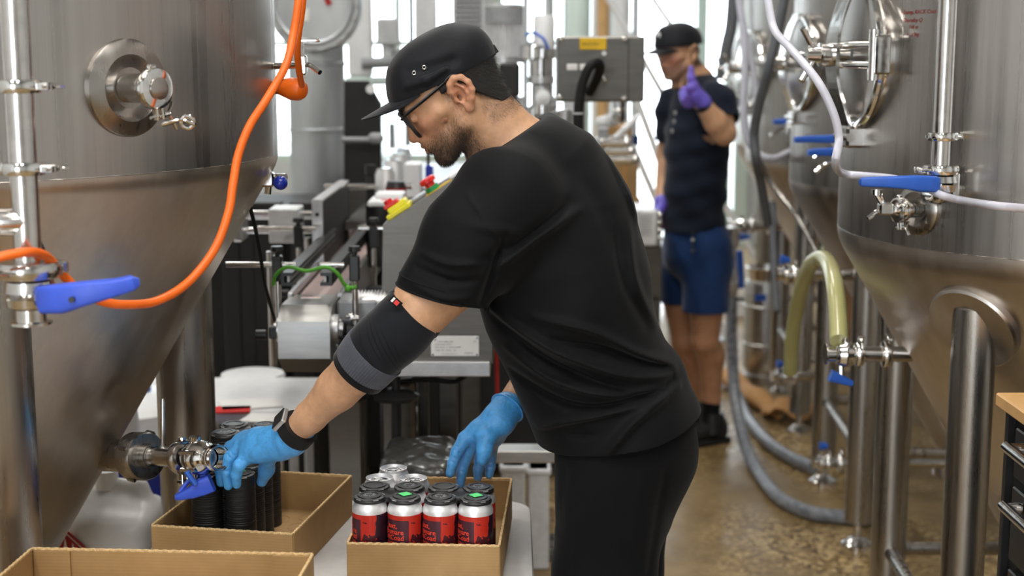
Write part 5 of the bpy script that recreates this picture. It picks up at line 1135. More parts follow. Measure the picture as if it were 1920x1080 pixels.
g.ell(H(-3, 0, 44), (.112, .092, .092), HR, .001); g.cone(H(80, 0, 62), H(60, 0, 96), .02, .03, .04)
Pc2, Fc2 = g.mesh(); del g
cp2 = fast_mesh('cap', Pc2, Fc2, M['cap'], WM, 1, [(H(0, 0, 38), HR @ np.array([.10, 0, -1.0]), None)], .003)[0]; cp2['label'] = 'black cap with a pale front patch'
V = []; Fb = []
for i in range(17):
    a = R(-62 + 124 * i / 16)
    for j in range(5):
        t = j / 4; V.append((4 + 98 * math.cos(a * .88) + 88 * math.cos(a) ** .7 * t, 86 * math.sin(a) * (1 - .1 * t), 48 - 6 * t - 20 * abs(math.sin(a)) ** 2.2))
n = len(V); tp_ = [H(*p) for p in V] + [H(p[0], p[1], p[2] - 3.5) for p in V]
for i in range(16):
    for j in range(4): q = i * 5 + j; Fb.append((q, q + 5, q + 6, q + 1)); Fb.append((n + q, n + q + 1, n + q + 6, n + q + 5))
    q = i * 5 + 4; Fb.append((q, q + 5, n + q + 5, n + q))
mesh_obj('cap_brim', tp_, Fb, M['cap'], cp2, smooth=50)
b = B(); b.lathe(H(84, -8, 88), H(100, -9, 92), [(0, .026), (.8, .026), (1, .022)], 20); b.build('cap_patch', M['lightgrey'], cp2)
HO, HR = O_HO, O_HR
# tee
g = Grid(axis_pts([(.50, 1.06, .006)]), axis_pts([(5.84, 6.56, .006)]), axis_pts([(.93, 1.66, .006)]))
for i in range(4): g.cone(TS[i][0], TS[i + 1][0], TS[i][1], TS[i + 1][1], .03, ysc=.85, yc=YM)
g.chain([mx(1314, 160, .03), mx(1318, 176, .02), AS], [.066, .074, .075], .04); g.chain([AS, mx(1358, 232, -.22)], [.078, .070], .02); g.chain([mx(1300, 178, .06), A2[0], mx(1253, 262, .14)], [.07, .072, .062], .03)
X = g.ax[0][:, None]; Z = g.ax[2][None, :]; g.d -= (.004 * np.sin(X * 30 + Z * 45) + .003 * np.sin(Z * 70 - X * 20))[:, None, :]
Pt2, Ft2 = g.mesh(); del g
ew = (AE - AS).normalized()
t2 = fast_mesh('tee_shirt', Pt2, Ft2, M['navytee'], WM, 1, [(mx(1304, 432), (0, 0, -1), None), (mx(1357, 228, -.215), ew, .12), (mx(1312, 140, .02), (-.1, 0, 1), .08), (mx(1252, 262, .14), (mx(1250, 290, .16) - A2[0]).normalized(), .1)], .004)[0]; t2['label'] = 'navy-black tee shirt'
for k, (a, c) in enumerate(((1264, 212), (1262, 228), (1258, 246))):
    b = B(); q = mx(a + 2, c, -.112 - .004 * k); b.sphere(q, .008, 10, 6, (.9, .4, 1.3)); b.build('chest_print', M['inkgrey'], t2)
# shorts
g = Grid(axis_pts([(.52, 1.02, .006)]), axis_pts([(5.98, 6.50, .006)]), axis_pts([(.60, 1.10, .006)]))
g.cone(mx(1304, 425, .02), mx(1304, 470, .02), .135, .145, .02, ysc=.88, yc=YM)
g.chain([mx(1325, 465, -.04), mx(1322, 600, -.06)], [.115, .098], .03); g.chain([mx(1284, 465, .10), mx(1276, 575, .13)], [.105, .094], .03)
X = g.ax[0][:, None]; Z = g.ax[2][None, :]; g.d -= (.003 * np.sin(X * 60 + Z * 25))[:, None, :]
Ps, Fs2 = g.mesh(); del g
sh = fast_mesh('shorts', Ps, Fs2, M['navyshorts'], WM, 1, [(mx(1325, 592, -.06), (0, 0, -1), .14), (mx(1270, 566, .13), (0, 0, -1), .13), (mx(1304, 420, .0), (0, 0, 1), None)], .004)[0]; sh['label'] = 'knee-length blue shorts'
for c_ in (450, 470): b = B(); b.sphere(mx(1299, c_, -.16), .008, 10, 8); b.build('button', M['alu'], sh)
b = B(); b.tube([mx(1299, 432, -.15), mx(1299, 478, -.165)], .009, 8, 1, squash=.5); b.build('drawcord', M['navyside'], sh)
for L_, rz in ((LG[0], 0), (LG[1], 1)):
    a = L_[3]; b = B(); b.lathe(Vector((a.x, a.y, .10)), Vector((a.x, a.y, a.z + .01)), [(0, .046), (.5, .044), (.95, .046), (1, .044)], 20); b.build('sock', M['sock'], WM)
    b = B(); b.tube([(a.x + .06, a.y + .02, .06), (a.x, a.y, .065), (a.x - .08, a.y - .05, .05), (a.x - .16, a.y - .10, .035)], .05, 14, 5, rr=lambda t: .052 - .018 * t); b.box((a.x - .05, a.y - .03, .014), (.29, .10, .028), rz=R(32), bevel=.01); b.lathe((a.x + .01, a.y, .05), (a.x + .01, a.y, .14), [(0, .055), (1, .050)], 16); b.build('shoe', M['black'], WM)
m3 = lambda *q: [mx(*v) for v in q]
gh = dict(w=mx(1314, 188, -.30), cuff=m3((1318, 192, -.30)), s=1.05,
          f=[m3((1300, 166, -.33), (1283, 168, -.37), (1284, 180, -.385), (1292, 182, -.37)), m3((1296, 170, -.33), (1279, 175, -.37), (1281, 187, -.385), (1290, 188, -.37)),
             m3((1296, 178, -.33), (1280, 183, -.36), (1283, 193, -.375), (1291, 194, -.36)), m3((1299, 185, -.32), (1285, 190, -.35), (1287, 198, -.36), (1294, 199, -.35))],
          t=m3((1300, 160, -.33), (1296, 145, -.335), (1296, 128, -.335)))
hand('glove', gh, M['glovepurple'], WM, .0035)['label'] = 'violet glove held up in a thumb sign'
gl2 = dict(w=mx(1240, 384, .02), cuff=m3((1241, 378, .02)), s=1.0,
           f=[m3((1232, 404, -.01), (1230, 418, -.02), (1231, 428, -.02), (1232, 434, -.02)), m3((1235, 406, .01), (1233, 420, .005), (1234, 430, .0), (1235, 436, .0)), m3((1238, 406, .03), (1237, 420, .03), (1238, 429, .03), (1238, 434, .03)), m3((1241, 404, .05), (1241, 416, .055), (1242, 424, .055), (1242, 429, .055))], t=m3((1236, 396, -.03), (1233, 406, -.045), (1233, 414, -.05)))
hand('glove', gl2, M['glovepurple'], WM, .0035)['label'] = 'violet glove hanging by the thigh'
b = B(); b.lathe(lerp(AE, AW, .78), lerp(AE, AW, .98), [(0, .036), (1, .036)], 24); b.build('wristband', M['black'], WM)
# ------------------------------------------------------------------ table, boxes, cans
ZTB = .72
TB = root('folding_table', (-.35, 2.5, 0), 'grey plastic folding table with rounded corners under the boxes', 'table')
def rrect(x0, x1, y0, y1, r, n=6):
    out = []
    for cx, cy, a0 in ((x1 - r, y0 + r, -90), (x1 - r, y1 - r, 0), (x0 + r, y1 - r, 90), (x0 + r, y0 + r, 180)):
        for k in range(n + 1): a = R(a0 + 90 * k / n); out.append((cx + r * math.cos(a), cy + r * math.sin(a)))
    return out
V = []; Fs_ = []; lv = [(ZTB - .045, .004), (ZTB - .008, 0), (ZTB - .002, .003), (ZTB, .010), (ZTB, .030), (ZTB - .0015, .034)]; base_ = None
for z, ins in lv: V += [(x, y, z) for x, y in rrect(-.73 + ins, .042 - ins, 1.86 + ins, 3.10 - ins, .07)]
n = 28
for k in range(len(lv) - 1):
    for i in range(n): j = (i + 1) % n; Fs_.append((k * n + i, k * n + j, (k + 1) * n + j, (k + 1) * n + i))
Fs_ += [tuple(reversed(range(n))), tuple((len(lv) - 1) * n + i for i in range(n))]
mesh_obj('tabletop', V, Fs_, M['tabletop'], TB, smooth=30)
for x in (-.66, -.03):
    for y in (2.0, 2.96): b = B(); b.cyl((x, y, 0), (x, y, ZTB - .045), .013, seg=14); b.build('leg', M['greypaint'], TB)
for y in (2.0, 2.96): b = B(); b.cyl((-.66, y, .35), (-.03, y, .35), .010, seg=12); b.build('cross_bar', M['greypaint'], TB)
# open cardboard trays
def tray(c, w, d, h, rz, label, edges=True):
    t = root('cardboard_box', c, label, 'box', 'open cardboard trays', rz); th = .004
    def P(b, nm, m, **k): return b.build(nm, m, t, local=True, **k)
    def wall(nm, cx, cy, sx, sy):
        b = B(); rm = None; b.box((cx, cy, h / 2), (sx, sy, h)); w_ = P(b, nm, M['card'], smooth=None)
        # scalloped cut rim: fluted top edge
        b = B(); L = max(sx, sy); n = int(L / .0075)
        for i in range(n):
            u = -L / 2 + L * (i + .5) / n; zt = h + .0012 + (.0007 if i % 2 else 0)
            b.box((cx + (u if sx > sy else 0), cy + (u if sy >= sx else 0), zt - .0015), ((L / n if sx > sy else th * 1.02), (L / n if sy >= sx else th * 1.02), .003))
        e = b.build('cut_edge', M['cardedge'], w_, local=True, smooth=None); e['kind'] = 'stuff'
    wall('front_wall', 0, -d / 2, w, th); wall('back_wall', 0, d / 2, w, th); wall('side_wall', -w / 2, 0, th, d - th); wall('side_wall', w / 2, 0, th, d - th)
    b = B(); b.box((0, 0, .002), (w - th, d - th, .004)); P(b, 'bottom', M['card'], smooth=None)
    for sx in (-1, 1):
        for sy in (-1, 1): b = B(); b.box((sx * (w / 2 - .035), sy * (d / 2 - .0045), h * .5), (.06, .004, h - .004)); P(b, 'tucked_flap', M['card'], smooth=None)
    return t
HB = .086
c0_, c1_ = Vector((-.1635, 2.555, ZTB)), None
rz2 = R(-3.0); d2 = .425; C2 = Vector((-.1645 + .0 + math.sin(-rz2) * d2 / 2, 2.553 + d2 / 2, ZTB))
T2 = tray(C2, .282, d2, HB, rz2, 'cardboard tray holding the red cans, middle of the table')
fl_, fr_, br_ = atz(292, 984, ZTB + HB), atz(553, 1003, ZTB + HB), atz(652, 893, ZTB + HB)
rz1 = math.atan2(fr_.y - fl_.y, fr_.x - fl_.x); rz1 = (rz1 + math.atan2(-(br_.x - fr_.x), br_.y - fr_.y)) / 2; w1 = (fr_ - fl_).length; d1 = (br_ - fr_).length
C1 = (fl_ + br_) / 2; C1.z = ZTB
T1 = tray(C1, w1, d1, HB, rz1, 'cardboard tray holding the black lid carriers, below the gripping hand')
a3, b3 = atz(50, 1028, ZTB + 2 * HB + .004), atz(576, 1039, ZTB + 2 * HB + .004); w3 = (b3 - a3).length; C3 = (a3 + b3) / 2 - Vector((0, .15, 0)); C3.z = ZTB + HB + .004
tray(C3, w3, .30, HB, math.atan2(b3.y - a3.y, b3.x - a3.x), 'nearest cardboard tray, cut off by the bottom of the picture')
C4 = C3.copy(); C4.z = ZTB; tray(C4 + Vector((.0, 0, 0)), w3, .30, HB, math.atan2(b3.y - a3.y, b3.x - a3.x), 'lower tray under the nearest cardboard tray')
# dents the cans left in the tray bottom
M1 = Matrix.Translation(C1) @ Matrix.Rotation(rz1, 4, 'Z')
for i, (u, v) in enumerate(((.060, -.06), (.062, .01), (.064, .08), (.0, .12), (.066, .145))):
    b = B(); p = M1 @ Vector((u, v, .0040)); b.torus(p, (0, 0, 1), .026, .0010, 32, 6); b.build('can_dent', M['card'], T1).matrix_parent_inverse = T1.matrix_world.inverted() if False else Matrix.Rotation(-rz1, 4, 'Z')
# cans
def can_material():
    m = NT('can_print'); tc = m.n('ShaderNodeTexCoord'); sp = m.n('ShaderNodeSeparateXYZ'); m.l(tc.outputs['Object'], sp.inputs[0])
    at2 = m.n('ShaderNodeMath', operation='ARCTAN2'); m.l(sp.outputs['X'], at2.inputs[0]); neg = m.n('ShaderNodeMath', operation='MULTIPLY'); neg.inputs[1].default_value = -1; m.l(sp.outputs['Y'], neg.inputs[0]); m.l(neg.outputs[0], at2.inputs[1])
    ang = at2.outputs[0]; z = sp.outputs['Z']
    def mth(op, a, b_=None, c=None):
        x = m.n('ShaderNodeMath', operation=op)
        for i, v in enumerate((a, b_, c)):
            if v is None: continue
            if hasattr(v, 'links'): m.l(v, x.inputs[i])
            else: x.inputs[i].default_value = v
        return x.outputs[0]
    def box(a0, a1, z0, z1): return mth('MULTIPLY', mth('MULTIPLY', mth('GREATER_THAN', ang, a0), mth('LESS_THAN', ang, a1)), mth('MULTIPLY', mth('GREATER_THAN', z, z0), mth('LESS_THAN', z, z1)))
    cb = m.n('ShaderNodeCombineXYZ'); m.l(mth('MULTIPLY', ang, .033), cb.inputs[0]); m.l(z, cb.inputs[1])
    n1 = m.noise(48, 3, cb.outputs[0], .55, .4); 
    grad = mth('ADD', n1, mth('MULTIPLY', mth('SUBTRACT', .112, z), 6.0)); dark = mth('GREATER_THAN', grad, .60)
    right = mth('GREATER_THAN', mth('ADD', ang, mth('MULTIPLY', n1, .5)), 1.42)
    st = m.n('ShaderNodeTexWave', wave_type='BANDS'); st.inputs['Scale'].default_value = 130; st.inputs['Distortion'].default_value = 2; m.l(cb.outputs[0], st.inputs['Vector'])
    red = m.mix(mth('MULTIPLY', mth('GREATER_THAN', st.outputs['Fac'], .82), mth('GREATER_THAN', z, .098)), srgb('c9301f'), srgb('a32420'))
    c = m.mix(dark, red, srgb('4a1a24')); c = m.mix(right, c, srgb('2c1626'))
    c = m.mix(box(-1.55, .28, .015, .1235), c, srgb('4a2430'))
    n3 = m.noise(90, 2, cb.outputs[0]); lines = mth('MULTIPLY', mth('GREATER_THAN', n3, .66), mth('LESS_THAN', z, .075)); c = m.mix(lines, c, srgb('c03328'))
    m.set(Base_Color=c, Roughness=.35, Metallic=.25); return m.m
M['canprint'] = can_material()
def make_can():
    t = root('drink_can', (0, 0, 0), 'x', 'can'); r = .0331
    b = B(); b.lathe((0, 0, 0), (0, 0, 1), [(.0, .023), (.003, .0245), (.009, .0315), (.014, r), (.1325, r)], 48, True, absolute=True); b.build('can_body', M['canprint'], t, smooth=40)
    b = B(); b.lathe((0, 0, 0), (0, 0, 1), [(.1325, r), (.138, r - .0002), (.144, .0312), (.1505, .0275), (.153, .0268), (.1545, .0272), (.157, .0270), (.1572, .0262), (.1545, .0250), (.1505, .0240), (.1505, .0)], 48, False, absolute=True); s = b.build('can_shoulder', M['canalu'], t, smooth=40)
    b = B(); b.torus((0, 0, .1512), (0, 0, 1), .0165, .0006, 32, 6); b.tube([(.010 * math.cos(a), -.006 + .0075 * math.sin(a), .1515) for a in np.linspace(0, 2 * math.pi, 17)], .0008, 6, 1); b.build('mouth_score', M['ink'], s)
    b = B(); b.tube([(.0065 * math.cos(a), .006 + .010 * math.sin(a), .1535) for a in np.linspace(0, 2 * math.pi, 17)], .0013, 8, 1); b.cyl((0, 0, .1508), (0, 0, .154), .0025, seg=12); b.build('pull_tab', M['alu'], s)
    def wp(a0, z0, k=1.0):
        def w(v): a = a0 + v.x / .0333; rr = .0333 + v.z; return Vector((rr * math.sin(a), -rr * math.cos(a), z0 + v.y))
        return w
    for s_, a0, z0, sz in (('Juxt,', -1.12, .108, .0135), ('ightmare', -1.45, .0965, .0135), ('oftCoad', -1.35, .0855, .0135), ('TACTICAL', -1.25, .0745, .0088), ('DARKNESS', -1.25, .067, .0088), ('6.66%', -1.15, .057, .008)):
        text_obj('can_lettering', s_, sz, M['printred'], t, None, None, None, .0001, warp=wp(a0, z0), off=.0002)
    return t
M['printred'] = mat('red_print', srgb('d8402c')[:3] + (1,), .4)
def copy_tree(o, parent=None):
    c = o.copy(); COL.objects.link(c)
    if parent is not None: c.parent = parent
    for ch in list(o.children): copy_tree(ch, c)
    return c
can0 = make_can(); rows = []
M2 = Matrix.Translation(C2) @ Matrix.Rotation(rz2, 4, 'Z'); names = ['leftmost', 'second from left', 'third from left', 'rightmost']
used = False
def place_can(u, v, spin, label, grp='red cans in the tray'):
    global used
    c = can0 if not used else copy_tree(can0); used = True
    c.location = M2 @ Vector((u, v, .0042)); c.rotation_euler = (0, 0, spin); c['label'] = label; c['group'] = grp; return c
u0 = -.1045; v0 = -.172
for i in range(4):
    place_can(u0 + i * .0664, v0, [R(-42), R(0), R(-12), R(-20)][i], 'red and black can, %s of the front row of four' % names[i])
for i in range(4):
    place_can(u0 + i * .0664, v0 + .0664, R(20 + 60 * i), 'red can with black lid, %s of the second row' % names[i])
place_can(u0, v0 + .133, R(70), 'bare silver-topped can behind the second row, left one of the two'); place_can(u0 + .0664, v0 + .133, R(30), 'bare silver-topped can behind the second row, right one of the two')
place_can(u0 + .018, v0 + .199, R(-20), 'rearmost silver-topped can in the tray')
# can carriers: four lids joined by a web
def make_carrier():
    t = root('can_carrier', (0, 0, 0), 'x', 'can carrier'); cs_ = [(-.0332, -.0332), (.0332, -.0332), (-.0332, .0332), (.0332, .0332)]
    for i, (x, y) in enumerate(cs_):
        b = B(); b.lathe((x, y, 0), (x, y, 1), [(.0, .0286), (.0, .0300), (.0035, .0302), (.0045, .0292), (.0075, .0286), (.0085, .0262), (.0085, .0225), (.0105, .0215), (.0108, .0165), (.0098, .0155), (.0098, .0)], 40, False, absolute=True); l = b.build('lid', M['black'], t)
        if i in (0, 3) and False: pass
    b = B(); b.box((0, 0, .0035), (.030, .060, .003)); b.box((0, 0, .0035), (.060, .030, .003)); b.build('web', M['black'], t)
    return t
car0 = make_carrier(); car_parts = list(car0.children)
mk_embo = B()
for k in range(9):
    a = k * .7; mk_embo.box((.009 * math.cos(a), .009 * math.sin(a), .0102), (.006, .0016, .0012), rz=a * 1.7)
emb0 = mk_embo.build('embossed_mark', M['greypaint'], None); emb0['kind'] = 'stuff'; first = True
def carrier(p, rz, label, grp=None, deco=False, sticker=False, stk=0):
    global first
    if first: c = car0
    else:
        c = car0.copy(); COL.objects.link(c)
        for ch in car_parts: e = ch.copy(); COL.objects.link(e); e.parent = c
    first = False
    c.location = p; c.rotation_euler = (0, 0, rz); c['label'] = label
    if grp: c['group'] = grp
    if deco:
        for x, y in ((-.0332, -.0332), (.0332, .0332)):
            e = emb0.copy(); COL.objects.link(e); e.parent = c; e.location = (x, y, 0)
        for x in (-.0332, .0332):
            for y in (-.0332, .0332):
                b = B()
                for a in (-2.2, -1.0, .6, 2.2): b.box((x + .0288 * math.cos(a), y + .0288 * math.sin(a), .0068), (.010, .0022, .0012), rz=a + math.pi / 2)
                b.build('lid_slot', M['alu'], c, local=True)['kind'] = 'stuff'
    if sticker: b = B(); b.box((.0332, -.0332 + .006, .0112), (.019, .019, .0008), rz=R(40)); b.build('green_sticker', M['greenlabel'], c, local=True)
    return c
for k, s in ((0, 'left'), (1, 'right')):
    carrier(M2 @ Vector((u0 + .0332 + k * .1328, v0 + .0332, .0042 + .1525)), rz2, 'black four-lid carrier with green sticker on the %s four capped cans' % s, deco=True, sticker=True)
pitch = .0046
for (px, py, h, nm, lab) in ((450, 0, .172, 'front', 'front'), (494, 0, .212, 'rear', 'rear')):
    pass
ra = rz1 + R(5.5); MS = Matrix.Rotation(ra, 3, 'Z'); gx = MS @ Vector((1, 0, 0)); gy = MS @ Vector((0, 1, 0))
pf = at(450, 1010, 2.715); pf.z = ZTB + .0045                       # front right column of the front stack
cF = Vector((at(449, 880, 2.715).x, 2.715, ZTB + .0045)) - gx * .0332 + gy * .0332; cR = cF + gy * .134
for c_, hh, nm in ((cF, .168, 'front'), (cR, .212, 'rear')):
    nl = int(hh / pitch)
    for i in range(nl):
        top = i == nl - 1
        q = c_ + Vector((0, 0, i * pitch)) + gx * (.0003 * math.sin(i * 1.7)) + gy * (.0003 * math.cos(i * 2.3))
        lab = ('topmost black can carrier of the %s stack, %s' % (nm, 'under the gloved fingers' if nm == 'front' else 'behind the gloved hand')) if top else 'black can carrier in the %s stack of the left tray' % nm
        carrier(q, ra, lab, 'black can carriers stacked in the %s pile' % nm, deco=top)
b = B(); q = cF + gx * .0332 - gy * .026 + Vector((0, 0, nl * 0 + int(.168 / pitch) * pitch + .0075)); b.box(q, (.016, .016, .0012), rz=.5); o = b.build('green_sticker', M['greenlabel'], None); tag(o, 'small green sticker on the front carrier stack under the glove', 'sticker')
bpy.data.objects.remove(emb0)
# ------------------------------------------------------------------ hoses
def hose(name, pts, r, m, label, seg=14, n=8, cat='hose', parent=None, bands=None):
    P_ = [p if isinstance(p, Vector) else at(*p) for p in pts]
    b = B(); b.tube(P_, r, seg, n, rr=bands); o = b.build(name, m, parent)
    if parent is None: tag(o, label, cat)
    return o
t = root('orange_hose', at(430, 420, 2.35), 'thick orange hose looping down across the left tank and behind the blue lever', 'hose')
hose('hose', [(563, -60, 2.5), (560, 0, 2.48), (551, 60, 2.47), (536, 122, 2.44), (500, 186, 2.40), (468, 236, 2.38), (447, 290, 2.36), (437, 345, 2.34), (428, 400, 2.32), (402, 468, 2.29), (352, 530, 2.25), (295, 564, 2.20), (240, 571, 2.15), (195, 566, 2.12), (150, 545, 2.10), (122, 520, 2.085), (103, 497, 2.06), (82, 478, 2.025), (50, 473, 1.985), (8, 480, 1.97), (-40, 492, 1.97)], .0070, M['orange'], '', parent=t)
t = root('orange_hose', at(560, 168, 2.93), 'short orange strand ending in a taped orange plug at the tank edge', 'hose')
hose('hose', [(572, -50, 2.7), (566, 20, 2.72), (558, 80, 2.75), (560, 125, 2.80), (566, 160, 2.86)], .0066, M['orange'], '', parent=t)
b = B(); c0, c1 = at(526, 163, 2.93), at(570, 170, 2.90); b.lathe(c0, c1, [(0, .016), (.12, .018), (.5, .023), (.8, .022), (.95, .017), (1, .010)], 20); b.build('taped_plug', M['orange'], t)
b = B(); b.lathe(c0 - (c1 - c0) * .18, c0, [(0, .012), (.3, .016), (1, .016)], 18); b.build('plug_collar', M['rubber'], t)
hose('black_cable', [(455, 350, 2.9), (472, 400, 2.95), (487, 470, 3.0), (496, 530, 3.1), (512, 590, 3.25), (515, 600, 3.3)], .004, M['rubber'], 'thin black cable hanging from the left tank past the conveyor', cat='cable')
hose('black_cable', [(66, 420, 2.10), (74, 450, 2.11), (84, 475, 2.1), (86, 520, 2.1)], .0022, M['rubber'], 'thin black cord behind the left riser pipe', cat='cable')
hose('clear_hose', [(1425, -60, 3.1), (1440, 0, 3.05), (1452, 55, 3.0), (1483, 92, 2.9), (1530, 148, 2.8), (1560, 205, 2.78), (1573, 258, 2.78), (1567, 305, 2.77), (1580, 325, yp - .01), (1625, 330, yp - .008), (1680, 336, yp - .008), (1735, 352, yp - .012), (1768, 367, yp - .05), (1805, 376, yp - .05), (1860, 385, 2.72), (1935, 391, 2.72), (2000, 390, 2.72)], .0082, M['hosewhite'], 'milky clear hose crossing the manway and running right behind the blue lever')
hose('clear_hose', [(1384, -60, 5.3), (1386, 0, 5.3), (1394, 60, 5.3), (1397, 130, 5.3), (1394, 200, 5.3), (1401, 258, 5.3), (1422, 288, 5.3), (1450, 297, 5.3), (1482, 284, 5.4)], .013, M['hosewhite'], 'milky hose hanging in a loop beside the raised forearm')
hose('clear_hose', [(1400, -60, 5.6), (1388, 20, 5.6), (1400, 70, 5.6), (1412, 130, 5.6), (1418, 190, 5.6), (1410, 240, 5.6)], .011, M['hosewhite'], 'milky hose strand left of the hanging loop')
hose('dark_hose', [(1478, -60, 4.9), (1470, 0, 4.9), (1455, 70, 4.9), (1440, 130, 4.9), (1424, 190, 4.95), (1414, 250, 5), (1418, 300, 5), (1426, 340, 5.1), (1440, 420, 5.2)], .017, M['hosegrey'], 'thick dark hose hanging between the tanks')
hose('dark_hose', [(1378, -60, 6.9), (1372, 40, 6.9), (1362, 90, 6.9), (1352, 150, 6.9)], .03, M['hosegrey'], 'dark hose behind the shoulder of the standing man')
hose('steel_tube', [(1424, 300, 5.5), (1450, 350, 5.5), (1490, 400, 5.4), (1530, 470, 5.2), (1565, 560, 5.1), (1580, 600, 5.0)], .010, M['leg'], 'slanting steel tube along the second tank', cat='tube')
hose('yellow_hose', [(1482, 698, 4.55), (1484, 650, 4.5), (1492, 590, 4.4), (1506, 530, 4.25), (1520, 497, 4.1), (1540, 484, 3.95), (1556, 500, 3.75), (1566, 540, 3.6), (1571, 590, 3.5), (1573, 640, 3.42)], .0225, M['hoseyellow'], 'wide yellowed clear hose arching from the near outlet valve', seg=20)
hose('green_hose', [(1545, 466, 5.3), (1570, 478, 5.25), (1605, 498, 5.2), (1660, 500, 5.1)], .022, M['hosegreen'], 'greenish hose lying behind the arching yellow one')
hose('grey_hose', [(1372, 560, 6.6), (1372, 640, 6.5), (1377, 730, 6.35), (1390, 805, 6.1), atz(1412, 868, .03), atz(1455, 928, .028), atz(1510, 958, .028), atz(1570, 968, .028), atz(1640, 972, .028)], .026, M['floorhose'] if 'floorhose' in M else M['hosewhite'], 'ribbed grey hose dropping from the manifold and sweeping over the floor', seg=18)
hose('grey_hose', [atz(1384, 742, .06), atz(1402, 782, .04), atz(1436, 825, .03), atz(1480, 857, .03), atz(1525, 876, .04)], .026, M['floorhose'] if 'floorhose' in M else M['hosewhite'], 'ribbed grey hose on the floor leading to the low blue valve', seg=18)
hose('grey_hose', [(1448, 380, 6.3), (1450, 450, 6.2), (1453, 520, 6.1), (1456, 585, 6.0)], .016, M['hosegrey'], 'short grey hose hanging before the keg')
t = root('standing_valve', at(1372, 500, 6.7), 'upright string of steel valves and clamps above the dropping grey hose', 'valve')
for k, (py, r, h) in enumerate(((445, .035, .05), (470, .022, .05), (490, .04, .03), (515, .025, .06), (535, .034, .03), (552, .026, .04))):
    c = at(1372, py, 6.7); b = B(); b.lathe(c - Vector((0, 0, h)), c + Vector((0, 0, h)), [(0, r * .7), (.1, r), (.9, r), (1, r * .7)], 18); b.build('clamp_fitting', M['chrome'], t)
b = B(); b.cyl(at(1372, 430, 6.7), at(1372, 560, 6.7), .018, seg=14); b.build('pipe', M['steel'], t)
rrloft([at(1386, 470, 6.6), at(1388, 500, 6.6), at(1390, 540, 6.6)], [.03, .03, .025], [.04] * 3, updir=(1, 0, 0)).build('valve_handle', M['bluedeep'], t)
# ------------------------------------------------------------------ things farther back
def thing(name, at_, label, cat, group=None): return root(name, at_, label, cat, group)
def bxp(b, x0, y0, x1, y1, Y, dep, bevel=0):
    """box whose front face spans the given photo rectangle at distance Y"""
    a, c = at(x0, y0, Y), at(x1, y1, Y); b.box(((a.x + c.x) / 2, Y + dep / 2, (a.z + c.z) / 2), (abs(c.x - a.x), dep, abs(a.z - c.z)), bevel=bevel); return b
def gx_(px, Y): return at(px, 300, Y).x
# keg, paper sack, tool cabinet
q = at(1432, 720, 7.4); K = thing('keg', (q.x, 7.4, 0), 'slim steel keg standing behind the hoses on the right', 'keg'); r = .113
b = B(); b.lathe((q.x, 7.4, 0), (q.x, 7.4, 1), [(.0, .100), (.0, .108), (.05, .108), (.055, .100), (.075, .104), (.09, r), (.20, r), (.205, r + .006), (.215, r + .006), (.22, r), (.40, r), (.405, r + .006), (.415, r + .006), (.42, r), (.52, r), (.545, .104), (.56, .08), (.565, .0)], 48, True, absolute=True); b.build('keg_body', M['sheetlight'], K)
b = B(); b.lathe((q.x, 7.4, 0), (q.x, 7.4, 1), [(.545, .098), (.60, .104), (.612, .108), (.615, .102), (.60, .098), (.545, .094)], 48, False, absolute=True); b.build('keg_rim', M['steel'], K)
b = B(); b.cyl((q.x, 7.4, .56), (q.x, 7.4, .59), .03); b.build('keg_valve', M['chrome'], K)
b = B(); b.box((q.x - .05, 7.4 - r - .002, .47), (.06, .004, .035)); b.build('blue_label', M['bluedeep'], K)
sk = thing('paper_sack', atz(1430, 745, .05), 'torn brown paper sack lying on the floor by the grey hoses', 'sack')
b = B(); P_ = [atz(1362, 702, .05), atz(1395, 728, .055), atz(1428, 752, .045), atz(1462, 782, .02)]; b.tube(P_, .06, 16, 6, rr=lambda t: (.058 + .010 * math.sin(t * 14)) * (1 - .75 * max(0, t - .8) / .2), squash=.6); b.build('sack_body', M['kraft'], sk, smooth=60)
b = B(); a_ = atz(1450, 770, .03); V = []; Fq = []
for i in range(9):
    for j in range(9):
        u, v = i / 8, j / 8; V.append(a_ + Vector((-.06 + .30 * u, -.16 + .26 * v, .02 + .035 * math.sin(u * 9 + v * 4) * math.cos(v * 7))))
for i in range(8):
    for j in range(8): Fq.append((i * 9 + j, i * 9 + 9 + j, i * 9 + 10 + j, i * 9 + j + 1))
o = mesh_obj('torn_flap', V, Fq, M['kraft'], sk); solid(o, .003)
CB = thing('tool_cabinet', (1.25, 2.3, 0), 'black tool cabinet with pale wood top and tube handles, right edge', 'cabinet'); xc = .952; zt_ = 1.052; ye = 2.72
b = B(); b.box((1.22, 2.27, zt_ - .0125), (.56, .92, .026), bevel=.003); b.build('wood_top', M['woodtop'], CB)
b = B(); b.box((xc + .29, 2.27, (zt_ - .03 + .09) / 2 + .02), (.54, .86, zt_ - .03 - .13)); b.build('body', M['blackmat'], CB, smooth=None)
b = B(); b.box((xc + .012, 2.705, .54), (.018, .014, .98), bevel=.002); b.build('corner_post', M['black'], CB)
for i, (z0, z1) in enumerate(((.90, 1.005), (.735, .89), (.60, .725), (.46, .59), (.16, .45))):
    b = B(); b.box((xc + .012, 2.26, (z0 + z1) / 2), (.014, .80, z1 - z0 - .008), bevel=.003); d = b.build('drawer', M['black'], CB)
    b = B(); zc = z1 - .03; b.tube([(xc + .004, 2.60, zc), (xc - .022, 2.60, zc), (xc - .026, 2.56, zc), (xc - .026, 1.98, zc), (xc - .022, 1.94, zc), (xc + .004, 1.94, zc)], .011, 14, 3); b.build('drawer_handle', M['steel'], d)
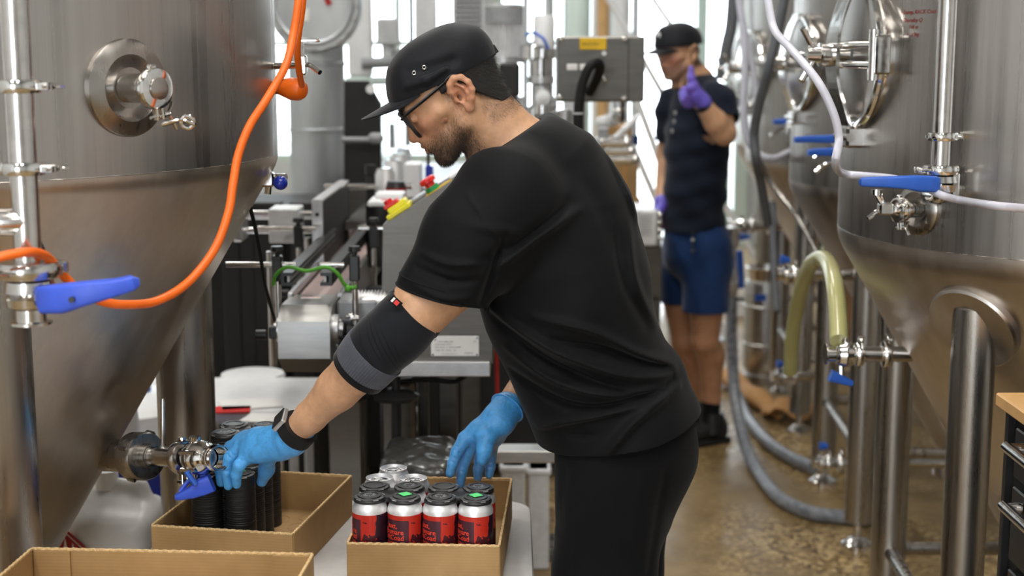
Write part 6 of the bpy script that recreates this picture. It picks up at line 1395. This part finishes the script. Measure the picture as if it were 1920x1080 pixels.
for x in (xc + .06, xc + .48):
    for y in (1.92, 2.62): b = B(); b.cyl((x - .015, y, .045), (x + .015, y, .045), .045, seg=24); b.box((x, y, .085), (.05, .05, .02)); b.build('caster', M['black'], CB)
# white worktable, jerrycan, blue tub between the left tank's legs
W = thing('white_table', (gx_(480, 4.1), 4.1, 0), 'white plastic worktop with papers behind the left tank leg', 'table'); zt2 = at(480, 745, 4.1).z
b = B(); b.box((gx_(446, 4.05), 4.15, zt2 - .02), (.40, .44, .04), bevel=.018); b.build('tabletop', M['white'], W)
for dx in (-.18, .18):
    for dy in (-.25, .25): b = B(); b.cyl((gx_(446, 4.05) + dx * .8, 4.15 + dy * .6, 0), (gx_(446, 4.05) + dx * .8, 4.15 + dy * .6, zt2 - .03), .014, seg=12); b.build('leg', M['lightgrey'], W)
for (px, py, w_, d_, rz, m_, lb) in ((436, 768, .10, .07, .1, 'red', 'red cloth on the white worktop'), (470, 758, .17, .11, .3, 'paper', 'loose white sheets on the white worktop'), (505, 785, .14, .09, -.2, 'paper', 'single white sheet at the worktop edge')):
    p = atz(px, py, zt2 + .003); b = B(); b.box(p, (w_, d_, .005), rz=rz, bevel=.001); tag(b.build('paper_sheet' if m_ == 'paper' else 'cloth', M[m_], None), lb, 'paper' if m_ == 'paper' else 'cloth')
J = thing('jerrycan', (-.94, 3.38, .33), 'translucent white jerrycan with a red flame hazard diamond under the left tank', 'jerrycan')
g = Grid(*[axis_pts([(a, c, .006)]) for a, c in ((-1.10, -.78), (3.22, 3.54), (.30, .82))])
def rbx(c, h, r):
    def fn(X, Y, Z):
        qx, qy, qz = np.abs(X - c[0]) - h[0] + r, np.abs(Y - c[1]) - h[1] + r, np.abs(Z - c[2]) - h[2] + r
        return np.sqrt(np.maximum(qx, 0) ** 2 + np.maximum(qy, 0) ** 2 + np.maximum(qz, 0) ** 2) + np.minimum(np.maximum(np.maximum(qx, qy), qz), 0) - r
    g.op(fn, [c[i] - h[i] for i in range(3)], [c[i] + h[i] for i in range(3)], .03)
rbx((-.960, 3.38, .475), (.098, .11, .145), .035); g.cone((-.995, 3.38, .60), (-.91, 3.38, .605), .065, .04, .05); g.cone((-.96, 3.38, .67), (-.905, 3.38, .665), .016, .016, .03); g.cone((-.905, 3.38, .665), (-.89, 3.38, .61), .016, .02, .02)
Pj, Fj = g.mesh(); del g
fast_mesh('jerrycan_body', Pj, Fj, mat('milky_plastic', (.66, .65, .63, 1), .35, var=.04, Transmission_Weight=.05), J, 2)
b = B(); b.cyl((-.985, 3.38, .66), (-.985, 3.38, .705), .028, seg=24); b.build('screw_cap', M['white'], J)
b = B(); hz_c = Vector((at(128, 1062, 3.262).x, 3.266, at(128, 1062, 3.262).z)); b.box(hz_c, (.125, .003, .125), rot=Matrix.Rotation(R(45), 3, 'Y')); dl = b.build('hazard_diamond', M['redlabel'], J)
for sz_, m_ in ((.113, 'paper'), (.109, 'redlabel')): hz_c = hz_c - Vector((0, .0006, 0)); b = B(); b.box(hz_c, (sz_, .003, sz_), rot=Matrix.Rotation(R(45), 3, 'Y')); b.build('diamond_border', M[m_], dl)
b = B()
for dx, hh, ww in ((-.022, .050, .009), (-.006, .070, .011), (.012, .058, .010), (.026, .042, .008)):
    b.prism([hz_c + Vector((dx - ww, -.003, -.01)), hz_c + Vector((dx + ww, -.003, -.01)), hz_c + Vector((dx + ww * .8, -.003, hh * .45)), hz_c + Vector((dx + ww * .1, -.003, hh))], (0, .001, 0))
b.build('flame_symbol', M['paper'], dl)['kind'] = 'stuff'
Cr = thing('crate', (-.94, 3.38, 0), 'low grey crate carrying the jerrycan', 'crate'); b = B(); b.box((-.945, 3.38, .165), (.22, .30, .33), bevel=.01); b.build('crate_body', M['greypaint'], Cr)
b = B(); b.box((-.945, 3.228, .27), (.10, .008, .03), bevel=.003); b.build('crate_grip', M['black'], Cr)
U = thing('blue_tub', (at(285, 930, 3.7).x, 3.75, 0), 'deep blue tub with white handle behind the left tank leg', 'tub'); ux = at(285, 930, 3.7).x
b = B(); b.lathe((ux, 3.75, .02), (ux, 3.75, .64), [(0, .11), (.95, .15), (1, .155)], 36); b.build('tub_body', M['blueknob'], U)
b = B(); b.tube([(ux - .16, 3.68, .52), (ux - .05, 3.59, .52), (ux + .08, 3.60, .52), (ux + .16, 3.68, .52)], .012, 12); b.build('tub_handle', M['white'], U)
b = B(); b.cyl((ux - .02, 3.66, .60), (ux - .03, 3.62, .78), .02, seg=14); b.lathe((ux - .03, 3.62, .70), (ux - .03, 3.62, .80), [(0, .03), (1, .022)], 16); b.build('white_sprayer', M['white'], U)
for px, py, Y, s_, lb in ((240, 800, 4.6, .2, 'white drum far under the left tank'), (270, 740, 6.0, .26, 'pale plastic drum behind the white drum')):
    q = at(px, py, Y); t = thing('plastic_drum', (q.x, Y, 0), lb, 'drum'); b = B(); b.lathe((q.x, Y, 0), (q.x, Y, q.z + .12), [(0, s_ * .92), (.03, s_), (.48, s_), (.5, s_ * 1.04), (.52, s_), (.92, s_), (.97, s_ * .85), (1, s_ * .4)], 40); b.build('drum_body', M['white'], t)
    b = B(); b.cyl((q.x + .05, Y, q.z + .11), (q.x + .05, Y, q.z + .15), .03); b.build('bung', M['bluedeep'], t)
# black frames under and behind the conveyor
Fm_ = thing('machine_stand', (gx_(470, 4.9), 4.9, 0), 'black upright frame of the canning line behind the left tank', 'frame')
for px, w_ in ((425, .06), (455, .05), (495, .10), (560, .08)):
    b = B(); x = gx_(px, 4.9); b.box((x, 4.95, .60), (w_, .06, 1.2), bevel=.004); b.build('upright', M['blackmat'], Fm_)
    b = B(); b.box((x, 4.95, .03), (w_ + .06, .14, .06), bevel=.01); b.build('foot', M['lightgrey'], Fm_)
for z in (.55, 1.12): b = B(); b.box((gx_(490, 4.9), 4.95, z), (.42, .05, .05)); b.build('cross_bar', M['blackmat'], Fm_)
b = B(); b.box((gx_(468, 5.2), 5.3, .62), (.50, .5, 1.1)); b.build('back_panel', M['blackmat'], Fm_, smooth=None)
t = thing('plastic_pail', (gx_(470, 4.5), 4.5, 0), 'white pail standing on the floor under the black frame', 'pail'); b = B(); zq = at(465, 700, 4.5).z; b.lathe((gx_(462, 4.5), 4.5, 0), (gx_(462, 4.5), 4.5, zq), [(0, .08), (.95, .095), (1, .10)], 30); b.build('pail_body', M['white'], t)
b = B(); b.torus((gx_(462, 4.5), 4.5, zq - .01), (0, 0, 1), .098, .005); b.build('pail_rim', M['white'], t)
# galvanised column with round inspection door
D = thing('steel_column', (gx_(597, 5.9), 5.9, 0), 'tall galvanised column with a bolted round door near its top', 'column'); x = gx_(597, 5.9)
b = B(); b.cyl((x, 5.9, 0), (x, 5.9, 2.6), .113, seg=48); b.build('column_tube', M['galv'], D)
for z in (at(597, 120, 5.8).z, at(597, 245, 5.8).z): b = B(); b.lathe((x, 5.9, z - .008), (x, 5.9, z + .008), [(0, .114), (.2, .118), (.8, .118), (1, .114)], 48); b.build('band', M['galv'], D)
c = at(587, 8, 5.76); b = B(); b.lathe(c + Vector((0, .10, 0)), c, [(0, .185), (.8, .185), (1, .180)], 56); b.torus(c, (0, 1, 0), .150, .010, 48, 8); dr = b.build('round_door', M['galv'], D)
for k in range(20): a = k * math.pi / 10; b = B(); b.cyl(c + Vector((.172 * math.cos(a), .01, .172 * math.sin(a))), c + Vector((.172 * math.cos(a), -.016, .172 * math.sin(a))), .009, seg=8); b.build('door_bolt', M['alu'], dr)
for dx, dz, w_, h_, m_ in ((.02, .10, .05, .03, 'paper'), (.055, .02, .022, .05, 'redlabel'), (-.03, -.04, .03, .05, 'paper')): b = B(); b.box(c + Vector((dx, -.004, dz)), (w_, .003, h_), rot=Matrix.Rotation(R(-25 if m_ == 'redlabel' else 0), 3, 'Y')); b.build('door_sticker', M[m_], dr)
# canning line
CL = thing('canning_machine', (gx_(800, 6), 6.2, 0), 'canning machine with black side plate, motor and clear guards behind the packer', 'machine')
def cl(b, name, m, **k): return b.build(name, M[m], CL, **k)
b = B(); Yp = 5.35; poly = [(645, 152), (690, 152), (714, 195), (714, 352), (645, 352)]; P_ = [at(a, c, Yp) for a, c in poly]; b.prism(P_[::-1], (0, .05, 0)); sp_ = cl(b, 'side_plate', 'blackmat', smooth=None)
b = B(); b.cyl(at(695, 167, Yp - .012), at(695, 167, Yp), .017, seg=24); b.build('plate_boss', M['white'], sp_)
b = B(); bxp(b, 645, 352, 900, 470, 5.35, 1.3); cl(b, 'machine_bed', 'darksteel', smooth=None)
for px in (660, 880):
    for y in (5.45, 6.5): b = B(); x = gx_(px, 5.4); b.box((x, y, .42), (.07, .07, .84)); cl(b, 'machine_leg', 'darksteel', smooth=None)
b = B(); x0_, x1_ = gx_(585, 5.6), gx_(1060, 5.6); b.box(((x0_ + x1_) / 2, 6.1, .48), (x1_ - x0_, .9, .86)); cl(b, 'lower_cabinet', 'blackmat', smooth=None)
b = B(); bxp(b, 646, 144, 765, 160, 6.4, .08, .01); cl(b, 'top_beam', 'frame')
b = B(); bxp(b, 648, -120, 697, 144, 6.4, .10, .01); cl(b, 'white_column', 'white')
b = B(); bxp(b, 775, -120, 818, 75, 6.6, .12, .01); cl(b, 'white_column', 'white')
b = B(); bxp(b, 765, -120, 775, 140, 6.5, .05); cl(b, 'dark_post', 'blackmat', smooth=None)
b = B(); bxp(b, 714, 185, 770, 330, 5.9, .01); cl(b, 'clear_guard', 'clear', smooth=None)
for px, py in ((735, 255), (765, 250)): b = B(); q = at(px, py, 5.85); b.cyl(q - Vector((0, 0, .05)), q + Vector((0, 0, .05)), .012, seg=12); cl(b, 'guard_hinge', 'greypaint')
b = B(); q = at(728, 60, 6.6); b.box(q, (.10, .1, .12), bevel=.01); b.cyl(q - Vector((0, 0, .14)), q, .03); cl(b, 'filling_head', 'lightgrey')
b = B(); q = at(722, 115, 6.4); b.cyl(q - Vector((.10, 0, .01)), q + Vector((.10, 0, 0)), .025, seg=16); b.cyl(q + Vector((.06, 0, -.03)), q + Vector((.06, 0, .05)), .03, seg=16); cl(b, 'head_drive', 'greypaint')
for i, px in enumerate((703, 711, 719)): b = B(); q = at(px, 262, 5.3); b.cyl(q, q + Vector((-.12, 0, 0)), .011, seg=12) if i == 0 else b.sphere(q + Vector((-.02, 0, .005)), .022, 12, 8); cl(b, 'air_fitting', 'greypaint')
# louvred vent box, motor, filter, valves
b = B(); bxp(b, 848, -60, 906, 56, 6.2, .2, .01); lv_ = cl(b, 'vent_box', 'lightgrey')
for k in range(7): b = B(); bxp(b, 853, -8 + k * 9, 902, -4 + k * 9, 6.185, .02, .002); b.build('louvre', M['greypaint'], lv_)
mc = at(945, 80, 5.6); b = B(); zt3, zb3 = at(945, 8, 5.6).z, at(945, 44, 5.6).z; b.lathe((mc.x, 5.6, zb3), (mc.x, 5.6, zt3), [(0, .074), (.85, .074), (1, .066)], 36); cl(b, 'fan_cowl', 'greypaint')
b = B(); z4 = at(945, 108, 5.6).z; b.cyl((mc.x, 5.6, z4), (mc.x, 5.6, zb3), .060, seg=36); mt = cl(b, 'motor_body', 'lightgrey')
for k in range(24): a = k * math.pi / 12; b = B(); b.box((mc.x + .065 * math.cos(a), 5.6 + .065 * math.sin(a), (z4 + zb3) / 2), (.016, .004, zb3 - z4), rz=a); b.build('cooling_fin', M['lightgrey'], mt)
b = B(); b.lathe((mc.x, 5.6, z4 - .02), (mc.x, 5.6, z4 + .005), [(0, .082), (1, .082)], 36); cl(b, 'motor_flange', 'alu'); b = B(); bxp(b, 936, 118, 975, 182, 5.5, .1, .01); cl(b, 'gear_block', 'blackmat')
b = B(); bxp(b, 925, 182, 985, 350, 5.55, .12, .01); cl(b, 'drive_column', 'lightgrey')
b = B(); q = at(1020, 62, 5.6); b.lathe((q.x, 5.6, at(0, 100, 5.6).z), (q.x, 5.6, at(0, 28, 5.6).z), [(0, .036), (.1, .042), (.9, .042), (1, .036)], 30); cl(b, 'filter_bowl', 'white')
b = B(); b.tube([at(985, 66, 5.5), at(1000, 62, 5.5), (at(1018, 72, 5.45)), at(1028, 92, 5.45)], .006, 8); cl(b, 'blue_air_line', 'bluedeep')
for (px, py, r, h, m_) in ((1000, 98, .05, .03, 'chrome'), (1018, 100, .06, .02, 'steel'), (1015, 125, .045, .06, 'steel'), (1015, 150, .05, .015, 'alu'), (1016, 180, .04, .05, 'alu'), (1018, 205, .05, .02, 'chrome'), (1000, 215, .035, .03, 'steel'), (1035, 222, .04, .03, 'chrome'), (1060, 220, .03, .03, 'steel'), (1018, 245, .045, .05, 'alu')):
    b = B(); q = at(px, py, 5.5); b.lathe(q - Vector((0, 0, h)), q + Vector((0, 0, h)), [(0, r * .8), (.1, r), (.9, r), (1, r * .8)], 24); cl(b, 'valve_stack', m_)
b = B(); q = at(1018, 182, 5.42); b.lathe(q, q - Vector((0, .02, 0)), [(0, .028), (.5, .028), (.6, .014), (1, .012)], 24); cl(b, 'dial', 'white')
rg2 = random.Random(5)
for k in range(16):
    px, py = rg2.uniform(985, 1210), rg2.uniform(195, 300); Y = rg2.uniform(5.6, 6.4); q = at(px, py, Y); r = rg2.uniform(.012, .035); b = B(); d = Vector((rg2.choice((0, 0, 1)), 0, rg2.choice((1, 1, .2)))).normalized() * rg2.uniform(.03, .09); b.lathe(q - d, q + d, [(0, r * .7), (.15, r), (.45, r), (.5, r * 1.3), (.55, r), (.9, r), (1, r * .6)], 18); cl(b, 'line_fitting', rg2.choice(('chrome', 'alu', 'white', 'lightgrey')))
b = B(); bxp(b, 985, 305, 1128, 330, 5.6, .9, .005); cl(b, 'deck', 'sheetlight')
for px in (1000, 1112): b = B(); x = gx_(px, 5.7); b.box((x, 5.7, .6), (.06, .06, 1.2)); cl(b, 'machine_leg', 'darksteel', smooth=None)
b = B(); bxp(b, 1122, 240, 1140, 330, 5.5, .06, .004); cl(b, 'slotted_rail', 'greypaint')
for dy in (0, 26, 52): b = B(); q = at(1150 + dy * .3, 268 + dy * .6, 5.5); b.cyl(q - Vector((.05, 0, 0)), q + Vector((.04, 0, 0)), .022, seg=16); b.sphere(q + Vector((.05, 0, 0)), .02, 12, 8); cl(b, 'line_fitting', 'chrome')
# cans waiting on the line
for i, (px, py, Y) in enumerate(((722, 316, 4.75), (738, 300, 5.2), (748, 288, 5.6), (757, 278, 6.0))):
    z1_ = at(px, py, Y).z; x = at(px, py, Y).x; t = thing('blank_can', (x, Y, z1_ - .157), 'silver blank can on the filling line, %s from the front' % ('first', 'second', 'third', 'fourth')[i], 'can', 'silver cans on the filling line')
    b = B(); b.lathe((x, Y, z1_ - .157), (x, Y, z1_), [(0, .024), (.05, .033), (.88, .033), (.98, .027), (1, .027)], 32); b.build('can_body', M['canalu'], t)
    b = B(); b.lathe((x, Y, z1_ - .001), (x, Y, z1_ + .002), [(0, .0275), (1, .0275)], 32); b.build('can_rim', M['chrome'], t)
b = B(); a_, c_ = at(716, 400, 4.7), at(775, 330, 6.2); b.box(((a_.x + c_.x) / 2, 5.45, at(722, 316, 4.75).z - .172), (.22, 1.7, .026)); cl(b, 'infeed_track', 'darksteel', smooth=None)
b = B(); x = at(742, 352, 4.55).x; z1_ = at(742, 340, 4.55).z; t = thing('labelled_can', (x, 4.55, z1_ - .157), 'dark red can standing behind the label drum', 'can'); b.lathe((x, 4.55, z1_ - .157), (x, 4.55, z1_ - .02), [(0, .024), (.05, .033), (1, .033)], 32); b.build('can_body', M['redlabel'], t); b = B(); b.lathe((x, 4.55, z1_ - .02), (x, 4.55, z1_), [(0, .033), (1, .027)], 32); b.build('can_lid', M['black'], t)
b = B(); bxp(b, 757, 306, 790, 372, 5.0, .1, .006); cl(b, 'sensor_box', 'white'); b = B(); bxp(b, 797, 310, 812, 346, 4.95, .05, .004); b2 = cl(b, 'blue_sensor', 'blueknob'); b = B(); b.tube([at(803, 310, 4.97), at(803, 270, 4.97), at(806, 220, 5.1)], .006, 8); cl(b, 'sensor_cable', 'rubber')
# steel control box on its post
EB = thing('control_box', (gx_(1126, 4.7), 4.75, 0), 'grey steel control box with yellow label and hooked black cable conduit', 'control box')
b = B(); bxp(b, 1045, 68, 1208, 191, 4.65, .16, .004); bb = b.build('box_body', M['darksteel'], EB, smooth=20)
b = B(); bxp(b, 1046, 70, 1178, 189, 4.64, .010, .003); b.build('box_door', M['darksteel'], bb)
b = B(); bxp(b, 1087, 71, 1137, 93, 4.632, .006, .001); b.build('yellow_label', M['yellowlabel'], bb)
text_obj('label_text', 'SERVICE ONLY', .0085, M['ink'], bb, at(1091, 84, 4.630), (1, 0, 0), (0, 0, 1), .0003)
for px, py in ((1052, 73), (1171, 73), (1050, 182), (1169, 184)): b = B(); q = at(px, py, 4.635); b.lathe(q, q - Vector((0, .012, 0)), [(0, .009), (.6, .009), (1, .005)], 16); b.build('bolt', M['chrome'], bb)
for x0, x1 in ((1063, 1083), (1087, 1099)): b = B(); bxp(b, x0, 120, x1, 132, 4.632, .012, .002); b.build('white_tag', M['paper'], bb)
b = B(); b.cyl(at(1133, 100, 4.63), at(1133, 100, 4.62), .008, seg=14); b.tube([at(1128, 135, 4.62), at(1136, 152, 4.60)], .005, 8, 1); b.build('door_latch', M['chrome'], bb)
b = B(); b.tube([at(1084, 420, 4.42), at(1084, 330, 4.42), at(1084, 230, 4.42), at(1086, 190, 4.42), at(1094, 150, 4.42), at(1108, 122, 4.42), at(1122, 118, 4.44), at(1124, 132, 4.48), at(1114, 158, 4.54), at(1106, 172, 4.62)], .0150, 16); b.build('cable_conduit', M['rubber'], EB)
b = B(); b.tube([at(1084, 214, 4.42), at(1084, 211, 4.42)], .0158, 16, 1); b.build('cable_tie', M['lightgrey'], EB)
b = B(); b.cyl((gx_(1088, 4.76), 4.78, .03), (gx_(1088, 4.76), 4.78, at(0, 150, 4.7).z), .016, seg=20); b.build('post', M['leg'], EB); b = B(); b.cyl((gx_(1088, 4.76), 4.78, 0), (gx_(1088, 4.76), 4.78, .03), .14, seg=30); b.build('post_base', M['leg'], EB)
# cartons and white unit
for i, (x0, y0, x1, y1, Y, lb) in enumerate(((1140, 236, 1184, 300, 7.0, 'brown carton on top of the stack near the bright door'), (1146, 300, 1196, 372, 6.9, 'brown carton in the middle of the stack near the bright door'), (1150, 372, 1200, 450, 6.85, 'brown carton low in the stack near the bright door'), (1146, 450, 1200, 743, 6.9, 'tall bottom carton of the stack near the bright door'))):
    t = thing('carton', (gx_((x0 + x1) / 2, Y), Y + .2, at(0, y1, Y).z), lb, 'box', 'cartons stacked near the door'); b = B(); bxp(b, x0, y0, x1, y1, Y, .34, .004); b.build('carton_body', M['card'], t)
    b = B(); xm = (x0 + x1) / 2; bxp(b, xm - 3, y0, xm + 3, y1, Y - .002, .003); b.build('tape', M['kraft'], t)
b = B(); bxp(b, 1186, 254, 1198, 272, 6.9, .03, .003); o = b.build('blue_tag', M['navyshorts'], bpy.data.objects['carton'])
t = thing('white_unit', (gx_(1215, 5.9), 5.9, 0), 'white boxed unit on a dark stand left of the blue shorts', 'unit'); b = B(); bxp(b, 1194, 394, 1232, 462, 5.8, .3, .008); b.build('unit_body', M['white'], t)
for k in range(8): b = B(); bxp(b, 1200, 402 + k * 5, 1222, 404 + k * 5, 5.795, .006); b.build('vent_slot', M['lightgrey'], t)
b = B(); bxp(b, 1198, 462, 1240, 560, 5.84, .26, .005); b.build('stand', M['darksteel'], t); b = B(); bxp(b, 1206, 560, 1236, 757, 5.9, .2, .005); b.build('stand_leg', M['darksteel'], t)
for k, (py) in enumerate((404, 418, 432, 447)): b = B(); b.sphere(at(1237, py, 5.78), .012, 10, 8); b.build('connector', M['chrome'], t); 
b = B(); bxp(b, 1233, 398, 1240, 462, 5.8, .1, .003); b.build('terminal_strip', M['greypaint'], t)
# things on the floor behind the legs
for i, (x0, y0, x1, y1, Y, m_, lb) in enumerate(((1330, 556, 1362, 596, 9.6, 'white', 'white tub far back on the floor left of the keg'), (1372, 566, 1408, 600, 9.3, 'white', 'white carton far back beside the keg'), (1250, 590, 1262, 680, 7.6, 'white', 'white canister far back behind the bare calves'), (1336, 480, 1362, 556, 10.2, 'card', 'brown carton far back between the man and the keg'), (990, 880, 1030, 930, 4.6, 'lightgrey', 'pale box low behind the trousers'), (940, 874, 985, 935, 4.5, 'lightgrey', 'pale printed box low behind the open hand'))):
    z0 = max(at(0, y1, Y).z, 0); t = thing('storage_box', (gx_((x0 + x1) / 2, Y), Y + .1, 0), lb, 'box'); a_, c_ = at(x0, y0, Y), at(x1, y1, Y); b = B(); b.box(((a_.x + c_.x) / 2, Y + .1, a_.z / 2), (c_.x - a_.x, .2, a_.z), bevel=.006); b.build('box_body', M[m_], t)
    b = B(); b.box(((a_.x + c_.x) / 2, Y + .1, a_.z - .01), (c_.x - a_.x + .012, .212, .02), bevel=.004); b.build('lid', M[m_], t)
t = thing('low_bench', (gx_(960, 3.9), 3.9, 0), 'low steel bench bar behind the far hand', 'bench'); b = B(); bxp(b, 850, 846, 1120, 869, 3.9, .08, .003); b.build('bench_bar', M['sheetlight'], t)
for px in (905, 1100): b = B(); x = gx_(px, 3.94); b.box((x, 3.94, at(0, 862, 3.9).z / 2), (.04, .04, at(0, 862, 3.9).z)); b.build('leg', M['sheet'], t)
t = thing('wrapped_pack', (gx_(785, 3.32), 3.3, 0), 'pack wrapped in dark shiny film behind the can tray', 'pack'); q0, q1 = at(712, 858, 3.28), at(855, 900, 3.28)
g = Grid(*[axis_pts([(a, c, .006)]) for a, c in ((q0.x - .04, q1.x + .04), (3.16, 3.55), (.20, q0.z + .04))])
rbx(((q0.x + q1.x) / 2, 3.35, (q0.z + .24) / 2), ((q1.x - q0.x) / 2, .14, (q0.z - .24) / 2), .03)
X, Y_, Z = g.ax[0][:, None, None], g.ax[1][None, :, None], g.ax[2][None, None, :]; g.d -= (.002 * np.sin(X * 90 + Y_ * 40 + 2 * np.sin(Y_ * 37)) * np.sin(Z * 60 + Y_ * 80 + X * 33) + .003 * np.sin(X * 37 - Y_ * 61 + 1.5 * np.sin(X * 51))).astype(np.float32)
Pw, Fw = g.mesh(); del g
fast_mesh('film', Pw, Fw, mat('dark_stretch_film', (.05, .048, .045, 1), .28, Coat_Weight=.15), t, 1)
b = B(); b.box(((q0.x + q1.x) / 2, 3.35, .12), (.12, .24, .235)); b.build('pedestal', M['blackmat'], t)
# pipes and columns standing in the window light
for i, (px, w_, Y, m_, lb) in enumerate(((1026, .05, 9.2, 'galv', 'grey pipe'), (1058, .03, 9.6, 'frame', 'thin pale pipe'), (1084, .16, 9.9, 'frame', 'broad cream column'), (1112, .035, 9.0, 'white', 'white pipe'), (1128, .09, 10.4, 'woodtop', 'cream-yellow column'), (1160, .12, 10.0, 'white', 'white column'), (1188, .05, 9.4, 'galv', 'silver pipe'), (985, .04, 9.0, 'galv', 'narrow silver pipe'), (1362, .06, 11.5, 'frame', 'pale green post'))):
    x = gx_(px, Y); t = thing('pillar', (x, Y, 0), '%s %s' % (lb, ('seen just right of the white filter', 'just left of the yellow-labelled steel box', 'rising above the yellow label of the steel box', 'above the middle of the steel box', 'above the cable hook on the steel box', 'above the right half of the steel box', 'above the right edge of the steel box', 'between the motor and the white filter', 'right of the standing man at the bright door')[i]), 'pillar')
    b = B(); b.lathe((x, Y, 0), (x, Y, ZT), [(0, w_ * .6), (.01, w_ * .5), (1, w_ * .5)], 24); b.build('pillar_tube', M[m_], t)
    b = B(); b.cyl((x, Y, 0), (x, Y, .02), w_ * .9, seg=24); b.build('base_plate', M['galv'], t)
for i, (a, c, lb) in enumerate((((1120, -40, 9.5), (1180, 66, 9.5), 'upper slanting white stair rail above the control box'), ((1205, -30, 11), (1330, 150, 11), 'slanting pale rail passing behind the black cap'), ((1195, 190, 8.5), (1236, 300, 8.5), 'steep white ladder rail in the bright doorway'), ((1150, 190, 8.8), (1232, 380, 8.8), 'long slanting rail left of the standing man'))):
    p, q = at(*a), at(*c); t = thing('slanting_rail', (p + q) / 2, lb, 'rail'); d = (q - p).normalized(); q2 = q + d * ((q.z - .0) / -d.z) if d.z < 0 else q; p2 = p - d * .3
    b = B(); b.tube([p2, q2], .022, 12, 1); b.build('rail_tube', M['white'], t)
    b = B(); b.cyl((q2.x, q2.y, 0), (q2.x, q2.y, .015), .06, seg=18); b.build('rail_foot', M['galv'], t)
